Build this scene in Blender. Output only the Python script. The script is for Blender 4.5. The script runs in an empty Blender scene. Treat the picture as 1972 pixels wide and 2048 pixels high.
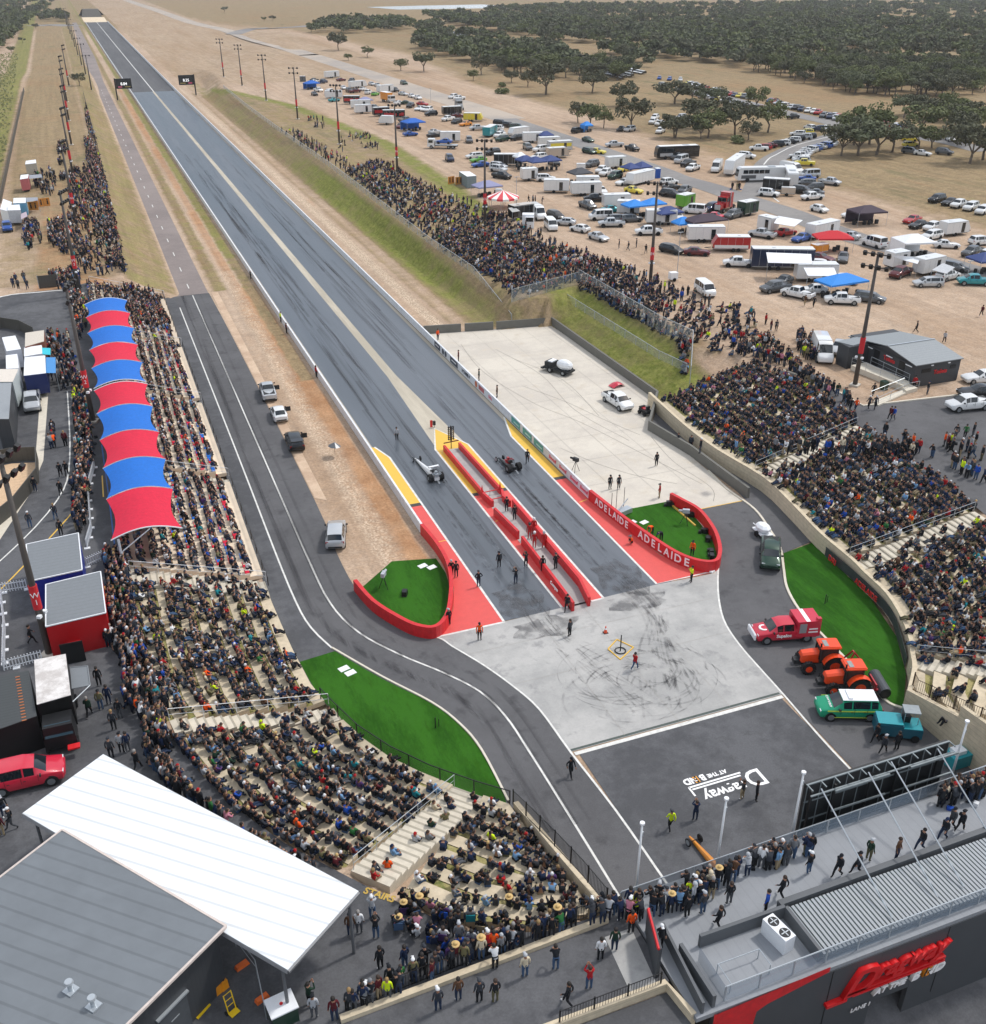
import bpy, bmesh, math, random
import numpy as np
from mathutils import Vector, Matrix, Euler
from mathutils.geometry import tessellate_polygon
R=math.radians; rnd=random.Random(7); SC=bpy.context.scene; COL=SC.collection
# ---------------------------------------------------------------- camera
CAMH=50.0; PIT=R(28.4); YAW=R(-21.2); FPX=2030.0
cam_d=bpy.data.cameras.new('camera'); cam=bpy.data.objects.new('camera',cam_d); COL.objects.link(cam)
cam.location=(0,0,CAMH); cam.rotation_euler=(math.pi/2-PIT,0,YAW)
cam_d.sensor_fit='HORIZONTAL'; cam_d.sensor_width=36; cam_d.lens=36*FPX/1972; cam_d.clip_start=.5; cam_d.clip_end=20000
SC.camera=cam
# ---------------------------------------------------------------- light
SUN_AZ=R(80); SUN_EL=R(56)
W=bpy.data.worlds.new('World'); SC.world=W; W.use_nodes=True
nt=W.node_tree; bg=nt.nodes['Background']; bg.inputs[1].default_value=.15
sky=nt.nodes.new('ShaderNodeTexSky'); sky.sky_type='NISHITA'; sky.sun_disc=False
sky.sun_elevation=SUN_EL; sky.sun_rotation=SUN_AZ; sky.dust_density=2.5; sky.air_density=1.0
tc=nt.nodes.new('ShaderNodeTexCoord'); ns=nt.nodes.new('ShaderNodeTexNoise'); ns.inputs['Scale'].default_value=2.2; ns.inputs['Detail'].default_value=6
rp=nt.nodes.new('ShaderNodeValToRGB'); rp.color_ramp.elements[0].position=.38; rp.color_ramp.elements[1].position=.62
mx=nt.nodes.new('ShaderNodeMix'); mx.data_type='RGBA'
nt.links.new(tc.outputs['Generated'],ns.inputs['Vector']); nt.links.new(ns.outputs['Fac'],rp.inputs[0])
nt.links.new(rp.outputs[0],mx.inputs[0]); nt.links.new(sky.outputs[0],mx.inputs[6]); mx.inputs[7].default_value=(8.2,8.5,9.0,1)
nt.links.new(mx.outputs[2],bg.inputs[0])
sd=bpy.data.lights.new('sun','SUN'); sd.energy=2.3; sd.angle=R(5); sd.color=(1,.965,.92)
sun=bpy.data.objects.new('sun',sd); COL.objects.link(sun); sun.location=(0,0,200)
dirv=Vector((-math.sin(SUN_AZ)*math.cos(SUN_EL),-math.cos(SUN_AZ)*math.cos(SUN_EL),-math.sin(SUN_EL)))
sun.rotation_euler=dirv.to_track_quat('-Z','Y').to_euler()
SC.view_settings.view_transform='Standard'; SC.view_settings.look='None'; SC.view_settings.exposure=-0.12; SC.view_settings.gamma=1.0
SC.cycles.max_bounces=6; SC.cycles.transparent_max_bounces=12
# ---------------------------------------------------------------- photo measurements -> world
CR={'S':(0,0,1),'A':(660,900,2.859),'B':(660,400,2.859),'D':(1312,1448,2.859),'E':(660,1448,2.859),'F':(0,1448,2.859),'L':(0,900,2.859),'M':(0,400,2.859),'N':(1312,900,2.859),'O':(1312,300,2.859),'K':(1020,780,4.2886),'U':(0,0,2.859),'V':(560,0,2.483),'W':(1640,580,5.684),'X':(0,560,6.535),'Y':(0,280,6.29),'Z':(0,1300,4.666),
'1':(540,130,5.897),'2':(840,180,5.897),'3':(940,320,5.897),'4':(1100,220,5.897),'5':(1220,370,5.897),'6':(1380,270,5.897),'7':(1480,430,5.897),'8':(1652,370,5.897),'9':(1300,140,4.7175),'0':(1640,190,5.684),'Q':(1560,1230,6.29)}
def G(c,x,y,z=0.0):
 o=CR[c]; x=o[0]+x/o[2]; y=o[1]+y/o[2]
 u=(x-986)/FPX; v=(1024-y)/FPX
 dx,dy,dz=u,math.cos(PIT)+v*math.sin(PIT),-math.sin(PIT)+v*math.cos(PIT)
 cc,ss=math.cos(YAW),math.sin(YAW); t=(z-CAMH)/dz
 return Vector(((cc*dx-ss*dy)*t,(ss*dx+cc*dy)*t,z))
def PRJ(p):
 cc,ss=math.cos(-YAW),math.sin(-YAW); x=cc*p[0]-ss*p[1]; y=ss*p[0]+cc*p[1]; z=p[2]-CAMH
 dz=y*math.cos(PIT)-z*math.sin(PIT); v=y*math.sin(PIT)+z*math.cos(PIT)
 return 986+FPX*x/dz,1024-FPX*v/dz,dz
# ---------------------------------------------------------------- materials
MATS={}
def srgb(c):
 if isinstance(c,str):
  c=[int(c[i:i+2],16)/255 for i in (0,2,4)]
  return tuple(v/12.92 if v<=.04045 else ((v+.055)/1.055)**2.4 for v in c)
 return tuple(c)
def mat(name,col,rough=.6,metal=0,noise=.12,scale=3,alpha=1,emit=0,spec=.5,bump=0,stripes=None):
 if name in MATS: return MATS[name]
 m=bpy.data.materials.new(name); m.use_nodes=True; t=m.node_tree; b=t.nodes['Principled BSDF']
 col=srgb(col); b.inputs['Roughness'].default_value=rough; b.inputs['Metallic'].default_value=metal; b.inputs['Specular IOR Level'].default_value=spec
 b.inputs['Base Color'].default_value=(*col,1)
 if noise or stripes:
  g=t.nodes.new('ShaderNodeNewGeometry'); n=t.nodes.new('ShaderNodeTexNoise'); n.inputs['Scale'].default_value=scale; n.inputs['Detail'].default_value=6; n.inputs['Roughness'].default_value=.65
  t.links.new(g.outputs['Position'],n.inputs['Vector'])
  mr=t.nodes.new('ShaderNodeMapRange'); mr.inputs[1].default_value=.3; mr.inputs[2].default_value=.7; mr.inputs[3].default_value=1-noise; mr.inputs[4].default_value=1+noise
  t.links.new(n.outputs['Fac'],mr.inputs[0]); vm=t.nodes.new('ShaderNodeVectorMath'); vm.operation='SCALE'; vm.inputs[0].default_value=col
  fac=mr.outputs[0]
  if stripes:
   ax,per,dep=stripes; sx=t.nodes.new('ShaderNodeVectorMath'); sx.operation='DOT_PRODUCT'; sx.inputs[1].default_value=ax
   t.links.new(g.outputs['Position'],sx.inputs[0]); s1=t.nodes.new('ShaderNodeMath'); s1.operation='MULTIPLY'; s1.inputs[1].default_value=1/per; t.links.new(sx.outputs['Value'],s1.inputs[0])
   s2=t.nodes.new('ShaderNodeMath'); s2.operation='FRACT'; t.links.new(s1.outputs[0],s2.inputs[0]); s3=t.nodes.new('ShaderNodeMath'); s3.operation='LESS_THAN'; s3.inputs[1].default_value=.16; t.links.new(s2.outputs[0],s3.inputs[0])
   s4=t.nodes.new('ShaderNodeMath'); s4.operation='MULTIPLY_ADD'; s4.inputs[1].default_value=-dep; s4.inputs[2].default_value=1; t.links.new(s3.outputs[0],s4.inputs[0])
   s5=t.nodes.new('ShaderNodeMath'); s5.operation='MULTIPLY'; t.links.new(s4.outputs[0],s5.inputs[0]); t.links.new(fac,s5.inputs[1]); fac=s5.outputs[0]
  t.links.new(fac,vm.inputs['Scale']); t.links.new(vm.outputs[0],b.inputs['Base Color'])
  if bump:
   bp=t.nodes.new('ShaderNodeBump'); bp.inputs['Strength'].default_value=bump; bp.inputs['Distance'].default_value=.05; t.links.new(n.outputs['Fac'],bp.inputs['Height']); t.links.new(bp.outputs[0],b.inputs['Normal'])
 if alpha<1: b.inputs['Alpha'].default_value=alpha
 if emit: b.inputs['Emission Color'].default_value=(*col,1); b.inputs['Emission Strength'].default_value=emit
 MATS[name]=m; return m
def nodes(m):
 t=m.node_tree; return t,t.nodes,t.links,t.nodes['Principled BSDF']
def patchy(name,c1,c2,s1=.05,s2=.9,stretch=(1,1,1),rough=.85,fine=.12,spec=.3,lo=.4,hi=.6,c3=None,r2=None,bump=0):
 """two-scale noise between two colours, in world space"""
 m=bpy.data.materials.new(name); m.use_nodes=True; t,N,L,b=nodes(m)
 g=N.new('ShaderNodeNewGeometry'); mp=N.new('ShaderNodeMapping'); mp.inputs['Scale'].default_value=stretch; L.new(g.outputs['Position'],mp.inputs[0])
 def noise(s,src,d=7):
  n=N.new('ShaderNodeTexNoise'); n.inputs['Scale'].default_value=s; n.inputs['Detail'].default_value=d; n.inputs['Roughness'].default_value=.62; L.new(src,n.inputs['Vector']); return n
 a=noise(s1,mp.outputs[0]); f=noise(s2,mp.outputs[0])
 ad=N.new('ShaderNodeMath'); ad.operation='MULTIPLY_ADD'; ad.inputs[1].default_value=.35; L.new(f.outputs['Fac'],ad.inputs[0]); L.new(a.outputs['Fac'],ad.inputs[2])
 mr=N.new('ShaderNodeMapRange'); mr.inputs[1].default_value=lo+.175; mr.inputs[2].default_value=hi+.175; L.new(ad.outputs[0],mr.inputs[0])
 mx=N.new('ShaderNodeMix'); mx.data_type='RGBA'; mx.inputs[6].default_value=(*srgb(c1),1); mx.inputs[7].default_value=(*srgb(c2),1); L.new(mr.outputs[0],mx.inputs[0]); out=mx.outputs[2]
 if c3:
  h=noise(s1*4.3,mp.outputs[0]); m3=N.new('ShaderNodeMapRange'); m3.inputs[1].default_value=.56; m3.inputs[2].default_value=.68; L.new(h.outputs['Fac'],m3.inputs[0])
  x3=N.new('ShaderNodeMix'); x3.data_type='RGBA'; L.new(m3.outputs[0],x3.inputs[0]); L.new(out,x3.inputs[6]); x3.inputs[7].default_value=(*srgb(c3),1); out=x3.outputs[2]
 h=noise(s2*7,g.outputs['Position'],4); mh=N.new('ShaderNodeMapRange'); mh.inputs[1].default_value=.3; mh.inputs[2].default_value=.7; mh.inputs[3].default_value=1-fine; mh.inputs[4].default_value=1+fine; L.new(h.outputs['Fac'],mh.inputs[0])
 vm=N.new('ShaderNodeVectorMath'); vm.operation='SCALE'; L.new(out,vm.inputs[0]); L.new(mh.outputs[0],vm.inputs['Scale']); L.new(vm.outputs[0],b.inputs['Base Color'])
 b.inputs['Roughness'].default_value=rough; b.inputs['Specular IOR Level'].default_value=spec
 if r2 is not None:
  mr2=N.new('ShaderNodeMapRange'); mr2.inputs[3].default_value=rough; mr2.inputs[4].default_value=r2; L.new(mr.outputs[0],mr2.inputs[0]); L.new(mr2.outputs[0],b.inputs['Roughness'])
 if bump:
  bp=N.new('ShaderNodeBump'); bp.inputs['Strength'].default_value=bump; bp.inputs['Distance'].default_value=.15; L.new(h.outputs['Fac'],bp.inputs['Height']); L.new(bp.outputs[0],b.inputs['Normal'])
 MATS[name]=m; return m
# ---------------------------------------------------------------- mesh helpers
USED={}
def tag(o,label=None,cat=None,group=None,kind=None):
 if label:
  label=' '.join(label.split()); o['label']=label
 if cat: o['category']=cat
 if group: o['group']=group
 if kind: o['kind']=kind
 return o
def link(o,parent=None):
 COL.objects.link(o)
 if parent: o.parent=parent
 return o
def empty(name,loc,rz=0,**k):
 o=bpy.data.objects.new(name,None); COL.objects.link(o); o.location=loc; o.rotation_euler=(0,0,rz); o.empty_display_size=.3
 return tag(o,**k)
class MB:
 def __init__(s): s.v=[]; s.f=[]; s.m=[]
 def add(s,vs,fs,mi=0):
  b=len(s.v); s.v+= [tuple(v) for v in vs]; s.f+=[tuple(b+i for i in f) for f in fs]; s.m+=[mi]*len(fs); return s
 def box(s,c,d,rz=0,mi=0,taper=1,M=None):
  hx,hy,hz=d[0]/2,d[1]/2,d[2]/2; vs=[]
  for z,k in ((-hz,1),(hz,taper)):
   for x,y in ((-hx,-hy),(hx,-hy),(hx,hy),(-hx,hy)): vs.append(Vector((x*k,y*k,z)))
  T=Matrix.Translation(c)@Matrix.Rotation(rz,4,'Z')
  if M is not None: T=Matrix.Translation(c)@M
  vs=[T@v for v in vs]
  return s.add(vs,[(0,3,2,1),(4,5,6,7),(0,1,5,4),(1,2,6,5),(2,3,7,6),(3,0,4,7)],mi)
 def cyl(s,p0,p1,r0,r1=None,n=8,mi=0,cap=True):
  if r1 is None: r1=r0
  p0,p1=Vector(p0),Vector(p1); d=(p1-p0).normalized(); a=d.orthogonal().normalized(); b=d.cross(a)
  vs=[]
  for p,r in ((p0,r0),(p1,r1)):
   for i in range(n):
    t=2*math.pi*i/n; vs.append(p+a*math.cos(t)*r+b*math.sin(t)*r)
  fs=[(i,(i+1)%n,n+(i+1)%n,n+i) for i in range(n)]
  if cap: fs+=[tuple(range(n-1,-1,-1)),tuple(range(n,2*n))]
  return s.add(vs,fs,mi)
 def quad(s,a,b,c,d,mi=0): return s.add([a,b,c,d],[(0,1,2,3)],mi)
 def prism(s,poly,z0,z1,mi=0,mtop=None):
  n=len(poly); vs=[(p[0],p[1],z0) for p in poly]+[(p[0],p[1],z1) for p in poly]
  tri=tessellate_polygon([[Vector((p[0],p[1],0)) for p in poly]])
  area=sum(poly[i][0]*poly[(i+1)%n][1]-poly[(i+1)%n][0]*poly[i][1] for i in range(n))
  fs=[(i,(i+1)%n,n+(i+1)%n,n+i) if area>0 else ((i+1)%n,i,n+i,n+(i+1)%n) for i in range(n)]
  s.add(vs,fs,mi); b=len(s.v)
  s.add(vs[n:],[t for t in tri],mi if mtop is None else mtop); return s
 def grid(s,rows,mi=0,closed=False):
  n=len(rows[0]); vs=[p for r in rows for p in r]; fs=[]
  for j in range(len(rows)-1):
   for i in range(n if closed else n-1):
    k=(i+1)%n; fs.append((j*n+i,j*n+k,(j+1)*n+k,(j+1)*n+i))
  return s.add(vs,fs,mi)
 def ell(s,c,r,n=8,m=5,mi=0):
  rows=[[(c[0]+r[0]*math.sin(math.pi*j/m)*math.cos(2*math.pi*i/n),c[1]+r[1]*math.sin(math.pi*j/m)*math.sin(2*math.pi*i/n),c[2]+r[2]*math.cos(math.pi*j/m)) for i in range(n)] for j in range(m+1)]
  return s.grid([list(reversed(q)) for q in rows],mi,True)
 def mesh(s,name,mats,smooth=False):
  me=bpy.data.meshes.new(name); me.from_pydata([tuple(v) for v in s.v],[],s.f)
  for m in (mats if isinstance(mats,(list,tuple)) else [mats]): me.materials.append(m)
  me.polygons.foreach_set('material_index',s.m)
  if smooth: me.polygons.foreach_set('use_smooth',[True]*len(s.f))
  me.update(); return me
 def build(s,name,mats,parent=None,loc=None,rz=0,smooth=False,**k):
  if not s.v: return None
  o=bpy.data.objects.new(name,s.mesh(name,mats,smooth)); link(o,parent)
  if loc is not None: o.location=loc
  o.rotation_euler=(0,0,rz)
  return tag(o,**k)
def smooth_angle(me,deg=40):
 bm=bmesh.new(); bm.from_mesh(me); bmesh.ops.remove_doubles(bm,verts=bm.verts,dist=.0005); bmesh.ops.recalc_face_normals(bm,faces=bm.faces)
 for f in bm.faces: f.smooth=True
 for e in bm.edges:
  if len(e.link_faces)!=2 or e.calc_face_angle(0)>R(deg): e.smooth=False
 bm.to_mesh(me); bm.free()
def lerp(a,b,t): return a+(b-a)*t
def resample(pts,n):
 P=[Vector(p) for p in pts]; d=[0]
 for i in range(1,len(P)): d.append(d[-1]+(P[i]-P[i-1]).length)
 out=[]; 
 for k in range(n):
  t=d[-1]*k/(n-1); i=1
  while i<len(d)-1 and d[i]<t: i+=1
  out.append(P[i-1].lerp(P[i],(t-d[i-1])/max(1e-9,d[i]-d[i-1])))
 return out
def spline(pts,per=6):
 P=[Vector(p) for p in pts]; out=[]
 for i in range(len(P)-1):
  p0=P[max(0,i-1)];p1=P[i];p2=P[i+1];p3=P[min(len(P)-1,i+2)]
  for k in range(per):
   t=k/per; out.append(.5*((2*p1)+(p2-p0)*t+(2*p0-5*p1+4*p2-p3)*t*t+(3*p1-p0-3*p2+p3)*t**3))
 out.append(P[-1]); return out
def V3(pts,z=0): return [Vector((p[0],p[1],p[2] if len(p)>2 else z)) for p in pts]
def sheet(name,pts,z,m,**k):
 k.setdefault('kind','structure'); b=MB(); P=[Vector((p[0],p[1],0)) for p in pts]
 tri=tessellate_polygon([P]); vs=[(p.x,p.y,z) for p in P]; fs=[]
 for t in tri:
  a,bb,c=[P[i] for i in t]; fs.append(t if (bb-a).cross(c-a).z>0 else t[::-1])
 b.add(vs,fs); return b.build(name,m,**k)
def offset(pts,d):
 P=[Vector(p) for p in pts]; out=[]
 for i,p in enumerate(P):
  a=P[max(0,i-1)];b=P[min(len(P)-1,i+1)]; t=(b-a); t.z=0; t.normalize(); out.append(p+Vector((-t.y,t.x,0))*d)
 return out
def ribbon(b,pts,w,dz=0,mi=0,per=1):
 P=[Vector(p)+Vector((0,0,dz)) for p in pts]
 b.grid([[a,c] for a,c in zip(offset(P,-w/2),offset(P,w/2))],mi); return b
def wallmesh(b,pts,h,t,mi=0,z0=None,cap=None,base=0):
 """wall of height h following pts (its foot), thickness t"""
 P=[Vector(p) for p in pts]; A=offset(P,-t/2); B=offset(P,t/2); n=len(P)
 hs=h if isinstance(h,(list,tuple)) else [h]*n
 rows=[]
 for i in range(n):
  rows.append([A[i]-Vector((0,0,base)),A[i]+Vector((0,0,hs[i])),B[i]+Vector((0,0,hs[i])),B[i]-Vector((0,0,base))])
 vs=[p for r in rows for p in r]; 
 side=[];top=[]
 for i in range(n-1):
  for k in (0,2): side.append((i*4+k+1,i*4+k,(i+1)*4+k,(i+1)*4+k+1))
  top.append((i*4+2,i*4+1,(i+1)*4+1,(i+1)*4+2))
 side+=[(0,1,2,3),((n-1)*4+3,(n-1)*4+2,(n-1)*4+1,(n-1)*4)]
 bb=len(b.v); b.v+=[tuple(v) for v in vs]
 for f in side: b.f.append(tuple(bb+i for i in f)); b.m.append(mi)
 for f in top: b.f.append(tuple(bb+i for i in f)); b.m.append(mi if cap is None else cap)
 return b
def text(name,s,size,m,parent=None,loc=(0,0,0),rot=(0,0,0),depth=.01,shear=0,align='CENTER',M=None,space=1,bold=.0,**k):
 c=bpy.data.curves.new(name,'FONT'); c.body=s; c.size=size; c.extrude=depth; c.shear=shear; c.align_x=align; c.align_y='CENTER'; c.offset=bold; c.space_character=space; c.resolution_u=3
 o=bpy.data.objects.new(name+'_tmp',c); COL.objects.link(o); bpy.context.view_layer.update()
 me=bpy.data.meshes.new_from_object(o.evaluated_get(bpy.context.evaluated_depsgraph_get())); bpy.data.objects.remove(o); 
 me.materials.clear(); me.materials.append(m); me.name=name
 ob=bpy.data.objects.new(name,me); link(ob,parent)
 if M is not None: ob.matrix_local=M
 else: ob.location=loc; ob.rotation_euler=rot
 return tag(ob,**k)
ORD=['first','second','third','fourth','fifth','sixth','seventh','eighth','ninth','tenth','eleventh','twelfth','thirteenth','fourteenth','fifteenth','sixteenth','seventeenth','eighteenth','nineteenth','twentieth']
TEN={20:'twenty',30:'thirty',40:'forty',50:'fifty',60:'sixty',70:'seventy',80:'eighty',90:'ninety'}
def ordn(n):
 if n<=20: return ORD[n-1]
 if n>=100: return ('one hundred and '+ordn(n-100)) if n>100 else 'hundredth'
 t,u=n//10*10,n%10
 return TEN[t]+'-'+ORD[u-1] if u else TEN[t][:-1]+'ieth'
# ---------------------------------------------------------------- ground
ZC=4.0
ASPH=patchy('asphalt','545456','5e5e60',.12,1.5,rough=.85,fine=.13,spec=.3,c3='4a4a4c')
ASPH2=patchy('old_asphalt','4b4c4f','5c5d60',.15,1.2,rough=.8,fine=.13,c3='4e4f51')
ASPHR=patchy('brown_asphalt','7d7471','8b817d',.05,.9,rough=.85,fine=.05)
TRACK=patchy('rubbered_track','434a51','555c64',.25,1.5,stretch=(1,.05,1),rough=.3,fine=.05,spec=1.0,c3='42484f',r2=.44)
FARTR=patchy('dark_track','4c4c4e','585859',.2,1,stretch=(1,.06,1),rough=.7,fine=.05)
CONC=patchy('pale_concrete','bfb8ad','cdc6b9',.1,.9,rough=.8,fine=.04,c3='c2b9aa')
CONC2=patchy('worn_concrete','9b9b99','b0afac',.12,.8,rough=.7,fine=.05,c3='8f8f8e')
KERB=mat('kerb_concrete','cfc8b8',.8,noise=.08,scale=2)
LINE=mat('white_line_paint','d4d4cf',.6,noise=.2,scale=1.7)
YEL=mat('yellow_paint','dfb340',.5,noise=.05,scale=2)
REDP=mat('red_ground_paint','d1504b',.6,noise=.06,scale=1.5)
REDW=mat('red_wall_paint','c81f25',.45,noise=.16,scale=2.2)
WHW=mat('white_wall_paint','d6d9dc',.6,noise=.13,scale=1.6)
TURF=patchy('artificial_turf','234c10','32621a',.35,5,stretch=(1,.25,1),rough=.95,fine=.28,spec=.1,c3='2b5512')
BLOCK=mat('sandstone_block','c8baa0',.85,noise=.14,scale=2.2,stripes=((0,0,1),.4,.15))
TREAD=mat('terrace_concrete','e3d2ba',.85,noise=.07,scale=1.2)
TGRASS=patchy('terrace_grass','86824f','a89e70',.35,1.6,rough=.95,fine=.18,spec=.1,c3='6c7644')
STEELG=mat('galvanised_steel','b6bdc2',.4,.6,noise=.05)
DKGREY=mat('dark_grey_cladding','3a3d41',.55,noise=.05,scale=1,stripes=((1,1,0),.35,.12))
BLACKM=mat('black_metal','1b1c1e',.45,.2,noise=.05)
GWALL=mat('grey_barrier','66655f',.7,noise=.08,scale=1)
GLASSB=mat('balustrade_glass','8a9bab',.1,0,noise=0,alpha=.55)
PF=[(13.2,2500),(12.2,540),(11.3,313),(11.2,178),(9.2,177),(9.0,100),(8.9,78),(9.3,69),(9.6,64),(10.6,60),(11.6,57),(13.2,53.9),(15.2,51.1),(17.6,48.5),(19.7,46.6),(20.8,37.2),(21.3,34.0),(21.3,24),(21.3,-60),(60,-60),(51.6,35),(51.4,45.4),(54.6,48.7),(57.4,53.2),(59.3,58.9),(60.2,68),(62.2,80.2),(61.3,88.2),(62.2,103.3),(64.8,107),(64.9,140.6),(56,142),(54.8,195),(53,240),(52.5,314),(54,472),(60,540),(60,2500)]
PB=[(-4,2500),(5.2,540),(4.8,320),(4.0,230),(3.2,178),(-2.3,177),(-2.3,100),(-2.3,65),(-1.0,59),(.2,54),(2,49.5),(4.5,45.5),(7.2,42),(9.8,38.7),(12.5,35.7),(16,34.2),(19.6,33.9),(20.9,33.8),(21.0,26),(21.0,-60)]
PB2=[(68,-60),(53.0,33),(53.0,38),(57,40.5),(64,43),(70,51),(73.6,61),(75.5,70),(76.5,84),(78.3,95),(77,106),(74,112),(72.2,120.4),(72,147),(64,141),(59.5,143),(58.2,180),(58.3,218),(58.9,267),(59,334),(60,461),(66,540),(66,2500)]
def sd_poly(X,Y,poly):
 d=np.full(X.shape,1e9); ins=np.zeros(X.shape,bool); n=len(poly)
 for i in range(n):
  ax,ay=poly[i]; bx,by=poly[(i+1)%n]; ex,ey=bx-ax,by-ay; t=np.clip(((X-ax)*ex+(Y-ay)*ey)/(ex*ex+ey*ey+1e-12),0,1)
  d=np.minimum(d,np.hypot(X-ax-t*ex,Y-ay-t*ey))
  c=((ay>Y)!=(by>Y)); 
  with np.errstate(divide='ignore',invalid='ignore'): xi=(bx-ax)*(Y-ay)/(by-ay+1e-12)+ax
  ins^=c&(X<xi)
 return np.where(ins,-d,d)
def zt(X,Y,flat=False):
 X=np.asarray(X,float); Y=np.asarray(Y,float)
 a=sd_poly(X,Y,PF); b=sd_poly(X,Y,PB+PB2)   # b<0 inside the rim
 t=np.where(a<=0,0,np.where(b>=0,1,a/(a-b+1e-9)))
 k_=np.clip((X-75)/150,0,1); f=1-np.clip((Y-520-k_*380)/(120+k_*380),0,1); f=f*f*(3-2*f)
 z=ZC*t*f
 z=np.where((t>0)&(t<1)&(Y<178)&((X<12)|(Y<112)),z-.55,z)
 z=np.where((Y<28.3)&(X>-60)&(X<20.9),3.2,z); z=np.where((Y<27.3)&(X>20.9)&(X<90),-3.8,z)
 return z
def zat(x,y): return float(zt(np.array([x]),np.array([y]))[0])
def GT(c,x,y,dz=0.0):
 z=4.0
 for _ in range(4):
  p=G(c,x,y,z+dz); z=zat(p.x,p.y)
 p.z=z; return p
def axis(a,b,step,far0,far1,g=1.18):
 v=list(np.arange(a,b+.01,step)); s=step
 while v[-1]<far1: s*=g; v.append(v[-1]+s)
 s=step
 while v[0]>far0: s*=g; v.insert(0,v[0]-s)
 return v
xs=axis(-20,110,1,-5000,7000); ys=axis(22,200,1,-300,200,1.3)
ys=[y for y in ys if y<=200]; s=1.0
while ys[-1]<13000:
 s=min(s*1.03,4) if ys[-1]<700 else s*1.15
 ys.append(ys[-1]+s)
XX,YY=np.meshgrid(np.array(xs),np.array(ys)); ZZ=zt(XX,YY)-.03
nx,ny=len(xs),len(ys)
def band(v,a,b,w): return np.clip((v-a)/w,0,1)*np.clip((b-v)/w,0,1)
rng=np.random.RandomState(3)
gr=np.zeros_like(XX); gn=np.zeros_like(XX); rd=np.zeros_like(XX); pl=np.zeros_like(XX)
slopeL=band(XX,2.5,11.8,1)*(YY>178); gr=np.maximum(gr,slopeL*.8); gn=np.maximum(gn,slopeL*.30)
crowdL=band(XX,-19,5,3)*(YY>178); gr=np.maximum(gr,crowdL*(.55+.25*band(YY,230,3000,60)))
rd=np.maximum(rd,band(XX,-12,2,3)*band(YY,165,300,10)*.75)
fl=band(XX,-30,-18,2)*(YY>200); gr=np.maximum(gr,fl); gn=np.maximum(gn,fl*.6)
gr=np.maximum(gr,band(XX,16.8,20,.7)*(YY>178)*.9); gn=np.maximum(gn,band(XX,16.8,24.5,.6)*(YY>178)*.28)
gr=np.maximum(gr,band(XX,22.4,24.6,.5)*(YY>130)*.9); gn=np.maximum(gn,band(XX,22.4,24.6,.5)*(YY>200)*.55)
rd=np.maximum(rd,band(XX,19.5,23,1)*(YY>70)*(YY<560)*.6)
rd=np.maximum(rd,band(XX,22,25,1)*(YY>70)*(YY<180)*.8)
rd=np.maximum(rd,band(XX,45.5,50.5,1)*band(YY,138,520,5)*.35); pl=np.maximum(pl,band(XX,46,49.5,1)*band(YY,138,520,5)*.8)
pl=np.maximum(pl,band(XX,19.0,22.8,1.2)*band(YY,74,195,5)*.55)
gr=np.maximum(gr,band(XX,49.3,51.4,.7)*band(YY,142,500,8)*.6)
emb=band(XX,51.5,60,1.2)*band(YY,138,540,6); gr=np.maximum(gr,emb); gn=np.maximum(gn,emb*(.35+.45*band(YY,140,300,40))*band(XX,52,58.5,1.5))
emb2=band(XX,64,73,1.5)*band(YY,98,150,5); gr=np.maximum(gr,emb2); gn=np.maximum(gn,emb2*.75)
bx=np.interp(YY,[100,150,180,230,300,400,470],[80,76,80,84,88,80,62]); bank=np.clip((bx-XX)/4,0,1)*band(XX,57,200,1)*band(YY,105,500,10); gr=np.maximum(gr,bank*.75); gn=np.maximum(gn,bank*(.22+.5*band(bx-XX,0,9,3)*(YY>200)))
rx=np.interp(YY,[60,118,160,219,260,330,450,600,900,1200],[175,150,147,148,146,150,150,170,160,130]); fld=np.clip((XX-rx-8)/12,0,1); gr=np.maximum(gr,fld*.95); gn=np.maximum(gn,fld*.08)
rd=np.maximum(rd,fld*.25)
far=np.clip((YY-900)/200,0,1); gr=np.maximum(gr,far*.85)
dirt=np.clip((YY-480)/60,0,1)*band(XX,46,rx-8,6)*(1-far); gr=np.where((YY>480)&(XX>50)&(XX<rx),.42,gr)
lw=np.clip((XX+42)/4,0,1); rd=np.maximum(rd,(1-lw)*.7); gr=gr*np.where(XX<-34,.35,1)
me=bpy.data.meshes.new('ground'); v=np.stack([XX,YY,ZZ],-1).reshape(-1,3)
idx=np.arange(nx*ny).reshape(ny,nx); q=np.stack([idx[:-1,:-1],idx[:-1,1:],idx[1:,1:],idx[1:,:-1]],-1).reshape(-1,4)
def fastmesh(me,v,q,mi=None,k=4,smooth=False):
 me.vertices.add(len(v)); me.vertices.foreach_set('co',np.ascontiguousarray(v,dtype=np.float32).ravel())
 me.loops.add(len(q)*k); me.loops.foreach_set('vertex_index',q.astype(np.int32).ravel())
 me.polygons.add(len(q)); me.polygons.foreach_set('loop_start',np.arange(0,len(q)*k,k,dtype=np.int32)); me.polygons.foreach_set('loop_total',np.full(len(q),k,dtype=np.int32))
 if mi is not None: me.polygons.foreach_set('material_index',mi.astype(np.int32))
 if smooth: me.polygons.foreach_set('use_smooth',np.ones(len(q),bool))
 me.update(calc_edges=True); return me
fastmesh(me,v,q,smooth=True)
ca=me.color_attributes.new('cover','FLOAT_COLOR','POINT'); ca.data.foreach_set('color',np.stack([gr,gn,rd,pl],-1).astype(np.float32).ravel())
gm=bpy.data.materials.new('earth_and_grass'); gm.use_nodes=True; t,N,L,b=nodes(gm)
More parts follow.
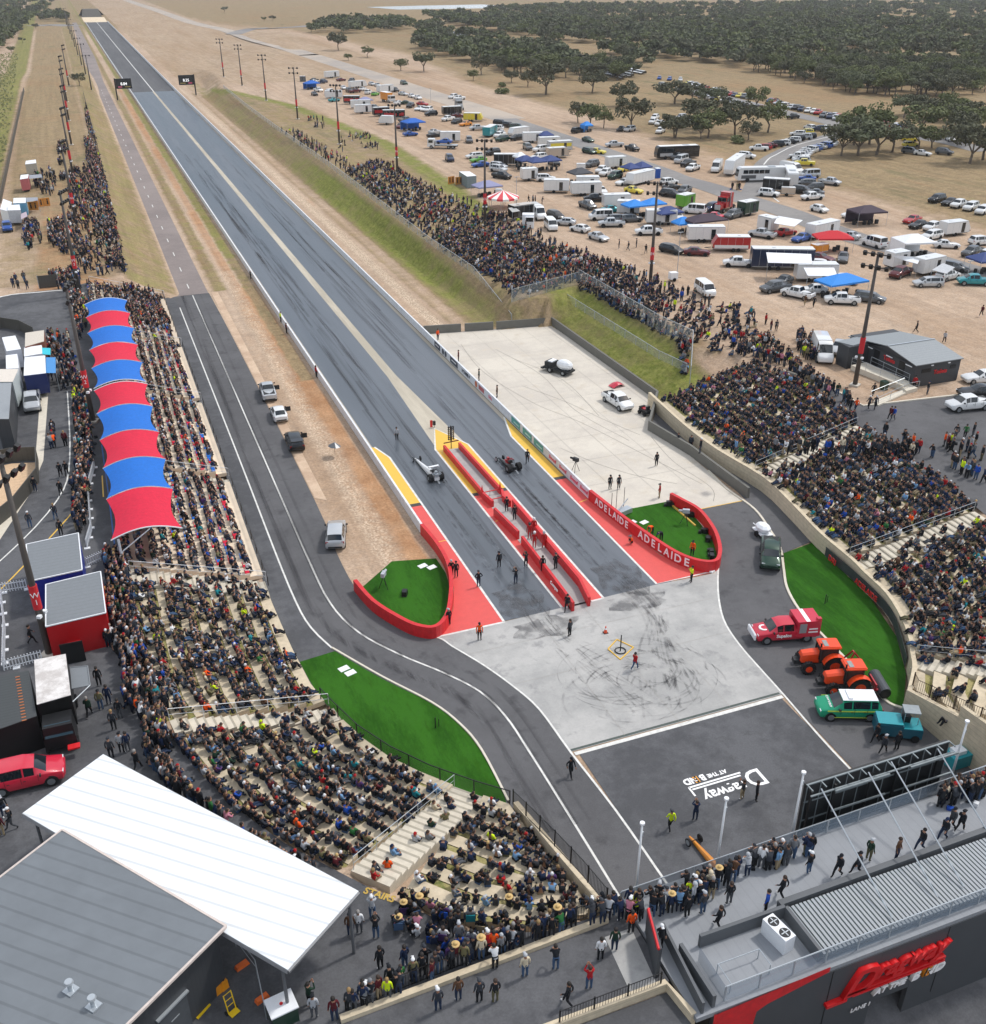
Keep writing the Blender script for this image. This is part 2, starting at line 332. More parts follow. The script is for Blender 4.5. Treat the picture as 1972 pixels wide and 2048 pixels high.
at=N.new('ShaderNodeAttribute'); at.attribute_name='cover'; sp=N.new('ShaderNodeSeparateColor'); L.new(at.outputs['Color'],sp.inputs[0])
geo=N.new('ShaderNodeNewGeometry')
def nz(s,d=8,st=None,r=.65):
 n=N.new('ShaderNodeTexNoise'); n.inputs['Scale'].default_value=s; n.inputs['Detail'].default_value=d; n.inputs['Roughness'].default_value=r
 if st: mp=N.new('ShaderNodeMapping'); mp.inputs['Scale'].default_value=st; L.new(geo.outputs['Position'],mp.inputs[0]); L.new(mp.outputs[0],n.inputs['Vector'])
 else: L.new(geo.outputs['Position'],n.inputs['Vector'])
 return n.outputs['Fac']
def mrange(src,a,b_,c=0,d=1):
 m=N.new('ShaderNodeMapRange'); m.inputs[1].default_value=a; m.inputs[2].default_value=b_; m.inputs[3].default_value=c; m.inputs[4].default_value=d; L.new(src,m.inputs[0]); return m.outputs[0]
def mixc(f,a,c):
 m=N.new('ShaderNodeMix'); m.data_type='RGBA'
 if isinstance(f,float): m.inputs[0].default_value=f
 else: L.new(f,m.inputs[0])
 for s_,i in ((a,6),(c,7)):
  if isinstance(s_,str): m.inputs[i].default_value=(*srgb(s_),1)
  else: L.new(s_,m.inputs[i])
 return m.outputs[2]
def math2(op,a,c,k=None):
 m=N.new('ShaderNodeMath'); m.operation=op
 for s_,i in ((a,0),(c,1)):
  if isinstance(s_,(int,float)): m.inputs[i].default_value=s_
  else: L.new(s_,m.inputs[i])
 return m.outputs[0]
def thresh(w,n,soft=.18):   # weight + noise -> mask
 return mrange(math2('ADD',w,math2('MULTIPLY',math2('SUBTRACT',n,.5),1.3)),.5-soft,.5+soft)
n1=nz(.035); n2=nz(.25); n3=nz(1.3); n4=nz(.06,6,(1,.12,1)); n5=nz(.4,6,(1,.08,1))
sand=mixc(mrange(n1,.35,.65),'af9a86','bda995'); sand=mixc(mrange(n4,.45,.7),sand,'a38a72'); sand=mixc(mrange(n3,.35,.75,0,.5),sand,'a98b6d')
red=mixc(mrange(n2,.35,.65),'a37a58','b5906e'); pale=mixc(mrange(nz(4,4),.42,.58),'9f8a74','d6c3ac')
dry=mixc(mrange(n2,.35,.65),'8f7c5f','a18d6c'); dry=mixc(mrange(n3,.4,.75),dry,'7c6d53'); dry=mixc(mrange(n5,.55,.75,0,.7),dry,'957657')
grn=mixc(mrange(n3,.35,.65),'66702f','8a8a4a')
dry=mixc(mrange(nz(.012,9),.5,.66,0,.75),dry,'93795a'); dry=mixc(mrange(nz(.11,10,(1,.35,1)),.56,.7,0,.8),dry,'6f6a4c'); sand=mixc(mrange(nz(.9,9),.6,.75,0,.6),sand,'8f7358')
c=mixc(thresh(sp.outputs[2],n1),sand,red); c=mixc(thresh(at.outputs['Alpha'],n3,.3),c,pale)
c=mixc(thresh(sp.outputs[0],n2,.25),c,dry); c=mixc(math2('MULTIPLY',thresh(sp.outputs[1],n2,.3),mrange(sp.outputs[0],.1,.3)),c,grn)
fine=nz(3.5,8); vm=N.new('ShaderNodeVectorMath'); vm.operation='SCALE'; L.new(c,vm.inputs[0]); L.new(math2('MULTIPLY',mrange(fine,.3,.7,.74,1.2),math2('MULTIPLY',mrange(nz(.45,12,None,.75),.35,.65,.84,1.12),mrange(nz(.7,8,(1,.03,1),.7),.4,.6,.9,1.07))),vm.inputs['Scale']); L.new(vm.outputs[0],b.inputs['Base Color'])
b.inputs['Roughness'].default_value=.95; b.inputs['Specular IOR Level'].default_value=.15
bp=N.new('ShaderNodeBump'); bp.inputs['Strength'].default_value=.5; bp.inputs['Distance'].default_value=.25; L.new(n3,bp.inputs['Height']); L.new(bp.outputs[0],b.inputs['Normal'])
me.materials.append(gm); ground=bpy.data.objects.new('ground',me); COL.objects.link(ground); tag(ground,kind='structure')
def lines(name,polys,w,z,m=None):
 b=MB()
 for p in polys: ribbon(b,[Vector((q[0],q[1],z)) for q in p],w)
 return b.build(name,m or LINE,kind='structure')
# ---------------------------------------------------------------- drag strip
sheet('drag_strip_surface',[(25.3,67.4),(25.3,505),(43.9,505),(43.9,67.4)],.004,TRACK)
sheet('shutdown_surface',[(25.3,505),(26,1150),(46,1150),(43.9,505)],.004,FARTR)
b=MB()
for x0,x1 in ((33.7,35.6),): b.quad((34.05,128,.008),(35.3,128,.008),(35.15,505,.008),(34.3,505,.008))
b.quad((32.9,103,.008),(36.6,103,.008),(35.3,128,.008),(34.05,128,.008)); b.quad((25.35,105,.008),(26.0,105,.008),(25.6,505,.008),(25.35,505,.008)); b.quad((43.3,108,.008),(43.85,108,.008),(43.85,505,.008),(43.6,505,.008))
b.build('bare_concrete_strip',patchy('bare_strip','a8a090','bdb5a4',.3,2,stretch=(1,.1,1),fine=.06),kind='structure')
lines('track_centre_line',[[(34.9,505),(36.2,1150)]],.4,.01)
sheet('sand_trap',[(25,1150),(25.5,1260),(48,1260),(46,1150)],.006,mat('trap_sand','d6c4a8',.95))
sheet('yellow_island_paint',[(34.55,108.6),(36.75,103),(36.75,90.9),(32.75,90.9),(32.75,103)],.010,YEL)
sheet('red_island_paint',[(32.75,90.2),(36.75,90.2),(36.75,67.5),(32.75,67.5)],.010,REDP)
sheet('island_concrete',[(33.75,102.4),(35.55,102.4),(35.55,67.3),(33.55,67.3)],.016,CONC2)
sheet('yellow_shoulder_left',[(25.4,106.6),(26.2,106),(27.05,102.7),(27.05,90.9),(25.4,90.9)],.010,YEL)
sheet('yellow_shoulder_right',[(43.8,108.8),(42.5,103.3),(42.5,91.2),(43.8,91.2)],.010,YEL)
sheet('red_shoulder_left',[(25.3,90.3),(27.05,90.3),(27.2,67.3),(21.1,67.3),(23.6,70.5),(24.9,74),(25.4,77.4),(25.4,84)],.010,REDP)
sheet('red_shoulder_right',[(42.5,90.6),(43.8,90.6),(44.3,80.4),(45.3,72.2),(46.8,68.9),(48.4,67.7),(42.4,67.9)],.010,REDP)
lines('lane_edge_lines',[[(26.25,106.2),(27.12,102.8),(27.12,90),(27.12,67.3)],[(32.7,67.5),(32.7,103),(34.55,108.8),(36.8,103),(36.8,67.5)],[(43.75,109),(42.4,103.3),(42.4,67.9),(48.4,67.9)],[(21.1,67.25),(27.2,67.25)],[(33.0,67.4),(36.8,67.5)]],.22,.016)
lines('dark_bands',[[(25.4,90.6),(27,90.6)],[(32.8,90.55),(33.4,90.55)],[(35.9,90.55),(36.7,90.55)],[(42.5,90.9),(43.8,90.9)]],.65,.013,mat('dark_band','3b3a38',.7))
lines('yellow_marks',[[(26.0,82.4),(27,82.4)],[(32.9,84.2),(33.5,84.4)],[(42.7,84.9),(43.7,85.2)]],.12,.015,YEL)
PADL=[(21.1,67.1),(21.8,65.5),(23.3,62.2),(24.5,58.8),(25.3,55.5),(25.5,50.3)]
PADR=[(43.7,50.3),(43.9,53.5),(44.2,57.2),(45.0,60.8),(47.1,65.0),(50.5,70.2)]
sheet('burnout_pad',PADL+PADR+[(51.6,73),(52.4,77),(52.6,79),(59.0,79),(59.4,86.5),(59.6,90.9),(58.6,99),(64.4,107.1),(64.5,140.3),(44.2,143.4),(44.0,85.2),(44.5,80.4),(45.4,72.4),(46.9,69),(48.4,67.6)],.004,CONC)
sheet('worn_pad',PADL+PADR+[(48.4,67.5),(42.4,67.8)],.008,CONC2)
lines('pad_end_line',[[(25.7,50.0),(43.5,50.05)]],.34,.016)
lines('pad_end_dark_joint',[[(25.6,50.45),(43.5,50.5)]],.22,.014,mat('joint_dark','4b5450',.8))
roadL=[(16.5,178)]+[(16.75,152),(16.8,95.5),(16.4,84),(16.5,77.5),(17.2,73.6),(18.9,69.2),(21.1,66.9)]+PADL[1:]+[(25.9,43.9),(26.0,36)]
roadLo=[(19.6,36),(19.5,47.4),(19.6,52.8),(19.1,56),(17.9,59.2),(15.2,63.7),(12.4,68.9),(11.2,73),(10.9,77),(10.85,87),(10.85,111),(10.7,171),(10.3,177.8)]
sheet('return_road',spline([Vector((*p,0)) for p in roadL],3)+spline([Vector((*p,0)) for p in roadLo],3),.006,ASPH)
sheet('road_apron',[(11,178),(8.6,178),(8.9,100),(8.9,78),(9.2,70),(9.7,64),(10.4,61.5),(19.4,47),(19.6,52),(17,61),(12.4,69),(11,77)],.002,ASPH2)
sheet('brown_return_road',[(10.2,178),(16.4,178),(16.2,560),(18,700),(18,1150),(14,1150),(11.5,700),(11.2,500),(11.2,313),(11.2,210)],.004,ASPHR)
LB=[(13.7,177.5),(13.6,97),(13.6,84),(13.8,75.7),(15.0,70.4),(17.4,66.0),(19.9,62.5),(21.8,59.2),(22.6,55.7),(22.75,51.2),(22.8,43.8),(22.8,36)]
lines('return_road_lines',[spline(V3(LB),4),spline(V3([(10.9,171),(10.95,111),(10.9,87),(11.0,77),(11.4,72.5),(12.4,68.9)]),3)],.16,.012)
lines('pad_edge_lines',[spline(V3([(18.8,69.0)]+PADL+[(25.9,43.9),(26,37)]),4),spline(V3(PADR[::-1]+[(43.2,43.7),(43.1,36)]),4)],.16,.020)
b=MB(); wallmesh(b,spline(V3(roadLo[1:7][::-1]+[]),4),.1,.16); wallmesh(b,spline(V3([(59.4,86.5),(58.9,81.8),(59,76.9),(57.9,72.6),(56.8,69.3),(54.8,65.9),(53.1,63),(52,59.8),(51.6,57),(51.2,53),(50.7,48.2),(50.6,46.4),(51.2,45.5)]),4),.12,.22)
b.build('road_kerbs',KERB,kind='structure')
lines('dashes',[[(13.6,y),(13.6,y+3)] for y in range(182,520,12)],.16,.012)
sheet('staging_apron',[(26,50),(43.3,50),(43.1,36),(26.0,36)],.004,ASPH2)
sheet('service_road_right',spline(V3(PADR[::-1]),2)+[(43.1,36),(51.2,36),(51.2,45.2),(50.7,46.4),(50.8,48.2),(51.7,57),(52,59.8),(53.1,63),(54.8,65.9),(56.8,69.3),(57.9,72.6),(59,77),(59,79),(52.6,79),(52.4,77),(51.6,73)],.006,ASPH)
lines('orange_joint',[[(52.6,79),(59,79)]],.12,.018,YEL)
sheet('upper_service_lane',[(59.6,81),(59.8,90),(58.8,98.8),(64.6,106.8),(64.6,109),(62.5,104),(61.5,88),(62.4,80),(61.3,69.4),(56.5,68.3),(58,72.6),(59.1,77)],.008,ASPH)
sheet('right_lawn',[(56.5,68.3),(61.0,69.1),(60.0,66),(59.1,58.9),(57.2,53.3),(54.4,48.9),(51.4,45.7),(50.8,46.4),(50.9,48.2),(51.8,57),(52.1,59.8),(53.2,63),(55,65.9)],.014,TURF)
sheet('left_lawn',spline(V3([(9.5,68.0),(9.9,64),(10.6,60.8),(11.6,57.2),(13.2,54.1),(15.2,51.3),(17.6,48.7),(19.3,47.2)]),3)+spline(V3([(19.5,48.5),(19.5,52.8),(19.0,56),(17.8,59.2),(15.1,63.5),(12.5,68.4)]),4),.012,TURF)
sheet('camera_lawn_left',[(16.6,76.6),(17.2,73),(18.6,69.7),(19.8,68),(20.9,67.4),(22.2,68.6),(23.3,70.9),(24.6,74.3),(25,76.6),(25.0,79.5),(20.9,80.5)],.012,TURF)
sheet('camera_lawn_right',[(45.0,80.2),(46.9,81.7),(52.4,81.7),(52.3,77.3),(51.7,73.5),(50.7,71),(49.6,69.1),(48.5,68.2),(47.5,68.5),(46.4,69.9),(45.6,72.2),(44.9,77.2)],.014,TURF)
sheet('left_drain_pavement',[(16.9,178),(16.9,96),(18,95),(18,178)],.0,patchy('gravel_verge','b59b83','c9b198',.3,2,fine=.2))
sheet('left_concourse',[(-2.6,177),(-2.6,65),(-1.3,59),(0,54),(1.8,49.5),(4.2,45.3),(7,41.6),(9.5,38.4),(12.3,35.4),(16,33.9),(20.9,33.7),(20.9,28.8),(14.6,28.7),(-30,22),(-40,60),(-30,120),(-22,172),(-12,174.5),(-6,174.5)],ZC+.004,ASPH2)
sheet('paved_verge',[(-9.5,130),(-8.6,130),(-9.2,107),(-10.6,98.6),(-13,90),(-15,84),(-16.3,84),(-14,92),(-11.4,99),(-10,107)],ZC+.012,KERB)
lines('concourse_lines',[spline(V3([(-6.5,127),(-6.6,106.5),(-7.9,97),(-12.7,86.5),(-20,76)],ZC),4)],.16,ZC+.012) if 0 else None
b=MB(); ribbon(b,spline(V3([(-6.5,127),(-6.6,106.5),(-7.9,97),(-12.7,86.5),(-20,76)],ZC+.012),4),.14); ribbon(b,spline(V3([(-22,166),(-15.4,173.4),(-10,173.9),(-6,173.6),(-4,171)],ZC+.012),4),.4); b.build('concourse_white_lines',LINE,kind='structure')
b=MB(); ribbon(b,spline(V3([(-6.3,94.3),(-9,88.5),(-12.5,81.5),(-16,76)],ZC+.014),4),.14); ribbon(b,V3([(-3.6,101),(-3.7,96)],ZC+.014),.12); b.build('concourse_yellow_lines',YEL,kind='structure')
b=MB(); ribbon(b,V3([(-3.3,109),(-3.2,95),(-3.2,85.6),(-1.9,85.3)],ZC+.014),.12); b.build('blue_bay_line',mat('blue_paint','2e62a8',.6),kind='structure')
sheet('staging_yard',[(15,26.2),(90,26.2),(90,-60),(-40,-60),(-40,20),(8,28.4),(20.9,28.4),(21,26.2)],-3.58,ASPH2)
sheet('lower_concourse',[(-40,20),(8,28.45),(20.7,28.5),(20.9,26),(20.9,-60),(-40,-60)],3.65,ASPH2)
_b=MB(); _b.quad((21.2,31,.012),(62,31,.012),(62,24,-3.55),(21.2,24,-3.55)); _b.quad((21.2,31,.012),(21.2,36.5,.012),(62,36.5,.012),(62,31,.012)); _b.build('lane_ramp',ASPH2,kind='structure')
sheet('pale_crossing_strip',[(19.0,32.4),(20.6,32.4),(20.2,28.9),(18.7,28.8)],ZC+.012,CONC2)
sheet('right_concourse',[(66,44),(71.5,51),(73.9,61),(75.8,70),(76.8,84),(78.6,95),(79.3,101),(81,100.5),(81,88.2),(94.3,86.7),(99,85.8),(140,84),(140,20),(70,20)],ZC+.004,ASPH)
b=MB(); wallmesh(b,V3([(79.3,101.5),(81.1,96),(81,88),(94.3,86.6),(99,85.8),(120,85)],ZC),.14,.25); b.build('concourse_kerb',KERB,kind='structure')
ar=[GT('V',x,y) for x,y in ((1120,590),(1300,650),(1500,715),(1700,785),(1887,850))]+[GT('O',x,y) for x,y in ((120,160),(300,210),(520,285),(760,360),(960,440),(1200,520),(1500,600),(1887,720))]+[GT('8',x,y) for x,y in ((1450,870),(1887,1030))][1:]
ar=ar[:1]+[p for i,p in enumerate(ar[1:]) if (p-ar[i]).length>3]
def road(name,P,w,m,dz=.012,per=3):
 P=spline(P,per); P=[Vector((p.x,p.y,zat(p.x,p.y))) for p in P]; b=MB(); ribbon(b,P,w,dz); return b.build(name,m,kind='structure')
ARD=patchy('grey_road','7c7a79','8a8784',.05,.8,fine=.05); GRV=patchy('gravel_road','9c948c','b0a496',.04,.6,fine=.07)
road('access_road',ar,7.5,ARD,.016)
road('gravel_access_road',[GT('U',x,y) for x,y in ((720,0),(900,60),(1100,130),(1300,175),(1500,240),(1750,310))]+[GT('V',x,y) for x,y in ((150,275),(450,370),(750,470),(960,535),(1140,592))],12,GRV,.010)
road('far_branch_road',[GT('U',x,y) for x,y in ((1380,195),(1480,165),(1650,155),(1887,145))],26,ARD,.013)
road('far_left_road',[GT('U',x,y) for x,y in ((195,148),(300,142),(420,148))],22,ARD,.013)
road('side_road',[GT('6',x,y) for x,y in ((760,720),(840,520),(900,370),(1010,270),(1250,150),(1500,70),(1760,-10))]+[GT('9',x,y) for x,y in ((1887,545),)],6.5,ARD,.02)
road('cross_road',[GT('9',x,y) for x,y in ((400,190),(700,260),(1130,365),(1400,430),(1640,480),(1887,540))]+[GT('0',x,y) for x,y in ((480,370),(900,440),(1250,500),(1500,540),(1887,640))],8,ARD,.016)
for nm,P in (('side_road_line',[GT('6',x,y) for x,y in ((870,350),(930,280),(1010,235),(1250,120),(1640,20))]),('access_road_line',[GT('6',x,y) for x,y in ((970,730),(1050,790))])): road(nm,P,.35,LINE,.03)
sheet('lake',[G('V',x,y,.2) for x,y in ((430,35),(700,28),(1000,22),(1300,38),(1250,50),(900,50),(640,52))],.2,mat('lake_water','a9b7c4',.12,noise=0))
TM=bpy.data.materials.new('tyre_rubber_marks'); TM.use_nodes=True; t,N,L,b_=nodes(TM); b_.inputs['Base Color'].default_value=(.05,.05,.055,1); b_.inputs['Roughness'].default_value=.8
g_=N.new('ShaderNodeNewGeometry'); n_=N.new('ShaderNodeTexNoise'); n_.inputs['Scale'].default_value=.7; n_.inputs['Detail'].default_value=8; L.new(g_.outputs['Position'],n_.inputs['Vector'])
m_=N.new('ShaderNodeMapRange'); m_.inputs[1].default_value=.42; m_.inputs[2].default_value=.8; m_.inputs[4].default_value=.34; L.new(n_.outputs['Fac'],m_.inputs[0]); L.new(m_.outputs[0],b_.inputs['Alpha'])
b=MB(); rr=random.Random(5); k=0
for i in range(34):
 cx,cy=rr.gauss(33.6,1.2),rr.gauss(55.6,1); r0=rr.uniform(1.6,5.4); a0=rr.uniform(0,6.28); a1=a0+rr.uniform(1.2,4.6); P=[]
 for j in range(26):
  a=lerp(a0,a1,j/25); P.append(Vector((cx+r0*1.1*math.cos(a),cy+r0*math.sin(a)*.85,.022+.0006*k)))
 ribbon(b,P,rr.uniform(.08,.2)); k+=1
for i in range(30):
 x0=rr.choice((29.4,30.9,39,40.2))+rr.gauss(0,.35); y0=rr.uniform(66,72); x1=lerp(x0,33.5,.5)+rr.gauss(0,2.6)
 ribbon(b,spline([Vector((x0,y0,.022+.0006*k)),Vector((x0+.1,64,.022+.0006*k)),Vector((lerp(x0,x1,.5),59,.022+.0006*k)),Vector((x1,rr.uniform(51.5,55),.022+.0006*k))],6),rr.uniform(.1,.24)); k+=1
for i in range(26):
 x0=rr.choice((29.2,31.0,38.6,40.6))+rr.gauss(0,.2); y0=rr.uniform(67,80); ribbon(b,[Vector((x0,y0,.024+.0006*k)),Vector((x0+rr.gauss(0,.15),y0+rr.uniform(10,24),.024+.0006*k))],rr.uniform(.15,.35)); k+=1
TM2=TM.copy(); TM2.name='long_rubber_streaks'; _t=TM2.node_tree; _n=[n for n in _t.nodes if n.type=='TEX_NOISE'][0]; _g=[n for n in _t.nodes if n.type=='NEW_GEOMETRY'][0]; _m=_t.nodes.new('ShaderNodeMapping'); _m.inputs['Scale'].default_value=(2.5,.06,1); _t.links.new(_g.outputs['Position'],_m.inputs[0]); _t.links.new(_m.outputs[0],_n.inputs['Vector']); b.build('tyre_marks',TM,kind='structure'); b=MB()
for i in range(60):
 x0=rr.choice((28.6,31.2,29.9,38.2,40.9,39.5))+rr.gauss(0,.3); y0=rr.uniform(72,240); ribbon(b,[Vector((x0,y0,.03)),Vector((x0+rr.gauss(0,.2),y0+rr.uniform(30,120),.03+.0004*i))],rr.uniform(.25,.7))
for i in range(9):
 o_=rr.choice((-1.6,-.2,1.5))+rr.gauss(0,.3); ribbon(b,[Vector((p.x,p.y,.03+.001*i)) for p in offset(spline(V3([(q[0],q[1]) for q in LB[:-1]]),4),o_)],rr.uniform(.25,.5))
b.build('rubber_streaks',TM2,kind='structure')
DM=bpy.data.materials.new('damp_patch'); DM.use_nodes=True; t,N,L,b_=nodes(DM); b_.inputs['Base Color'].default_value=(.09,.09,.095,1); b_.inputs['Roughness'].default_value=.5
g_=N.new('ShaderNodeNewGeometry'); n_=N.new('ShaderNodeTexNoise'); n_.inputs['Scale'].default_value=.8; n_.inputs['Detail'].default_value=8; L.new(g_.outputs['Position'],n_.inputs['Vector']); m_=N.new('ShaderNodeMapRange'); m_.inputs[1].default_value=.4; m_.inputs[2].default_value=.62; m_.inputs[4].default_value=.5; L.new(n_.outputs['Fac'],m_.inputs[0]); L.new(m_.outputs[0],b_.inputs['Alpha'])
b=MB()
for cx,cy,rx_,ry_ in ((30.2,65.2,3.0,1.5),(39.4,66.0,2.8,1.4),(29.7,69.5,2.2,3.2),(39.8,70,2.2,3.4)):
 b.add([(cx,cy,.05)]+[(cx+rx_*math.cos(a*.35)*(1+.2*math.sin(a*2.1)),cy+ry_*math.sin(a*.35)*(1+.2*math.cos(a*1.7)),.05) for a in range(18)],[(0,i,i%18+1) for i in range(1,19)])
b.build('damp_patches',DM,kind='structure')
DL=mat('thin_dark_mark','8b857b',.9)
lines('slab_joints',[[(x,y0),(x,y1)] for x,y0,y1 in ((47.5,88,142),(51.5,84,142),(55.5,84,141.5),(59.5,101,141),(62.8,106,140),(30,50.5,67),(34.5,50.5,67),(39,50.5,67))]+[[(x0,y),(x1,y)] for x0,x1,y in ((44.4,64,136),(44.4,64,130),(44.4,64,124),(44.4,64,118),(44.4,64,112),(44.4,63,106),(44.4,58.6,100),(44.4,58.6,94),(44.4,59.5,88),(24.7,44.6,59),(22.6,46,64))],.03,.019,mat('slab_joint','a29e97',.9))
b=MB()
for P in ([(48,137),(47,125),(49,112),(52,104),(55,92),(57,84)],[(52,133),(54,121),(53,108),(55,97)],[(46.5,98),(49,92),(52,87.5),(54.5,85)],[(50,118),(53,111),(55,104),(57,98)],[(53,128),(56,118),(55,105)],[(58,97),(57,90),(57.5,83),(56,80)]):
 ribbon(b,spline(V3(P,.014),6),.06)
b.build('hose_scuffs',DL,kind='structure')
# ---------------------------------------------------------------- walls round the strip
def T_(s): return s
b=MB(); wallmesh(b,V3([(25.2,84.6),(25.2,105),(25.15,180),(25.15,330),(25.2,505),(25.8,1150)]),1.1,.22); LW=b.build('concrete_barrier',WHW,label='long white concrete barrier along the left edge of the drag strip',cat='barrier',group='white barriers lining the strip')
b=MB(); wallmesh(b,V3([(44.05,85.2),(44.1,143),(44.1,330),(44.1,505),(46.2,1150)]),1.1,.22); RW=b.build('concrete_barrier',WHW,label='long white concrete barrier with sponsor panels along the right edge of the drag strip',cat='barrier',group='white barriers lining the strip')
RL=spline(V3([(25.2,84.5),(25.45,81),(25.35,77.4),(24.7,74.2),(23.5,70.9),(22.3,68.5),(20.9,67.3),(19.6,68.0),(18.5,69.7),(17.1,73.0),(16.45,76.8)]),4)
b=MB(); wallmesh(b,RL,1.15,.36); b.build('curved_barrier',REDW,label='curved red barrier wrapping the small camera lawn left of the start',cat='barrier',smooth=False)
RRp=spline(V3([(44.0,85.1),(44.4,80.6),(44.8,77.2),(45.6,72.3),(46.3,69.9),(47.4,68.4),(48.6,68.0),(49.7,69.0),(50.8,70.9),(51.8,73.5),(52.5,77.2),(52.0,79.8),(51.6,81.4)]),4)
b=MB(); wallmesh(b,RRp,1.15,.36); rr_o=b.build('curved_barrier',REDW,label='curved red barrier lettered ADELAIDE round the camera lawn right of the start',cat='barrier')
WT=mat('white_lettering','f0f0f0',.5,noise=0)
def wall_text(par,name,s,P0,P1,z,size,m,sh=0,side=1,bold=.02,off=.2):
 """letters on the vertical face running from P0 to P1 (read left to right)"""
 P0,P1=Vector((*P0,z)),Vector((*P1,z)); x=(P1-P0).normalized(); y=Vector((0,0,1)); n=x.cross(y); M=Matrix((x,y,n)).transposed().to_4x4(); M.translation=(P0+P1)/2+n*off
 return text(name,s,size,m,par,M=M,shear=sh,bold=bold,depth=.012)
def curve_text(par,name,s,path,start,size,step,z):
 d=0; i=0; pos=start; L_=[0]
 for k in range(1,len(path)): L_.append(L_[-1]+(path[k]-path[k-1]).length)
 b0=[]
 for ch in s:
  k=1
  while k<len(L_)-1 and L_[k]<pos: k+=1
  f=(pos-L_[k-1])/(L_[k]-L_[k-1]); p=path[k-1].lerp(path[k],f); x=(path[k]-path[k-1]).normalized()
  n=x.cross(Vector((0,0,1))); M=Matrix((x,Vector((0,0,1)),n)).transposed().to_4x4(); M.translation=Vector((p.x,p.y,z))+n*.2
  text(name,ch,size,WT,par,M=M,bold=.025,depth=.012); i+=1; pos+=step*(.45 if ch=='I' else 1)*.5+step*(.45 if i<len(s) and s[i]=='I' else 1)*.5
curve_text(rr_o,'letter','ADELAIDE',RRp,1.7,1.05,.86,.58); curve_text(rr_o,'letter','ADELAIDE',RRp,9.6,1.15,.98,.58)
PINK=mat('sponsor_red','d8506a',.5,noise=0); TEAL=mat('sponsor_teal','4f9c98',.5,noise=.05); NAVYL=mat('sponsor_navy','2f3848',.5,noise=0)
for i,y in enumerate((94.6,91.8,88.9,86.4)):
 pb=MB(); pb.box((43.925,y,.55),(.02,2.2,.85)); p_=pb.build('sponsor_panel',mat('panel_white','d9d6dc',.5),RW); wall_text(p_,'panel_lettering','Bowmil',(43.92,y+1),(43.92,y-1),.55,.62,PINK,sh=.25,off=.02)
for i,y in enumerate((105.6,102.0,98.6)):
 pb=MB(); pb.box((43.925,y,.55),(.02,2.7,.8)); p_=pb.build('sponsor_panel',TEAL,RW); q_=MB(); q_.box((43.91,y-.2,.5),(.02,1.6,.16)); q_.build('panel_stripe',mat('pale_teal','b7d6d3',.5),p_)
for y,w in ((136,2.6),(128.6,3.2)):
 pb=MB(); pb.box((43.97,y,.55),(.02,w,.85)); p_=pb.build('sponsor_panel',NAVYL,RW); q_=MB(); q_.box((43.95,y,.6),(.02,w*.6,.14)); q_.build('panel_stripe',WT,p_)
for y in (133.4,132.2): pb=MB(); pb.cyl((43.97,y,.55),(43.94,y,.55),.42,n=16); pb.build('sponsor_emblem',NAVYL,RW)
wall_text(RW,'barrier_lettering','H·TAMBIL·V',(44.1,126.3),(44.1,121),.55,.62,NAVYL,off=.14)
pb=MB(); pb.cyl((43.97,119.6,.55),(43.94,119.6,.55),.42,n=16); pb.build('sponsor_emblem',mat('shield_orange','c86a3a',.5),RW); pb=MB(); pb.box((43.97,117.6,.55),(.02,2,.6)); pb.build('sponsor_panel',mat('faded_red','b5585c',.5),RW)
wall_text(RW,'barrier_lettering','KALL',(44.1,115.6),(44.1,113),.55,.55,PINK,off=.14)
wall_text(LW,'barrier_lettering','',(25.3,100),(25.3,101),.5,.5,PINK) if 0 else None
def redwall(P,lab,h=.75,t=.26,**k):
 b=MB(); wallmesh(b,V3(P),h,t); o=b.build('guide_wall',REDW,label=lab,cat='barrier',group='red guide walls on the starting island'); return o
redwall([(33.55,102.2),(33.6,89.6)],'long red guide wall beside the left lane between the starting tree and the gate'); redwall([(35.45,102.3),(35.65,89.6)],'long red guide wall beside the right lane between the starting tree and the gate')
redwall([(33.55,89.4),(33.8,87.2)],'short red kicked-out wall at the left of the island gate'); redwall([(35.7,89.4),(35.3,88.0),(35.5,86.6)],'short red kicked-out wall at the right of the island gate')
redwall([(33.3,85.4),(33.7,80.0)],'red guide wall on its own by the left lane below the gate',.95); 
o=redwall([(33.7,79),(33.5,71),(33.35,66.6)],'red guide wall ending at the pad beside the left lane, with small white lettering',.95); wall_text(o,'wall_lettering','Compas',(33.3,71.3),(33.3,69.2),.5,.5,WT,sh=.2,off=.16)
redwall([(35.75,86.4),(35.7,78)],'red guide wall by the right lane below the gate where crew stand',.95); redwall([(35.7,77.7),(35.6,70),(35.0,66.8)],'red guide wall ending at the pad beside the right lane',.95)
g=empty('island_gate',(34.6,88.6,0),label='low red steel gate with spikes across the starting island',cat='gate')
b=MB(); b.cyl((-1,1.2,.5),(1.1,1.3,.5),.06); b.build('crossbar',REDW,g); b=MB(); b.cyl((-.8,-.6,.5),(1,-.5,.5),.06); b.build('crossbar',REDW,g)
for x in (-1,1.05): b=MB(); b.cyl((x,1.25,.6),(x,1.25,1.35),.14,.02); b.build('spike',REDW,g)
b=MB(); b.cyl((-.1,1.3,0),(-.1,1.3,.9),.03); b.build('post',STEELG,g)
g=empty('starting_light_tree',(34.55,102.6,0),label='black starting light tree with twin columns of lamps at the top of the island',cat='starting lights')
b=MB(); b.cyl((0,0,0),(0,0,2.9),.05); b.build('post',BLACKM,g); b=MB(); b.box((0,0,1.9),(.22,.12,1.8)); b.build('lamp_board',BLACKM,g)
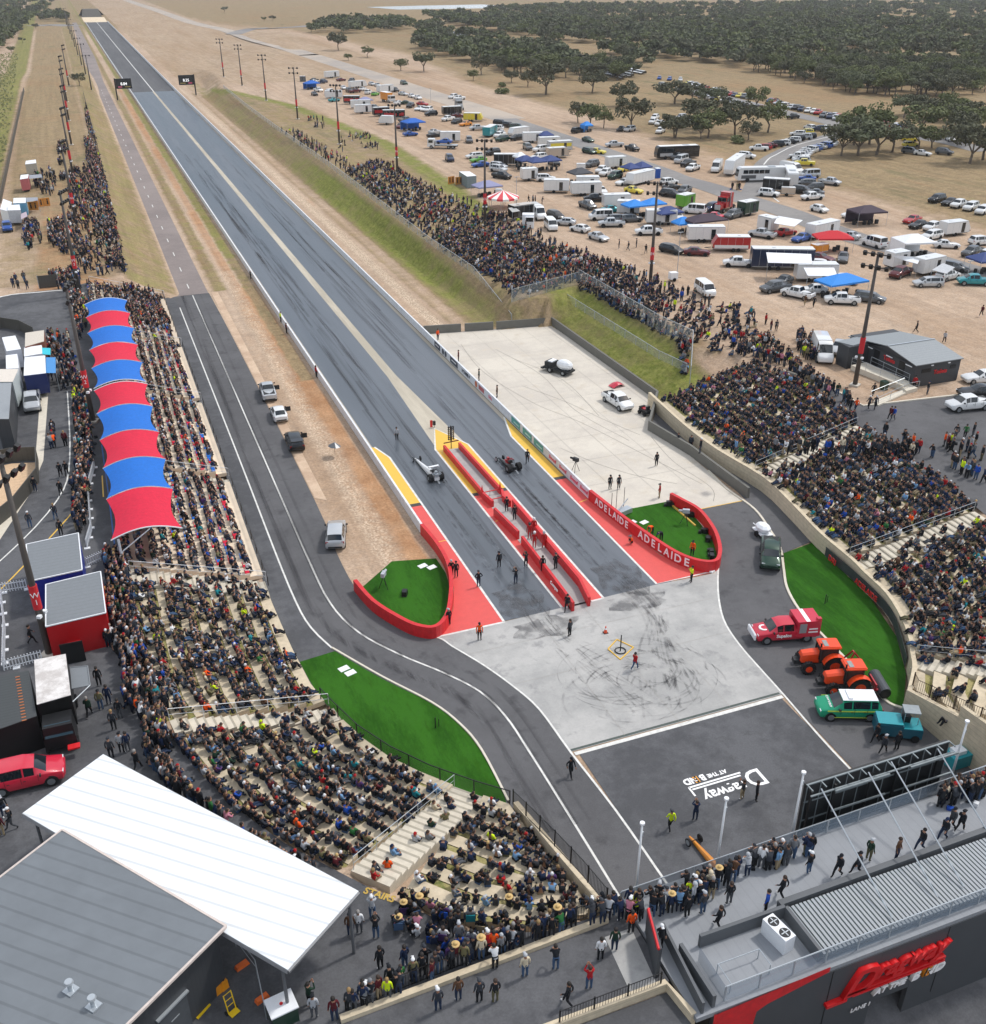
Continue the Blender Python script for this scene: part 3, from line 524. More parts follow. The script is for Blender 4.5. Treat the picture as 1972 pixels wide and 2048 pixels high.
b=MB(); b.box((0,0,.85),(1.9,.1,.1),rz=.1); b.build('crossbar',mat('maroon_bar','6a1f1c',.5),g)
for k,z in enumerate((2.7,2.45,2.2,1.95,1.7,1.45,1.2)):
 for s in (-1,1):
  b=MB(); b.cyl((s*.28,-.1,z),(s*.28,.1,z),.1,n=8); b.build('lamp',mat('lamp_amber','6b5a35',.3) if k in (2,3,4) else BLACKM,g)
g=empty('photo_marker',(34.4,109,0),label='small red and white marker post at the nose of the yellow island',cat='marker'); b=MB(); b.box((-.2,0,.6),(.3,.08,.9)); b.build('red_board',REDW,g); b=MB(); b.box((.2,.1,.6),(.3,.3,.5)); b.cyl((.2,.1,0),(.2,.1,.4),.04); b.build('sensor_box',BLACKM,g)
for P,l in (([(44.3,143.6),(50,142.6)],'short grey barrier with an opening beside the white wall'),([(50.6,142.5),(55,141.7)],'middle grey barrier panel at the back of the pale pad'),([(55.5,141.6),(64.4,140.4),(64.4,107.1)],'long grey barrier with a corner behind the pale pad'),([(64.4,107.1),(58.7,98.9),(59.7,90.8),(59.8,79.3)],'grey barrier bending along the service lane below the right stand')):
 b=MB(); wallmesh(b,V3(P),1.25,.3); b.build('grey_barrier',GWALL,label=l,cat='barrier',group='grey barriers round the pale pad')
# ---------------------------------------------------------------- seating terraces
SEATS=[]   # spectator seats: (pos,dir,section,row,col)
NOSEAT=[]
def terrace(name,F,Bk,n,z0,z1,lab,grass=True,front=0.0,ledge=.9,fill=.9,plinth=None,step=.6,gap=()):
 m=max(4,int((V3(F)[0]-V3(F)[-1]).length/2)) ; m=min(m,26); A=resample(V3(F),m); B=resample(V3(Bk),m)
 o=empty(name,(A[0].x,A[0].y,z0),label=lab,cat='terrace',group='spectator terraces round the track'); org=Vector((A[0].x,A[0].y,z0)); conc=MB(); gr=MB()
 row=lambda k:[a.lerp(b_,k/n) for a,b_ in zip(A,B)]
 if front>0:
  r=row(0); conc.grid([[Vector((p.x,p.y,z0-front))-org for p in r],[Vector((p.x,p.y,z0))-org for p in r]])
 rise=(z1-z0)/n
 for k in range(n):
  z=z0+rise*k; r0=row(k); r1=row(k+1); w=[(q-p).length for p,q in zip(r0,r1)]; f=[min(1,ledge/max(.01,x)) for x in w]
  mid=[p.lerp(q,ff) for p,q,ff in zip(r0,r1,f)]
  lz=lambda P,zz:[Vector((p.x,p.y,zz))-org for p in P]
  conc.grid([lz(r0,z),lz(mid,z)]); (gr if grass else conc).grid([lz(mid,z-(.05 if grass else 0)),lz(r1,z-(.05 if grass else 0))])
  conc.grid([lz(r1,z-.06),lz(r1,z+rise)])
  L_=sum((r1[i+1]-r1[i]).length for i in range(m-1)); ns=max(1,int(L_/step)); S=resample(r1,ns+1)
  for j in range(ns):
   p=S[j].lerp(S[j+1],.5); t=S[j+1]-S[j]; nn=Vector((-t.y,t.x,0)).normalized()
   if (A[m//2]-B[m//2]).dot(nn)<0: nn=-nn
   if any(abs((j+.5)/ns-g0)<g1 for g0,g1 in gap): continue
   SEATS.append((Vector((p.x,p.y,z+rise))-nn*.22,nn,name+lab,k,j,fill,rise))
   if grass and rnd.random()<.36: SEATS.append((Vector((p.x,p.y,z))+nn*rnd.uniform(.45,.8)+t.normalized()*rnd.uniform(-.2,.2)+Vector((0,0,.02)),nn,name+lab,k,j,-fill,rise))
 for e in (0,-1):   # end faces
  for k in range(n):
   a=row(k)[e]; c=row(k+1)[e]; conc.add([Vector((a.x,a.y,z0-max(front,.3)))-org,Vector((c.x,c.y,z0-max(front,.3)))-org,Vector((c.x,c.y,z0+rise*k))-org,Vector((a.x,a.y,z0+rise*k))-org],[(0,1,2,3)])
 conc.build('terrace_steps',BLOCK if grass else TREAD,o); 
 if grass: gr.build('grass_treads',TGRASS,o)
 return o
def stairs(F,Bk,w,z0,z1,n,lab):
 A,B=Vector((*F,0)),Vector((*Bk,0)); d=(B-A); L_=d.length; d.normalize(); s=Vector((-d.y,d.x,0))*w/2; b=MB(); st=L_/n; nm_=mat('painted_riser_shade','a39c8c',.8)  # darker tread-edge strips: riser shade put into the colour to define the steps
 for k in range(n):
  z=z0+(z1-z0)*(k+1)/n; p=A+d*st*k; q=A+d*st*(k+1)
  b.add([p-s+Vector((0,0,z)),p+s+Vector((0,0,z)),q+s+Vector((0,0,z)),q-s+Vector((0,0,z)),p-s+Vector((0,0,z0-.4)),p+s+Vector((0,0,z0-.4)),q+s+Vector((0,0,z0-.4)),q-s+Vector((0,0,z0-.4))],[(0,1,2,3),(4,5,1,0),(1,5,6,2),(3,7,4,0),(2,6,7,3)]); b.quad(p-s+Vector((0,0,z+.004)),p+s+Vector((0,0,z+.004)),p+d*.16+s+Vector((0,0,z+.004)),p+d*.16-s+Vector((0,0,z+.004)),1)
  if rnd.random()<.45: SEATS.append((q+s*rnd.uniform(-.8,.8)+Vector((0,0,z)),-d,'stairs '+lab,0,k,1,.2))
 return b.build('stair_flight',[mat('stair_concrete','c9c1b0',.8,noise=.12,scale=1.5),nm_],label=lab,cat='stairs',group='stair aisles between the terraces')
def rail(P,h,lab,m=STEELG,sp=2.2,cat='handrail',r=.026,mid=True,name='handrail',grp=None):
 P=V3(P); o=empty(name,P[0],label=lab,cat=cat,group=grp); org=P[0]; b=MB()
 L_=sum((P[i+1]-P[i]).length for i in range(len(P)-1)); n=max(2,int(L_/sp)+1); S=resample(P,n)
 for i in range(len(P)-1):
  b.cyl(P[i]-org+Vector((0,0,h)),P[i+1]-org+Vector((0,0,h)),r,n=5)
  if mid: b.cyl(P[i]-org+Vector((0,0,h*.5)),P[i+1]-org+Vector((0,0,h*.5)),r*.7,n=4)
 b.build('rail',m,o); b=MB()
 for p in S: b.cyl(p-org,p-org+Vector((0,0,h)),r,n=5)
 b.build('posts',m,o); return o
stand_ranges=((151.5,176),(128.5,149.8),(104.8,126.5),(82,102.5)); nm4=('farthest','second','third','nearest')
for i,(y0,y1) in enumerate(stand_ranges):
 terrace('seating_stand',[(9.0,y1),(9.0,y0)],[(-2.3,y1),(-2.3,y0)],10,.35,ZC,f'concrete terrace of flip seats under the canopy row, {nm4[i]} from the start line' if i else 'concrete terrace farthest up the strip, half covered by the first canopy',grass=False,front=.4,step=.56,fill=(.95,.86,.82,.8)[i])
for i,y in enumerate((177,150.6,127.5,103.6,80.6)):
 stairs((9.0,y-.9),(-2.3,y-.9),1.4 if i<4 else 2.6,.0,ZC,20,f'{ORD[i]} stair aisle down the left seating, counted from the far end')
 rail([(9.1,y+.1,.4),(-2.2,y+.1,ZC)],1.0,f'{ORD[i]} white sloping handrail on the left seating, counted from the far end',WHW,cat='handrail',grp='sloping handrails of the left seating')
terrace('grass_terrace',[(8.9,79.2),(8.9,78),(9.2,70),(9.7,64),(10.2,62)],[(-2.3,79.2),(-2.3,75),(-2.3,69),(-2.0,63),(-1.2,59.6)],8,.35,ZC,'curved grass terrace between the canopy stand and the white rail, left of the road',front=.4,step=.62,fill=.97)
stairs((10.8,60.3),(-.9,58.4),1.5,0,ZC,20,'white stair aisle between the left grass terrace and the curved one below it'); rail([(10.4,61.4,.4),(-1.0,59.2,ZC)],1,'white handrail at the lower end of the left grass terrace',WHW)
terrace('grass_terrace',[(11.0,59.3),(12.2,55.8),(13.3,53.8),(15,51.5),(16.4,49.9)],[(-.8,57.4),(.2,54),(2,49.5),(4.5,45.5),(7.0,42.3)],8,.35,ZC,'sweeping curved grass terrace behind the white canopy building',front=.4,step=.56,fill=.98)
stairs((17.2,49.0),(8.3,40.8),2.6,0,ZC,18,'wide concrete stair aisle leading down to the word STAIRS'); rail([(16.4,49.6,.5),(7.6,41.8,ZC)],1,'steel handrail down the middle of the wide concrete stairs')
terrace('grass_terrace',[(18.0,48.2),(19.3,46.9),(19.5,45.2),(19.6,43)],[(9.6,39.2),(12.5,35.9),(16,34.4),(19.4,34.0)],7,.35,ZC,'fan-shaped grass terrace beside the black stepped fence, nearest the deck',front=.4,step=.6,fill=.88)
text('ground_lettering','STAIRS',.62,mat('faded_yellow','b99a45',.7),loc=G('E',282,978,ZC+.03),rot=(0,0,R(-42)),depth=.003,bold=.02,kind='structure')
RF=[(62.3,103.3),(61.5,95),(61.4,88),(62.2,80.2),(61.4,74),(60.3,68),(59.9,62.8)]; RF2=[(59.5,60.5),(59.0,57),(57.6,53.4),(56.0,50.6),(54.9,49.2)]; RF3=[(53.9,48),(51.6,45.6),(51.5,39)]
b=MB(); wallmesh(b,spline(V3([(62.6,106)]+RF+RF2+[(53.7,47.6),(51.4,45.5)]),3),1.75,.35); b.build('retaining_wall',BLOCK,label='low curved sandstone retaining wall under the right-hand crowd',cat='wall')
b=MB(); wallmesh(b,V3([(51.35,45.6),(51.35,36.6)]),[1.75,4.0],.35); wallmesh(b,V3([(51.35,40.7),(51.35,36)]),[3.9,4.3],.3); b.build('retaining_wall',BLOCK,label='tall stepped sandstone wall at the right behind the teal sweeper',cat='wall')
terrace('grass_terrace',[(62.4,103),(61.7,95),(61.6,88),(62.4,82.4)],[(77.2,105.6),(78.4,96),(77.5,88),(76.7,84)],10,1.6,ZC,'packed grass terrace farthest up the track on the right',front=1.4,step=.58,fill=.98)
stairs((62.4,81.2),(76.6,82.6),2.0,1.3,ZC,22,'upper stair aisle through the right-hand crowd'); rail([(62.4,82.2,1.6),(76.6,83.7,ZC)],1,'steel handrail along the upper stair aisle on the right')
terrace('grass_terrace',[(62.3,80),(61.5,74),(60.5,68),(60.1,63.6)],[(76.2,81.4),(75.6,74),(74.8,68),(73.8,63.2)],10,1.6,ZC,'packed grass terrace in the middle of the right-hand side',front=1.4,step=.58,fill=.98)
stairs((60.0,62.3),(73.6,61.8),2.0,1.3,ZC,22,'middle stair aisle through the right-hand crowd'); rail([(60,63.4,1.6),(73.6,62.9,ZC)],1,'steel handrail along the middle stair aisle on the right')
terrace('grass_terrace',[(59.9,61.0),(59.2,57),(57.8,53.4),(56.2,50.6),(55.2,49.4)],[(73,60.6),(71.2,54),(67.5,48.5),(62,43.4),(59.3,42.2)],10,1.6,ZC,'curved grass terrace nearest the camera on the right, above the green lawn',front=1.4,step=.6,fill=.9,)
stairs((54.4,48.4),(58.4,41.6),1.8,1.3,ZC,14,'lowest stair aisle at the right edge above the wall'); rail([(55.0,49.0,1.6),(59.2,42.4,ZC)],1,'steel handrail along the lowest stair aisle on the right')
terrace('grass_terrace',[(53.6,47.6),(51.7,45.5),(51.7,41)],[(57.6,41.3),(54.5,40),(52.6,39.6)],5,1.6,ZC,'small grass terrace with steps above the tall sandstone wall',front=1.4,step=1.1,fill=.25)
b=MB(); P=spline(V3([(59.9,66.2),(59.35,60),(58.5,55.6),(56.8,52.4),(54.9,49.4)]),4); wallmesh(b,[p+Vector((-.24,0,.25)) for p in P],.95,.04); s_=b.build('wall_banner',DKGREY,label='dark grey banner with red lettering on the curved sandstone wall',cat='banner')
wall_text(s_,'banner_lettering','DRI',(59.55,65.6),(59.3,63.4),.75,.8,REDW,off=.3); wall_text(s_,'banner_lettering','ADELAIDE',(59.25,61.4),(58.75,57.0),.75,.75,REDW,off=.32)
# ---------------------------------------------------------------- fences
def mesh_fence(P,h,lab,m,sp=3,name='chain_fence',post=STEELG,grp=None,rail_=True):
 P=V3(P); org=P[0]; o=empty(name,org,label=lab,cat='fence',group=grp); b=MB()
 for i in range(len(P)-1): a,c=P[i]-org,P[i+1]-org; b.quad(a,c,c+Vector((0,0,h)),a+Vector((0,0,h)))
 b.build('mesh_panel',m,o); b=MB(); L_=sum((P[i+1]-P[i]).length for i in range(len(P)-1))
 for p in resample(P,max(2,int(L_/sp)+1)): b.cyl(p-org,p-org+Vector((0,0,h+.05)),.045,n=5)
 if rail_:
  for i in range(len(P)-1): b.cyl(P[i]-org+Vector((0,0,h)),P[i+1]-org+Vector((0,0,h)),.04,n=4)
 b.build('frame',post,o); return o
CHAIN=mat('chain_mesh','a9b1b5',.5,.3,noise=0,alpha=.34); CHAIND=mat('dark_mesh','2b2d2e',.6,noise=0,alpha=.28)
crest=[(60.5,468),(59.2,400),(58.8,334),(58.9,267),(58.3,218),(58.0,183),(58.6,160),(58.2,142)]
mesh_fence([(x,y,zat(x,y)) for x,y in crest],1.3,'long chain fence along the crest of the embankment in front of the standing crowd',CHAIN)
mesh_fence([(58.2,142,3.9),(64,144,4),(72,147,4)],2.0,'tall chain fence across the end of the embankment',CHAIN); mesh_fence([(72,147,4),(72.1,121,4),(73,113.4,4),(66.5,103,3.4)],2.4,'tall chain fence stepping down to the right stand',CHAIN)
mesh_fence([(68.4,147,2.4),(68.8,115,2.4),(69.3,108.4,2.7)],1.2,'lower chain fence half way up the grass bank',CHAIN)
def bal(P,h,lab,m=BLACKM,sp=.16,seg=2.4,name='black_fence',cat='fence'):
 P=V3(P); org=P[0]; o=empty(name,org,label=lab,cat=cat); b=MB(); L_=sum((P[i+1]-P[i]).length for i in range(len(P)-1))
 for p in resample(P,int(L_/sp)+2): b.box(p-org+Vector((0,0,h*.5)),(.02,.02,h))
 for i in range(len(P)-1):
  for z in (.08,h): b.cyl(P[i]-org+Vector((0,0,z)),P[i+1]-org+Vector((0,0,z)),.025,n=4)
 b.build('bars',m,o); b=MB()
 for p in resample(P,int(L_/seg)+2): b.box(p-org+Vector((0,0,h*.55)),(.07,.07,h*1.1))
 b.build('posts',m,o); return o
mesh_fence([(10.0,62.3,.3),(10.6,60.2,.3),(11.6,57.1,.3),(13.2,54,.3),(15.2,51.2,.3),(17.6,48.6,.3),(19.4,46.9,.3)],1.1,'low black mesh fence curving along the green lawn in front of the terraces',CHAIND,post=BLACKM,sp=2.6,name='mesh_fence')
bal([(19.6,46.8,.2),(19.7,43.5,1.4),(19.8,40,2.6),(19.9,37,3.5),(20.0,34.2,4.1)],1.25,'black picket fence stepping up beside the road to the deck')
b=MB(); wallmesh(b,V3([(19.75,46.7),(19.95,34)]),[.5,4.1],.35,base=.3); b.build('retaining_wall',BLOCK,label='stepped sandstone wall under the black picket fence beside the road',cat='wall')
mesh_fence([(8.9,178,.3),(8.9,151,.3)],1.0,'thin mesh fence at the foot of the farthest left stand',CHAIND,post=BLACKM,name='mesh_fence'); mesh_fence([(9.15,150,.3),(9.15,80,.3)],.9,'thin dark fence along the foot of the left seating beside the road',CHAIND,post=BLACKM,name='mesh_fence')
mesh_fence([(3.4,180,4),(4.5,265,4),(4.8,320,4),(5.2,465,4)],1.1,'long thin fence in front of the standing crowd on the left bank',CHAIND,post=BLACKM,name='mesh_fence')
bal([(5.0,33.2,ZC),(12.8,33.6,ZC),(16,33.9,ZC),(20.2,33.9,ZC)],1.05,'black handrail fence that standing spectators lean on below the fan terrace')
b=MB(); wallmesh(b,V3([(4.6,32.7,ZC),(12.6,33.0,ZC),(19.6,33.3,ZC)]),.3,.35); b.build('garden_wall',BLOCK,label='low sandstone ledge under the feet of the spectators at the black handrail',cat='wall')
bal([(14.6,28.6,ZC),(20.3,28.7,ZC)],1.05,'short black handrail at the lower edge of the concourse'); b=MB(); wallmesh(b,V3([(8,28.6,ZC),(20.6,28.7,ZC),(21.0,26.6,ZC)]),.25,.3,base=4); b.build('retaining_wall',BLOCK,label='retaining wall at the bottom edge of the concourse, partly in view',cat='wall')
bal([(52.0,45.9,1.75),(51.5,45,1.9),(51.5,37,4.3)],1.1,'bronze bar fence on top of the tall sandstone wall',mat('bronze_bars','4a3a2c',.5,.3),sp=.2)
FENB=mat('dark_olive_sheet','4b4943',.6,noise=.06,stripes=((1,1,0),.4,.12))
for P,l in (([(-17,485),(-18,250)],'long dark sheet fence far up the left side of the spectator ground'),([(-20,157),(-14.7,156.4),(-12.2,154),(-10.4,150)],'curved olive sheet fence behind the upper food stalls'),([(-16,107),(-12.2,107.9),(-9.7,107.2),(-9.6,101.8),(-11.6,95.8),(-15,90)],'curved olive sheet fence round the pale dirt yard on the left')):
 b=MB(); wallmesh(b,V3(P,ZC),1.6,.08); b.build('sheet_fence',FENB,label=l,cat='fence')
sheet('dirt_yard',[(-16,106.6),(-12.3,107.4),(-10,106.8),(-9.9,101.8),(-11.9,95.8),(-15,90.4),(-30,90),(-30,106)],ZC+.02,mat('yard_dirt','c9ab8a',.9,noise=.15))
g=empty('screen_panel',(-7,172,0),label='dark square sheet panel standing where the crowd path meets the road',cat='screen'); b=MB(); b.box((-1.4,4.2,ZC+1),(2.9,.1,2)); b.build('panel',FENB,g); b=MB(); b.cyl((-2.9,4.2,ZC),(-2.9,4.2,ZC+2.1),.05); b.cyl((.1,4.2,ZC),(.1,4.2,ZC+2.1),.05); b.build('posts',STEELG,g)
WPL=mat('white_plastic','e4e7ea',.5,noise=.03)
def picket(P,lab):
 P=V3(P,ZC); org=P[0]; o=empty('picket_fence',org,label=lab,cat='fence',group='white plastic crowd pickets'); b=MB(); L_=sum((P[i+1]-P[i]).length for i in range(len(P)-1))
 for p in resample(P,int(L_/.22)+2): b.box(p-org+Vector((0,0,.55)),(.07,.05,.95))
 for i in range(len(P)-1):
  for z in (.3,.85): b.cyl(P[i]-org+Vector((0,0,z)),P[i+1]-org+Vector((0,0,z)),.035,n=4)
 b.build('pickets',WPL,o); b=MB()
 for p in resample(P,int(L_/2)+2): b.box(p-org+Vector((0,0,.04)),(.5,.35,.08))
 b.build('feet',WPL,o)
picket([(-5.6,82.6),(-3.9,83.6),(-3.0,82.2)],'white picket panels forming a corner above the blue kiosk'); picket([(-4.2,103.2),(-5.0,97.7),(-5.0,89.0),(-5.5,86.0)],'long white picket run beside the standing crowd behind the canopies')
picket([(-10.4,80.7),(-12.4,80.8),(-11.9,75),(-11.8,69.3),(-9.2,69.6)],'white picket fence boxing in the yard behind the two kiosks'); picket([(-4.2,70.8),(-2.4,71.5)],'short white picket panel between the red kiosk and the terrace')
# ---------------------------------------------------------------- canopies
CB=mat('canopy_blue','0a66bf',.8,noise=.1,scale=3,bump=.5); CRD=mat('canopy_red','c91238',.8,noise=.1,scale=3,bump=.5); PIPE=mat('white_pipe','d9dde0',.4,noise=.03)
ys_c=[157.5,149.2,141.0,133.0,125.2,117.3,117.0,109.0,101.2,93.5,85.9,78.6]
cy=[(156,148.5),(148.3,140.6),(140.4,132.9),(132.7,125.4),(125.2,117.6),(116.9,109.4),(109.2,102),(101.8,94.7),(94.5,87.6),(87.4,80.2)]
ce=[('M',(490,590),(720,560)),('M',(500,665),(730,632)),('M',(505,750),(750,722)),('M',(515,850),(772,812)),('M',(525,955),(800,912)),('M',(540,1075),(825,1030)),('M',(557,1215),(848,1163)),('M',(575,1365),(885,1308)),('M',(590,1520),(915,1470)),('M',(608,1700),(960,1635))]
ends=[G('M',*a,7.2).y*.5+G('M',*b_,7.2).y*.5 for _,a,b_ in ce]+[81.3]
for i in range(10):
 y1,y0=ends[i],ends[i+1]; 
 if i==4: y0+=.35
 if i==5: y1-=.35
 xa,xb=-3.2,2.6; o=empty('shade_canopy',((xa+xb)/2,(y0+y1)/2,ZC),label=f'{"blue" if i%2==0 else "red"} curved fabric canopy, {ORD[i]} from the far end of the row',cat='canopy',group='blue and red canopies over the left seating'); rows=[];Ly=y1-y0
 for j in range(9):
  v=j/8; r=[]
  for k in range(11):
   u=k/10; sag=.28*math.sin(math.pi*v)*2*abs(u-.5)**1.5*2; x=lerp(-2.95,2.95,u); x-=(u-.5)*2*.55*math.sin(math.pi*v)
   r.append((x,lerp(-Ly/2,Ly/2,v),2.6+1.0*math.sin(math.pi*(u*.8+.1))-.25*math.sin(math.pi*v)*.6))
  rows.append(r)
 b=MB(); b.grid(rows); fab=b.build('fabric',CB if i%2==0 else CRD,o,smooth=True)
 for s,v in (('arch',0),('arch',8)):
  b=MB()
  for k in range(10): b.cyl(rows[v][k],rows[v][k+1],.06,n=5)
  b.build('arch',PIPE,o)
 b=MB(); b.cyl((-2.35,-Ly/2,-.2),(-2.35,-Ly/2,2.9),.11,n=6); b.cyl((-2.3,-Ly/2,1.6),(.3,-Ly/2,3.4),.06,n=5); b.build('post',PIPE,o)
# ---------------------------------------------------------------- bottom left building and white canopy
o=empty('amenities_building',(0,0,0),label='dark grey building with a ribbed grey roof and two vent cowls, bottom left',cat='building')
ROOFG=mat('grey_roof_sheet','6f757a',.5,.1,noise=.08,scale=.6,stripes=((.66,.75,0),.85,.2)); ROOFW=mat('white_roof_sheet','dfe4e7',.55,noise=.05,scale=.35,stripes=((.655,.755,0),.85,.22))
gA=G('F',355,603,8.35); gB=G('F',1292,1155,8.35); ax=(gB-gA).normalized(); pr=Vector((-ax.y,ax.x,0)); 
if pr.y>0: pr=-pr
gC=gB+pr*13; gD=gA+pr*13
b=MB(); inset=.35; P4=[gA+ax*inset+pr*inset,gB-ax*inset+pr*inset,gC-ax*inset-pr*inset,gD+ax*inset-pr*inset]
b.prism([(p.x,p.y) for p in P4],ZC,8.15); wl=b.build('wall',DKGREY,o)
b=MB(); sl=lambda p,k:(p.x,p.y,7.75-.0*k); b.prism([(p.x,p.y) for p in (gA,gB,gC,gD)],8.2,8.35); rf=b.build('roof',ROOFG,o)
b=MB()
for p,q in ((gA,gB),(gB,gC),(gC,gD),(gD,gA)): b.cyl(Vector((p.x,p.y,8.31)),Vector((q.x,q.y,8.31)),.09,n=4)
b.build('roof_trim',mat('roof_trim','c9bdb5',.5),rf)
for x,y in ((405,1500),(535,1590)):
 p=G('F',x,y+20,8.4); c=MB(); c.box((p.x,p.y,8.39),(.55,.55,.07),rz=.7); c.cyl((p.x,p.y,8.35),(p.x,p.y,8.9),.12,n=12); c.cyl((p.x,p.y,8.9),(p.x,p.y,9.0),.22,.18,n=12); c.build('vent_cowl',STEELG,rf,smooth=False)
wx=lambda t,off,z:(gB+pr*t+ax*(off-.33)+Vector((0,0,z)))
for t in (3.6,8.6):
 c=MB(); p=gB+pr*t-ax*.33; ang=math.atan2(pr.y,pr.x); c.box((p.x,p.y,ZC+1.15),(1.7,.12,2.3),rz=ang); d_=c.build('door',mat('door_grey','4a4e52',.5),wl); c=MB(); c.box((p.x+ax.x*.06,p.y+ax.y*.06,ZC+2.38),(1.95,.16,.1),rz=ang); c.box((p.x+ax.x*.07,p.y+ax.y*.07,ZC+1.5),(.5,.02,.06),rz=ang); c.build('door_frame',STEELG,d_)
o=empty('white_canopy',(0,0,0),label='large flat white ribbed canopy roof behind the lower terraces',cat='canopy'); c4=[G('F',590,172,8.0),G('F',1960,965,8.0),G('F',1645,1405,8.0),G('F',128,510,8.0)]
c4[1]=G('S',717,1782,8.0); b=MB(); b.prism([(p.x,p.y) for p in c4],7.86,8.0); b.build('roof',ROOFW,o)
b=MB()
for i in range(4): p,q=c4[i],c4[(i+1)%4]; b.cyl(Vector((p.x,p.y,7.85)),Vector((q.x,q.y,7.85)),.12,n=5)
b.build('gutter',mat('gutter_grey','6e7073',.5),o)
for p,(dx,dy) in zip(c4,((.3,-.6),(-.6,-.4),(-.2,.5),(.5,.2))): b=MB(); b.cyl((p.x+dx,p.y+dy,ZC),(p.x+dx,p.y+dy,7.9),.09,n=6); b.build('post',mat('post_grey','5d6064',.5),o)
def acunit(p,lab,rz=0,s=1,mats=None):
 o=empty('air_conditioner',p,rz,label=lab,cat='air conditioner'); b=MB(); b.box((0,0,.55*s),(1.7*s,.75*s,1.1*s)); b.build('casing',WPL,o)
 for x in (-.42*s,.42*s): b=MB(); b.cyl((x,0,1.1*s),(x,0,1.13*s),.31*s,n=16); f=b.build('fan',BLACKM,o); b=MB(); b.box((x,0,1.14*s),(.5*s,.05,.02)); b.box((x,0,1.14*s),(.05,.5*s,.02)); b.build('blades',STEELG,f)
 return o
for x,y,l in ((50,1600,'white air conditioner with a round fan at the bottom left corner'),(255,1600,'second white air conditioner beside the pipes behind the grey roof')): acunit(G('F',x,y+60,ZC+.1),l,rz=-.75,s=1.05)
b=MB(); P=[G('F',x,y,ZC+.9) for x,y in ((0,1450),(80,1510),(150,1570),(160,1640),(230,1690))]; 
for i in range(len(P)-1): b.cyl(P[i],P[i+1],.05,n=5); b.cyl(P[i]+Vector((.2,.1,0)),P[i+1]+Vector((.2,.1,0)),.04,n=5)
b.build('pipework',STEELG,label='bundle of steel pipes between the air conditioners behind the grey building',cat='pipes')
# ---------------------------------------------------------------- deck building
o=empty('gatehouse_building',(22,26.5,0),label='dark gatehouse with a red and white sign and a paved deck on top',cat='building')
def L0(x,y,z): return Vector((x-22,y-26.5,z))
DECK=mat('deck_paving','8b8f94',.7,noise=.05,scale=1.2,stripes=((1,0,0),.6,.06)); PANEL=mat('precast_dark','43474b',.6,noise=.06,scale=.7)
b=MB(); b.box(L0(42,30.3,4.02),(42,7.9,.3)); b.build('deck_slab',DECK,o)
b=MB()
for x0,x1,z0,z1 in ((22,32.4,-3.6,3.9),(32.4,35.0,-.2,3.9),(35.0,46,-3.6,3.9),(46,49,-.2,3.9),(49,62,-3.6,3.9)): b.box(L0((x0+x1)/2,26.45,(z0+z1)/2),(x1-x0-.01,.3,z1-z0))
for x in (26,36,50): b.box(L0(x,30.3,.2),(.5,7.4,7.4))
b.box(L0(22.3,30.5,.2),(.4,7.5,7.3)); b.build('facade',PANEL,o)
b=MB(); b.box(L0(25.6,26.2,-2),(2.2,.12,1.6)); b.build('window',mat('dark_window','2c3338',.15,noise=0),o)
b=MB(); 
for x in (29.2,36.9,41): b.box(L0(x,26.28,1.2),(.03,.02,5.4))
b.build('panel_joint',BLACKM,o)
for X0,X1,Y0,Y1,l in ((23.3,28.6,30.0,30.0,0),(22.15,22.15,22.9,30,1)): pass
PAR=mat('parapet_grey','54585c',.6,noise=.04)
b=MB(); wallmesh(b,[L0(23.3,29.95,4.1),L0(28.6,29.95,4.1)],.95,.2); b.build('parapet',PAR,o); b=MB(); wallmesh(b,[L0(22.1,29.9,4.1),L0(22.1,26.6,4.1)],.95,.2); b.build('parapet',PAR,o)
b=MB(); wallmesh(b,[L0(28.6,30.4,4.1),L0(62,30.6,4.1)],.7,.35); b.build('kerb_beam',PAR,o); b=MB(); wallmesh(b,[L0(28.65,29.9,4.1),L0(28.65,26.9,4.1)],.95,.2); b.build('parapet',PAR,o)
sl_=MB()
for i in range(124): sl_.box(L0(28.95+i*.258,28.45,4.62),(.17,3.2,.12))
sl_.build('roof_slats',mat('white_slats','92989c',.5,noise=.03),o); b=MB(); b.box(L0(44.9,28.45,4.4),(32.3,3.2,.1)); b.build('slat_backing',mat('slat_backing','55595d',.6),o)
b=MB(); b.quad(L0(22.8,26.7,4.15),L0(62,26.9,4.15),L0(62,26.9,5.25),L0(22.8,26.7,5.25)); b.quad(L0(22.8,26.7,4.15),L0(22.8,29.2,4.15),L0(22.8,29.2,5.25),L0(22.8,26.7,5.25)); b.build('glass_balustrade',GLASSB,o)
b=MB()
b.cyl(L0(22.8,26.7,5.28),L0(62,26.9,5.28),.04,n=5)
for i in range(20): b.box(L0(22.8+i*2.05,26.72+i*.01,4.7),(.08,.06,1.1))
b.build('balustrade_rail',STEELG,o)
b=MB(); b.cyl(L0(23.3,28.2,4.9),L0(25.8,28.2,4.9),.03,n=5); b.cyl(L0(25.8,28.2,4.9),L0(25.8,27.2,4.9),.03,n=5); b.cyl(L0(23.3,28.2,4.9),L0(23.3,27,4.9),.03,n=5)
for x,y in ((23.3,28.2),(25.8,28.2),(25.8,27.2),(23.3,27)): b.cyl(L0(x,y,4.1),L0(x,y,4.9),.03,n=5)
b.build('roof_rail',STEELG,o)
b=MB(); zf=26.27
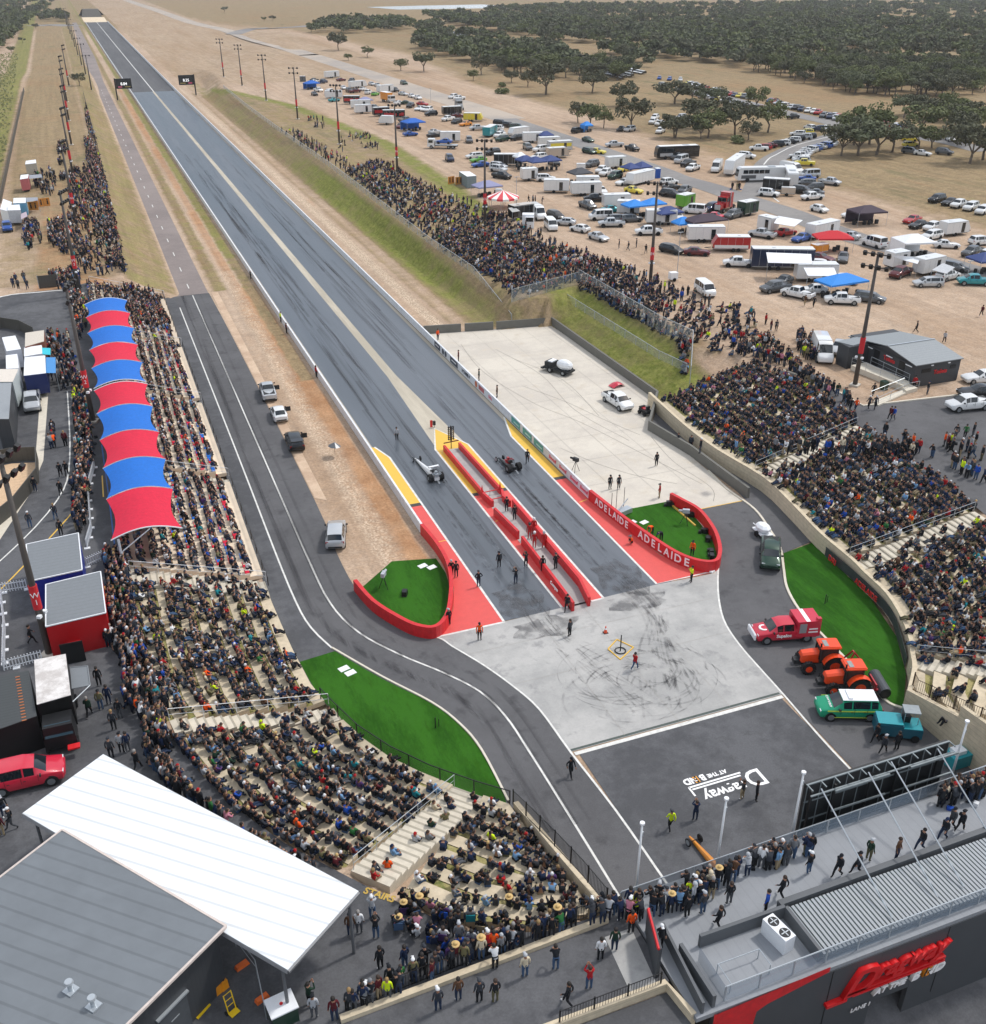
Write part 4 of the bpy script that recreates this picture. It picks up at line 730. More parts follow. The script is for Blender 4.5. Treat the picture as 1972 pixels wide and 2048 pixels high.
b.add([L0(22.2,zf,4.05),L0(28.9,zf,4.4),L0(28.9,zf,4.0),L0(25.2,zf,3.3),L0(24.6,zf,3.0),L0(24.2,zf,-1.2),L0(23.2,zf,2.6),L0(22.2,zf,2.8)],[(7,6,0),(6,4,3,0),(3,2,1,0),(6,5,4)]); b.add([L0(22.0,26.3,4.05),L0(22.0,26.3,1.6),L0(22.2,zf-.02,1.6),L0(22.2,zf-.02,4.05)],[(0,1,2,3)]); b.build('red_trim',REDW,o)
SR=mat('sign_red','d3171c',.35,noise=.02); 
def facade_text(name,s,cx,cz,size,m,sh=.35,depth=.12,bold=.02,rot=0,sp=1):
 M=Matrix.Translation(L0(cx,26.15,cz))@Matrix.Rotation(math.pi/2,4,'X')@Matrix.Rotation(rot,4,'Z'); return text(name,s,size,m,o,M=M,shear=sh,depth=depth,bold=bold,space=sp)
facade_text('sign_lettering','D',30.9,2.35,2.6,SR,.45,.14,.05); facade_text('sign_lettering','ragway',34.3,2.72,1.62,SR,.45,.14,.045,sp=1.02)
b=MB(); b.box(L0(33.6,26.15,1.75),(6.6,.28,.16)); b.box(L0(33.8,26.15,1.48),(6.2,.28,.14)); b.box(L0(29.7,26.15,1.35),(1.3,.28,.22)); b.build('sign_underline',SR,o)
facade_text('sign_lettering','AT THE',33.3,.9,.62,WT,.3,.1,.02); facade_text('sign_lettering','B ND',35.9,.95,.95,WT,.25,.1,.03); facade_text('sign_lettering','E',35.78,.95,.95,mat('sign_orange','e08a1e',.4,noise=0),.25,.1,.03)
facade_text('lane_lettering','LANE 1',31.6,-.05,.42,WT,.2,.02,.0); facade_text('lane_lettering','2',41.6,.2,.5,WT,0,.02)
o2=empty('glass_screen_rail',(20.7,34,ZC),label='long glass balustrade along the pit side of the deck',cat='balustrade'); b=MB(); b.quad((0,-.1,0),(42,.7,0),(42,.7,1.15),(0,-.1,1.15)); b.build('glass',GLASSB,o2)
b=MB(); b.cyl((0,-.1,1.17),(42,.7,1.17),.035,n=5)
for i in range(19): b.box((i*2.33,-.1+i*.044,.55),(.09,.06,1.15))
b.build('frame',STEELG,o2); b=MB(); wallmesh(b,[Vector((0,.15,-4)),Vector((42,.95,-4))],3.95,.3); b.build('fascia',PANEL,o2)
acunit((27.35,28.75,4.18),'white rooftop air conditioner with two round fans on the gatehouse deck',rz=R(100),s=.98)
o=empty('entrance_sign',(20.4,29.2,ZC),label='dark slanted entrance panel with a red edge and steel post beside the deck ramp',cat='sign'); b=MB(); b.add([(-.1,0,0),(.1,0,0),(.9,2.6,0),(.7,2.6,0),(-.1,0,2.2),(.1,0,2.2),(.9,2.6,1.9),(.7,2.6,1.9)],[(0,1,5,4),(1,2,6,5),(2,3,7,6),(3,0,4,7),(4,5,6,7)]); b.build('panel',PANEL,o); b=MB(); b.cyl((-.1,0,2.22),(.75,2.6,1.92),.08,n=5); b.cyl((.8,2.6,0),(.8,2.6,1.95),.06); b.build('red_edge',REDW,o)
b=MB(); wallmesh(b,V3([(21.9,31.4,4.1),(21.4,26.5,4.1)]),.9,.15); b.build('ramp_wall',PAR,label='low grey wall beside the ramp at the left end of the gatehouse deck',cat='wall')
o=empty('video_screen',(33.8,35.6,0),label='large black video screen seen from behind with cabinet frames and bracing',cat='video screen')
b=MB(); b.box((5.3,0,4.9),(10.7,.25,4.3)); b.build('screen_back',mat('screen_black','15181a',.5,noise=.05),o); FRM=mat('frame_grey','7c8588',.45,.3)
b=MB()
for z in (7.05,6.6): b.box((5.3,-.1 if z>7 else -.6,z),(10.7,.1,.08))
for i in range(12): b.box((i*.97,-.1,4.9),(.06,.12,4.3)); b.box((i*.97,-.35,7.05),(.07,.6,.07))
for z in (5.7,4.2,3.0): b.box((5.3,-.12,z),(10.7,.1,.1))
b.build('cabinet_frame',FRM,o); b=MB()
for x in (.2,1.9,4.6,6.6,9.8): b.box((x,-.35,3.2),(.14,.14,7)); 
b.build('legs',BLACKM,o); b=MB()
for x0,x1 in ((2.2,6.2),(7.8,11.5)): b.box(((x0+x1)/2-.6,-.75,6.6),(x1-x0,.12,.12)); b.box(((x0+x1)/2-.6,-.75,5.0),(x1-x0,.1,.1))
b.build('walkway_rails',FRM,o)
for i,(a,c) in enumerate((((945,370),(1350,1110)),((1215,275),(1610,990)),((1345,215),(1760,930)),((1610,140),(1887,600)))):
 p=None
 for z in [k*.1 for k in range(40,90)]:
  q=G('D',*a,z)
  if abs(q.y-34.9)<.12: p=q
 e=G('D',*c,4.8)
 if p is None: p=Vector((36+3*i,35,6.6))
 b=MB(); b.cyl(p,e,.05,n=5); b.build('stay_strut',STEELG,label=f'{ORD[i]} thin steel stay from the video screen to the slatted roof, counted from left',cat='stay',group='steel stays behind the video screen')
for i,(x,y,h) in enumerate(((21.95,34.4,5.3),(27.3,34.5,5.1),(32.5,34.6,5.2),(45.3,35.3,4.5))):
 o=empty('flag_pole',(x,y,ZC),label=f'bare white flagpole with a round cap, {ORD[i]} from the left along the deck glass',cat='flagpole',group='white flagpoles on the deck'); b=MB(); b.cyl((0,0,0),(0,0,h),.08,.055,n=8); b.build('shaft',PIPE,o,smooth=True); b=MB(); b.cyl((0,0,h),(0,0,h+.12),.14,n=10); b.build('cap',WPL,o); b=MB(); b.cyl((.1,0,h-.9),(.1,0,h-.6),.04); b.build('pulley',STEELG,o)
LG=empty('ground_logo',G('D',425,348)+Vector((0,0,.02)),math.pi,kind='structure'); LG.scale=(.69,.74,1)
def gl(s,x,y,size,m,sh=0,bold=.03,sx=1): 
 M=Matrix.Translation((x,y,0))@Matrix.Diagonal((sx,1,1,1)); return text('painted_letter',s,size,m,LG,M=M,shear=sh,depth=.002,bold=bold,kind='structure')
gl('D',-2.9,-.05,3.0,WT,.0,.03); gl('ragway',.85,.5,1.75,WT,.1,.04,.98); b=MB(); b.box((1.1,-.72,0),(5.6,.2,.004)); b.box((1.1,-1.05,0),(6,.2,.004)); b.box((4.1,-.5,0),(.2,1.2,.004)); b.build('painted_bar',WT,LG,kind='structure')
gl('AT THE',.4,-1.75,.65,WT,0,.03); gl('B ND',3.0,-1.8,1.05,WT,0,.05); gl('E',2.78,-1.8,1.05,mat('sign_orange2','e39a2c',.5,noise=0),0,.05)
for i,(c,x,y) in enumerate((('A',80,1252),('A',117,1276),('K',1048,1135),('K',1150,1137),('A',530,664),('A',582,672))):
 p=G(c,x,y); b=MB(); b.box((p.x,p.y,.035),(.85,.6,.04),rz=.3); b.build('white_board',WPL,label=('upper','lower','left','right','far','outer')[i]+' small white board '+('lying on the large left lawn','lying on the large left lawn','on the right camera lawn','on the right camera lawn','at the edge of the left camera lawn','at the corner of the left camera lawn')[i],cat='board')
for i,(x,y,s,n1,n2) in enumerate(((18.2,478,1,'8.84','left'),(50.7,484,-1,'8.25','right'))):
 o=empty('scoreboard',(x,y,0),label=f'black {n2} scoreboard on a single dark post at the finish line reading {n1}',cat='scoreboard'); b=MB(); b.cyl((0,0,0),(0,0,8.3),.28,n=8); b.build('post',BLACKM,o); b=MB(); b.box((s*3.4,0,6.2),(6.2,.4,3.9)); bd=b.build('board',mat('board_black','14181c',.4,noise=0),o)
 sx=3.4*s; text('score_digits',n1,1.5,mat('digit_white','ffffff',.5,noise=0,emit=.7),bd,M=Matrix.Translation((sx,-.23,6.1))@Matrix.Rotation(math.pi/2,4,'X'),bold=.03)
 b=MB(); b.box((sx-1.6*s,-.22,5.0),(1.6,.03,.55)); b.build('red_badge',mat('badge_pink','b8506e',.5,emit=.1),bd); b=MB(); b.box((sx+1.4*s,-.22,5.0),(2.2,.03,.4)); b.build('gold_badge',mat('badge_gold','9a8a50',.5),bd)
b=MB(); b.grid([[(26,1262,0),(46,1262,0)],[(28,1275,7),(44,1275,7)],[(28,1290,7),(44,1290,7)],[(24,1310,0),(50,1310,0)]]); b.build('earth_mound',mat('dark_mound','57544e',.9),label='dark covered mound closing the far end of the drag strip',cat='mound')
# ---------------------------------------------------------------- vehicles
PAL={'w':('d9dbdb','white'),'s':('b7bbbe','silver'),'g':('5a5e62','grey'),'k':('15171a','black'),'r':('a81c22','red'),'b':('1f4f9e','blue'),'n':('1c2c4c','navy'),'m':('5c1c22','maroon'),'y':('d6c53a','yellow'),'o':('d2851e','orange'),'G':('1d3d2f','dark green'),'L':('5fa436','bright green'),'T':('2a8f98','teal'),'e':('b8ada0','beige'),'R':('c4243c','crimson')}
def paint(c):
 h,n=PAL[c]; m=mat('paint_'+n.replace(' ','_'),h,.28,.0 if c in 'wyoRr' else .25,noise=.03,scale=2); m.node_tree.nodes['Principled BSDF'].inputs['Coat Weight'].default_value=.5; return m
CGL=mat('car_glass','1a2227',.06,0,noise=0,spec=.8); TYRE=mat('tyre_rubber','17181a',.9,noise=.05); RIM=mat('alloy_rim','8d9296',.35,.6,noise=.03); HL=mat('headlamp','dfe6ea',.1,noise=0); TL=mat('tail_lamp','8f1318',.25,noise=0); TRIM=mat('black_plastic','202224',.7,noise=.05)
KINDS={
'sedan':(4.7,1.82,[(2.35,.42,.60,.62,.62,.55,0),(2.2,.26,.72,.74,.84,.7,0),(1.6,.22,.86,.90,.90,.72,0),(.75,.22,.93,.97,.91,.72,0),(.05,.22,.95,1.40,.91,.60,1),(-.5,.22,.96,1.46,.91,.62,1),(-1.1,.22,.96,1.43,.91,.60,1),(-1.75,.22,.98,1.02,.90,.70,0),(-2.2,.28,.96,1.0,.86,.68,0),(-2.35,.45,.84,.86,.72,.6,0)]),
'hatch':(4.2,1.78,[(2.1,.42,.6,.62,.62,.52,0),(1.95,.26,.74,.78,.84,.7,0),(1.2,.22,.92,.98,.89,.7,0),(.55,.22,.97,1.38,.89,.60,1),(-.1,.22,.98,1.48,.89,.62,1),(-1.2,.22,1.0,1.44,.89,.60,1),(-1.85,.24,1.0,1.06,.86,.6,0),(-2.1,.42,.9,.92,.74,.6,0)]),
'suv':(4.75,1.92,[(2.37,.5,.75,.78,.70,.6,0),(2.2,.32,.92,.96,.9,.76,0),(1.35,.28,1.06,1.12,.95,.78,0),(.65,.28,1.1,1.6,.95,.68,1),(0,.28,1.11,1.74,.95,.7,1),(-1.4,.28,1.12,1.74,.95,.7,1),(-1.95,.28,1.12,1.68,.94,.68,1),(-2.25,.32,1.1,1.15,.92,.7,0),(-2.37,.5,.95,.97,.8,.66,0)]),
'wagon':(4.8,1.85,[(2.4,.42,.62,.64,.64,.55,0),(2.2,.26,.76,.80,.86,.7,0),(1.4,.22,.92,.97,.91,.74,0),(.7,.22,.96,1.4,.91,.62,1),(0,.22,.97,1.52,.91,.64,1),(-1.6,.22,.98,1.52,.91,.64,1),(-2.1,.22,.98,1.42,.89,.6,1),(-2.3,.28,.96,1.0,.87,.68,0),(-2.4,.45,.84,.86,.74,.6,0)]),
'van':(4.9,1.9,[(2.45,.4,.85,.88,.78,.68,0),(2.3,.3,1.05,1.1,.92,.8,0),(1.95,.28,1.15,1.2,.95,.82,0),(1.2,.28,1.2,1.95,.95,.8,1),(.4,.28,1.22,2.05,.95,.82,1),(-.4,.28,1.22,2.07,.95,.82,1),(-2.2,.28,1.22,2.05,.95,.82,1),(-2.38,.3,1.2,1.25,.93,.8,0),(-2.45,.4,1.0,1.02,.88,.76,0)]),
'bigvan':(6.4,2.05,[(3.2,.45,.9,.95,.85,.7,0),(3.0,.32,1.1,1.16,.98,.85,0),(2.5,.3,1.3,1.36,1.02,.88,0),(1.7,.3,1.4,2.35,1.02,.86,1),(1.0,.3,1.45,2.6,1.02,.9,1),(.9,.3,2.2,2.62,1.02,.9,0),(-3.05,.3,2.2,2.62,1.02,.9,0),(-3.2,.35,2.1,2.5,1.0,.88,0)]),
'ute':(5.3,1.88,[(2.65,.55,.78,.8,.7,.6,0),(2.45,.36,.95,.99,.9,.76,0),(1.6,.34,1.08,1.14,.93,.78,0),(.95,.34,1.12,1.62,.93,.66,1),(.4,.34,1.13,1.76,.93,.68,1),(-.55,.34,1.13,1.74,.93,.67,1),(-.85,.34,1.12,1.16,.93,.8,0),(-2.5,.4,1.1,1.12,.92,.84,0),(-2.65,.5,1.0,1.02,.88,.8,0)]),
}
def loft(kind,body,glass):
 L_,W_,ST=KINDS[kind]; n=len(ST); secs=[]
 for (x,zs,zb,zr,hb,hr,cab) in ST:
  wb=hb; pr=[(wb*.9,zs),(wb*1.0,zs+.16),(wb*1.0,(zs+zb)/2+.02),(wb*.97,zb-.02),(wb*.94,zb+.02),(hr,zr),(hr*.6,zr+.035),(0,zr+.05)]
  secs.append([Vector((x,y,z)) for y,z in pr]+[Vector((x,-y,z)) for y,z in pr[-2::-1]])
 m=len(secs[0])
 for i in range(n-1):
  c0,c1=ST[i][6],ST[i+1][6]
  for j in range(m-1):
   a,b_,c,d=secs[i][j],secs[i][j+1],secs[i+1][j+1],secs[i+1][j]
   side=j in (4,m-6); top=j in (5,6,m-8,m-7) or 5<=j<=m-7
   gl=(c0 and c1 and side) or ((c0!=c1) and 5<=j<=m-7)
   if gl and not side:
    e0,e1=(.06 if j==5 else 0),(.06 if j==m-7 else 0); A=a.lerp(b_,e0);B=b_.lerp(a,e1);C=c.lerp(d,e1);D=d.lerp(c,e0); q_=[A.lerp(D,.05),D.lerp(A,.05),C.lerp(B,.05),B.lerp(C,.05)]
    glass.add([v+Vector((0,0,.012)) for v in q_],[(0,1,2,3)]); body.add([a,d,c,b_],[(0,1,2,3)])
   elif gl:
    ctr=(a+b_+c+d)/4; k=.1 if side else .07
    ins=[v.lerp(ctr,k) for v in (a,b_,c,d)]
    for p,q,r,s in ((a,b_,ins[1],ins[0]),(b_,c,ins[2],ins[1]),(c,d,ins[3],ins[2]),(d,a,ins[0],ins[3])):
     if (c0!=c1) and not side and ((p-q).length<.02): continue
     body.add([p,s,r,q],[(0,1,2,3)])
    glass.add([ins[0],ins[3],ins[2],ins[1]],[(0,1,2,3)])
   else: body.add([a,d,c,b_],[(0,1,2,3)])
 for e,s in ((0,1),(-1,-1)):
  f=list(range(m)); body.add(secs[e],[tuple(f if s>0 else f[::-1])])
 for i in range(n-1): body.add([secs[i][0],secs[i][-1],secs[i+1][-1],secs[i+1][0]],[(0,1,2,3)])
def wheel_mb(b,x,y,r,w=.22,s=1): b.cyl((x,y-s*w,r),(x,y,r),r,n=14)
MESHC={}
def cache(key,fn):
 if key not in MESHC: MESHC[key]=fn()
 return MESHC[key]
def child(name,me,root,m=None,loc=(0,0,0),rz=0):
 o=bpy.data.objects.new(name,me); COL.objects.link(o); o.parent=root; o.location=loc; o.rotation_euler=(0,0,rz)
 if m is not None: o.material_slots[0].link='OBJECT'; o.material_slots[0].material=m
 return o
def car_meshes(kind):
 def f():
  L_,W_,ST=KINDS[kind]; b,g=MB(),MB(); loft(kind,b,g); me=b.mesh('car_body',[paint('w')]); smooth_angle(me,42); gm_=g.mesh('car_windows',[CGL]); smooth_angle(gm_,28)
  r=.34 if kind in('sedan','hatch','wagon') else .39; hb=W_/2
  wx0,wx1=L_/2-.9,-L_/2+(.95 if kind!='bigvan' else 1.25)
  t=MB(); 
  t.cyl((0,-.11,0),(0,.11,0),r,n=16); tm=t.mesh('wheel',[TYRE]); t=MB(); t.cyl((0,.1,0),(0,.125,0),r*.62,n=12)
  for i in range(5):
   a=i*1.2566; t.box((math.cos(a)*r*.3,.13,math.sin(a)*r*.3),(.05,.02,.05))
  rm=t.mesh('rim',[RIM])
  h=MB(); h.box((0,0,0),(.12,.3,.13)); hm=h.mesh('headlight',[HL]); h=MB(); h.box((0,0,0),(.08,.26,.2)); tlm=h.mesh('tail_light',[TL]); h=MB(); h.box((0,0,0),(.1,.2,.14)); mm=h.mesh('mirror',[TRIM]); h=MB()
  for x in (wx0,wx1):
   for s in (-1,1): h.cyl((x,s*(hb-.1),r),(x,s*(hb-.02),r),r+.06,n=16)
  [h.box((x,s*(hb+.004),.42+.3*(L_>4.6)+.25),(.022,.02,.55)) for x in (L_*.17,-L_*.04,-L_*.24) for s in (-1,1)]; [h.box((x,s*(hb+.012),ST[3][2]-.2),(.16,.03,.035)) for x in (-.0,-L_*.2) for s in (-1,1)]; h.box((0,0,.3),(L_*.8,W_*.9,.12)); h.box((L_/2-.08,0,ST[0][1]+.08),(.1,W_*.6,.22)); h.box((-L_/2+.04,0,.5),(.1,W_*.7,.16)); am=h.mesh('underbody',[TRIM]); 
  tr=None
  if kind=='ute':
   h=MB(); h.box((-1.72,0,1.165),(1.5,1.42,.02)); tr=h.mesh('tray',[TRIM])
  return dict(b=me,g=gm_,t=tm,rim=rm,h=hm,tl=tlm,m=mm,a=am,r=r,wx=(wx0,wx1),hb=hb,L=L_,W=W_,ST=ST,tr=tr)
 return cache(('car',kind),f)
CNAME={'sedan':'sedan','hatch':'hatchback','suv':'four-wheel drive','wagon':'station wagon','van':'van','bigvan':'high-roof van','ute':'pickup ute'}
CARP=[]  # placed cars for labels
def car(kind,col,p,ang,label,group=None,lod=0,extra=None,cat=None):
 d=car_meshes(kind); m=paint(col)
 if lod==2:
  def f():
   b,g=MB(),MB(); loft(kind,b,g); b.add(g.v,g.f,1)
   for x in d['wx']:
    for s in (-1,1): b.cyl((x,s*(d['hb']-.2),d['r']),(x,s*(d['hb']+.02),d['r']),d['r'],n=8,mi=2)
   me=b.mesh('far_car',[paint('w'),CGL,TYRE]); smooth_angle(me,28); return me
  o=bpy.data.objects.new('parked_car',cache(('far',kind),f)); COL.objects.link(o); o.location=p; o.rotation_euler=(0,0,ang)
  o.material_slots[0].link='OBJECT'; o.material_slots[0].material=m
  return tag(o,label,cat or 'car',group)
 o=empty('parked_car' if cat is None else cat.replace(' ','_'),p,ang,label=label,cat=cat or ('ute' if kind=='ute' else 'van' if 'van' in kind else 'car'),group=group)
 child('body',d['b'],o,m); child('windows',d['g'],o); child('underbody',d['a'],o)
 for x in d['wx']:
  for s in (-1,1):
   w=child('wheel',d['t'],o,loc=(x,s*(d['hb']-.11),d['r']),rz=0 if s>0 else math.pi)
   if lod==0: child('rim',d['rim'],w)
 f=d['ST'][1]; r_=d['ST'][-2]
 if lod<=1:
  for s in (-1,1):
   child('headlight',d['h'],o,loc=(f[0]+.03,s*f[4]*.74,f[2]-.06)); child('tail_light',d['tl'],o,loc=(r_[0]-.05,s*r_[4]*.82,r_[2]-.12))
   if lod==0: child('mirror',d['m'],o,loc=([q for q in d['ST'] if q[6]][0][0]+.32,s*(d['hb']+.08),f[2]+.26))
 if d['tr']: child('tray',d['tr'],o)
 return o
def boxy(name,L_,W_,H,col,p,ang,label,cat,group=None,z0=.55,axles=(-.2,),bar=True,roof='w',lod=0,door=None,stripe=None,roofz=.06,slant=0):
 """box trailer / caravan / truck body"""
 o=empty(name,p,ang,label=label,cat=cat,group=group); b=MB(); h=H-z0
 pr=[(-L_/2,z0),(L_/2-slant*.3,z0),(L_/2,z0+h*.35),(L_/2-slant,H),(-L_/2,H)] if slant else [(-L_/2,z0),(L_/2,z0),(L_/2,H),(-L_/2,H)]
 n=len(pr); b.add([(x,-W_/2,z) for x,z in pr]+[(x,W_/2,z) for x,z in pr],[tuple(range(n)),tuple(range(2*n-1,n-1,-1))]+[(i,n+i,n+(i+1)%n,(i+1)%n) for i in range(n)])
 me=b.mesh('body',[paint(col)]); bm=bmesh.new(); bm.from_mesh(me); bmesh.ops.recalc_face_normals(bm,faces=bm.faces); bmesh.ops.bevel(bm,geom=bm.edges[:],offset=.05,segments=2,affect='EDGES'); bm.to_mesh(me); bm.free(); bd=bpy.data.objects.new('body',me); link(bd,o)
 b=MB(); b.box((-slant/2,0,H+.012),(L_-.12-slant,W_-.12,.03)); b.box((-slant/2-L_*.15,0,H+.06),(.5,.5,.1)); b.build('roof',paint(roof) if roof!='x' else WPL,o)
 b=MB(); k=int(L_/1.2)
 for i in range(1,k):
  for s in (-1,1): b.box((-L_/2+i*L_/k,s*(W_/2+.004),(z0+H)/2),(.035,.012,h*.92))
 for s in (-1,1): b.box((0,s*(W_/2+.006),z0+.06),(L_*.96,.02,.1)); b.box((-slant/2,s*(W_/2+.006),H-.08),((L_-slant)*.96,.02,.08))
 b.build('trim',STEELG,bd)
 for ax in axles:
  for s in (-1,1): b=MB(); wheel_mb(b,ax*L_,s*(W_/2+.02),.36,s=s); b.build('wheel',TYRE,o)
 if bar: b=MB(); b.cyl((L_/2,.5,.5),(L_/2+1.3,0,.5),.05,n=5); b.cyl((L_/2,-.5,.5),(L_/2+1.3,0,.5),.05,n=5); b.box((0,0,z0-.1),(L_*.95,W_*.7,.12)); b.build('drawbar',TRIM,o)
 if door:
  for (x,s,w,hh,mt) in door: b=MB(); b.box((x,s*(W_/2+.015),z0+hh/2+.1),(w,.03,hh)); b.build('door',mt,bd)
 if stripe: b=MB(); [b.box((0,s*(W_/2+.012),z0+h*stripe[1]),(L_*.9,.02,h*stripe[2])) for s in (-1,1)]; b.build('side_stripe',paint(stripe[0]),bd)
 return o
FAB={'b':('fabric_blue','1a5fb8'),'n':('fabric_navy','34467a'),'r':('fabric_red','c3202c'),'w':('fabric_white','e4e7ea'),'p':('fabric_purple','3f3340'),'k':('fabric_charcoal','43454b'),'l':('fabric_lavender','8d8fb0'),'B':('fabric_sky','2f86d8'),'G':('fabric_green','2e6a52')}
def marquee(p,ang,L_,W_,col,label,h=2.3,walls=(),peaks=1,peak=1.0):
 o=empty('marquee',p,ang,label=label,cat='marquee',group='pop-up marquees in the pits'); m=mat(*FAB[col],.8,noise=.05); b=MB()
 for i in range(peaks):
  x0=-L_/2+L_*i/peaks; x1=x0+L_/peaks; xc=(x0+x1)/2; r=[(x0,-W_/2,h),(x1,-W_/2,h),(x1,W_/2,h),(x0,W_/2,h)]; k=.12 if peaks==1 else .02
  t=[(xc-L_*k,-W_*.04,h+peak),(xc+L_*k,-W_*.04,h+peak),(xc+L_*k,W_*.04,h+peak),(xc-L_*k,W_*.04,h+peak)]
  b.add(r+t,[(0,1,5,4),(1,2,6,5),(2,3,7,6),(3,0,4,7),(4,5,6,7)]); q=[(x,y,h-.28) for x,y,_ in r]; b.add(r+q,[(4,5,1,0),(5,6,2,1),(6,7,3,2),(7,4,0,3)])
 b.build('roof_fabric',m,o)
 for x in [-L_/2+L_*i/peaks for i in range(peaks+1)]:
  for y in (-W_/2,W_/2): b=MB(); b.cyl((x,y,0),(x,y,h),.035,n=5); b.build('leg',STEELG,o)
 for wl_ in walls:
  b=MB(); 
  if wl_=='b': b.box((0,W_/2-.02,h/2),(L_,.03,h-.1))
  elif wl_=='l': b.box((-L_/2+.02,0,h/2),(.03,W_,h-.1))
  b.build('side_wall',m,o)
 b=MB()
 for i in range(int(L_)): b.box((-L_/2+.7+i,rnd.uniform(-W_/4,W_/4),.4),(.6,.5,.8),rz=rnd.uniform(0,1))
 b.build('gear',TRIM,o); return o
def coach(p,ang,label,L_=12,col='w',glassfrac=.55,dark=False):
 o=empty('coach',p,ang,label=label,cat='bus'); W_=2.5; H=3.3; b=MB(); pr=[(-L_/2,.4),(L_/2-.1,.4),(L_/2,1.2),(L_/2-.25,2.9),(L_/2-.6,H),(-L_/2+.2,H),(-L_/2,H-.3)]; n=len(pr)
 b.add([(x,-W_/2,z) for x,z in pr]+[(x,W_/2,z) for x,z in pr],[tuple(range(n)),tuple(range(2*n-1,n-1,-1))]+[(i,n+i,n+(i+1)%n,(i+1)%n) for i in range(n)]); me=b.mesh('body',[paint(col)]); bm=bmesh.new(); bm.from_mesh(me); bmesh.ops.recalc_face_normals(bm,faces=bm.faces); bmesh.ops.bevel(bm,geom=bm.edges[:],offset=.09,segments=2,affect='EDGES'); bm.to_mesh(me); bm.free(); link(bpy.data.objects.new('body',me),o)
 for s in (-1,1):
  b=MB(); gl=L_*glassfrac
  for i in range(int(gl/1.3)): b.box((L_/2-1.2-.65-i*1.3,s*(W_/2+.005),2.35),(1.2,.02,.85))
  b.build('window_band',CGL,o)
 b=MB(); b.add([(L_/2+.0,-1.1,1.3),(L_/2+.0,1.1,1.3),(L_/2-.22,1.1,2.85),(L_/2-.22,-1.1,2.85)],[(0,1,2,3)]); b.v=[(x+.03,y,z) for x,y,z in b.v]; b.build('windscreen',CGL,o)
 b=MB(); b.box((L_*.28,-W_/2-.01,1.2),(L_*.3,.02,.8)); b.box((L_*.28,W_/2+.01,1.2),(L_*.3,.02,.8)); b.build('luggage_doors',paint('g' if not dark else 's'),o)
 if dark: b=MB(); b.box((-.2,0,3.33),(L_-1.2,2.2,.06)); b.build('roof',WPL,o)
 for x in (L_/2-2.4,-L_/2+3):
  for s in (-1,1): b=MB(); wheel_mb(b,x,s*(W_/2+.02),.5,.3,s=s); b.build('wheel',TYRE,o)
 b=MB(); b.box((-L_*.2,0,3.36),(1.6,1.4,.14)); b.build('roof_unit',STEELG,o); return o
def H2(c,x0,y0,x1,y1,dz=.75):
 a=GT(c,x0,y0,dz); b_=GT(c,x1,y1,dz); m_=(a+b_)/2; m_.z=zat(m_.x,m_.y); return m_,math.atan2(b_.y-a.y,b_.x-a.x),(b_-a).length
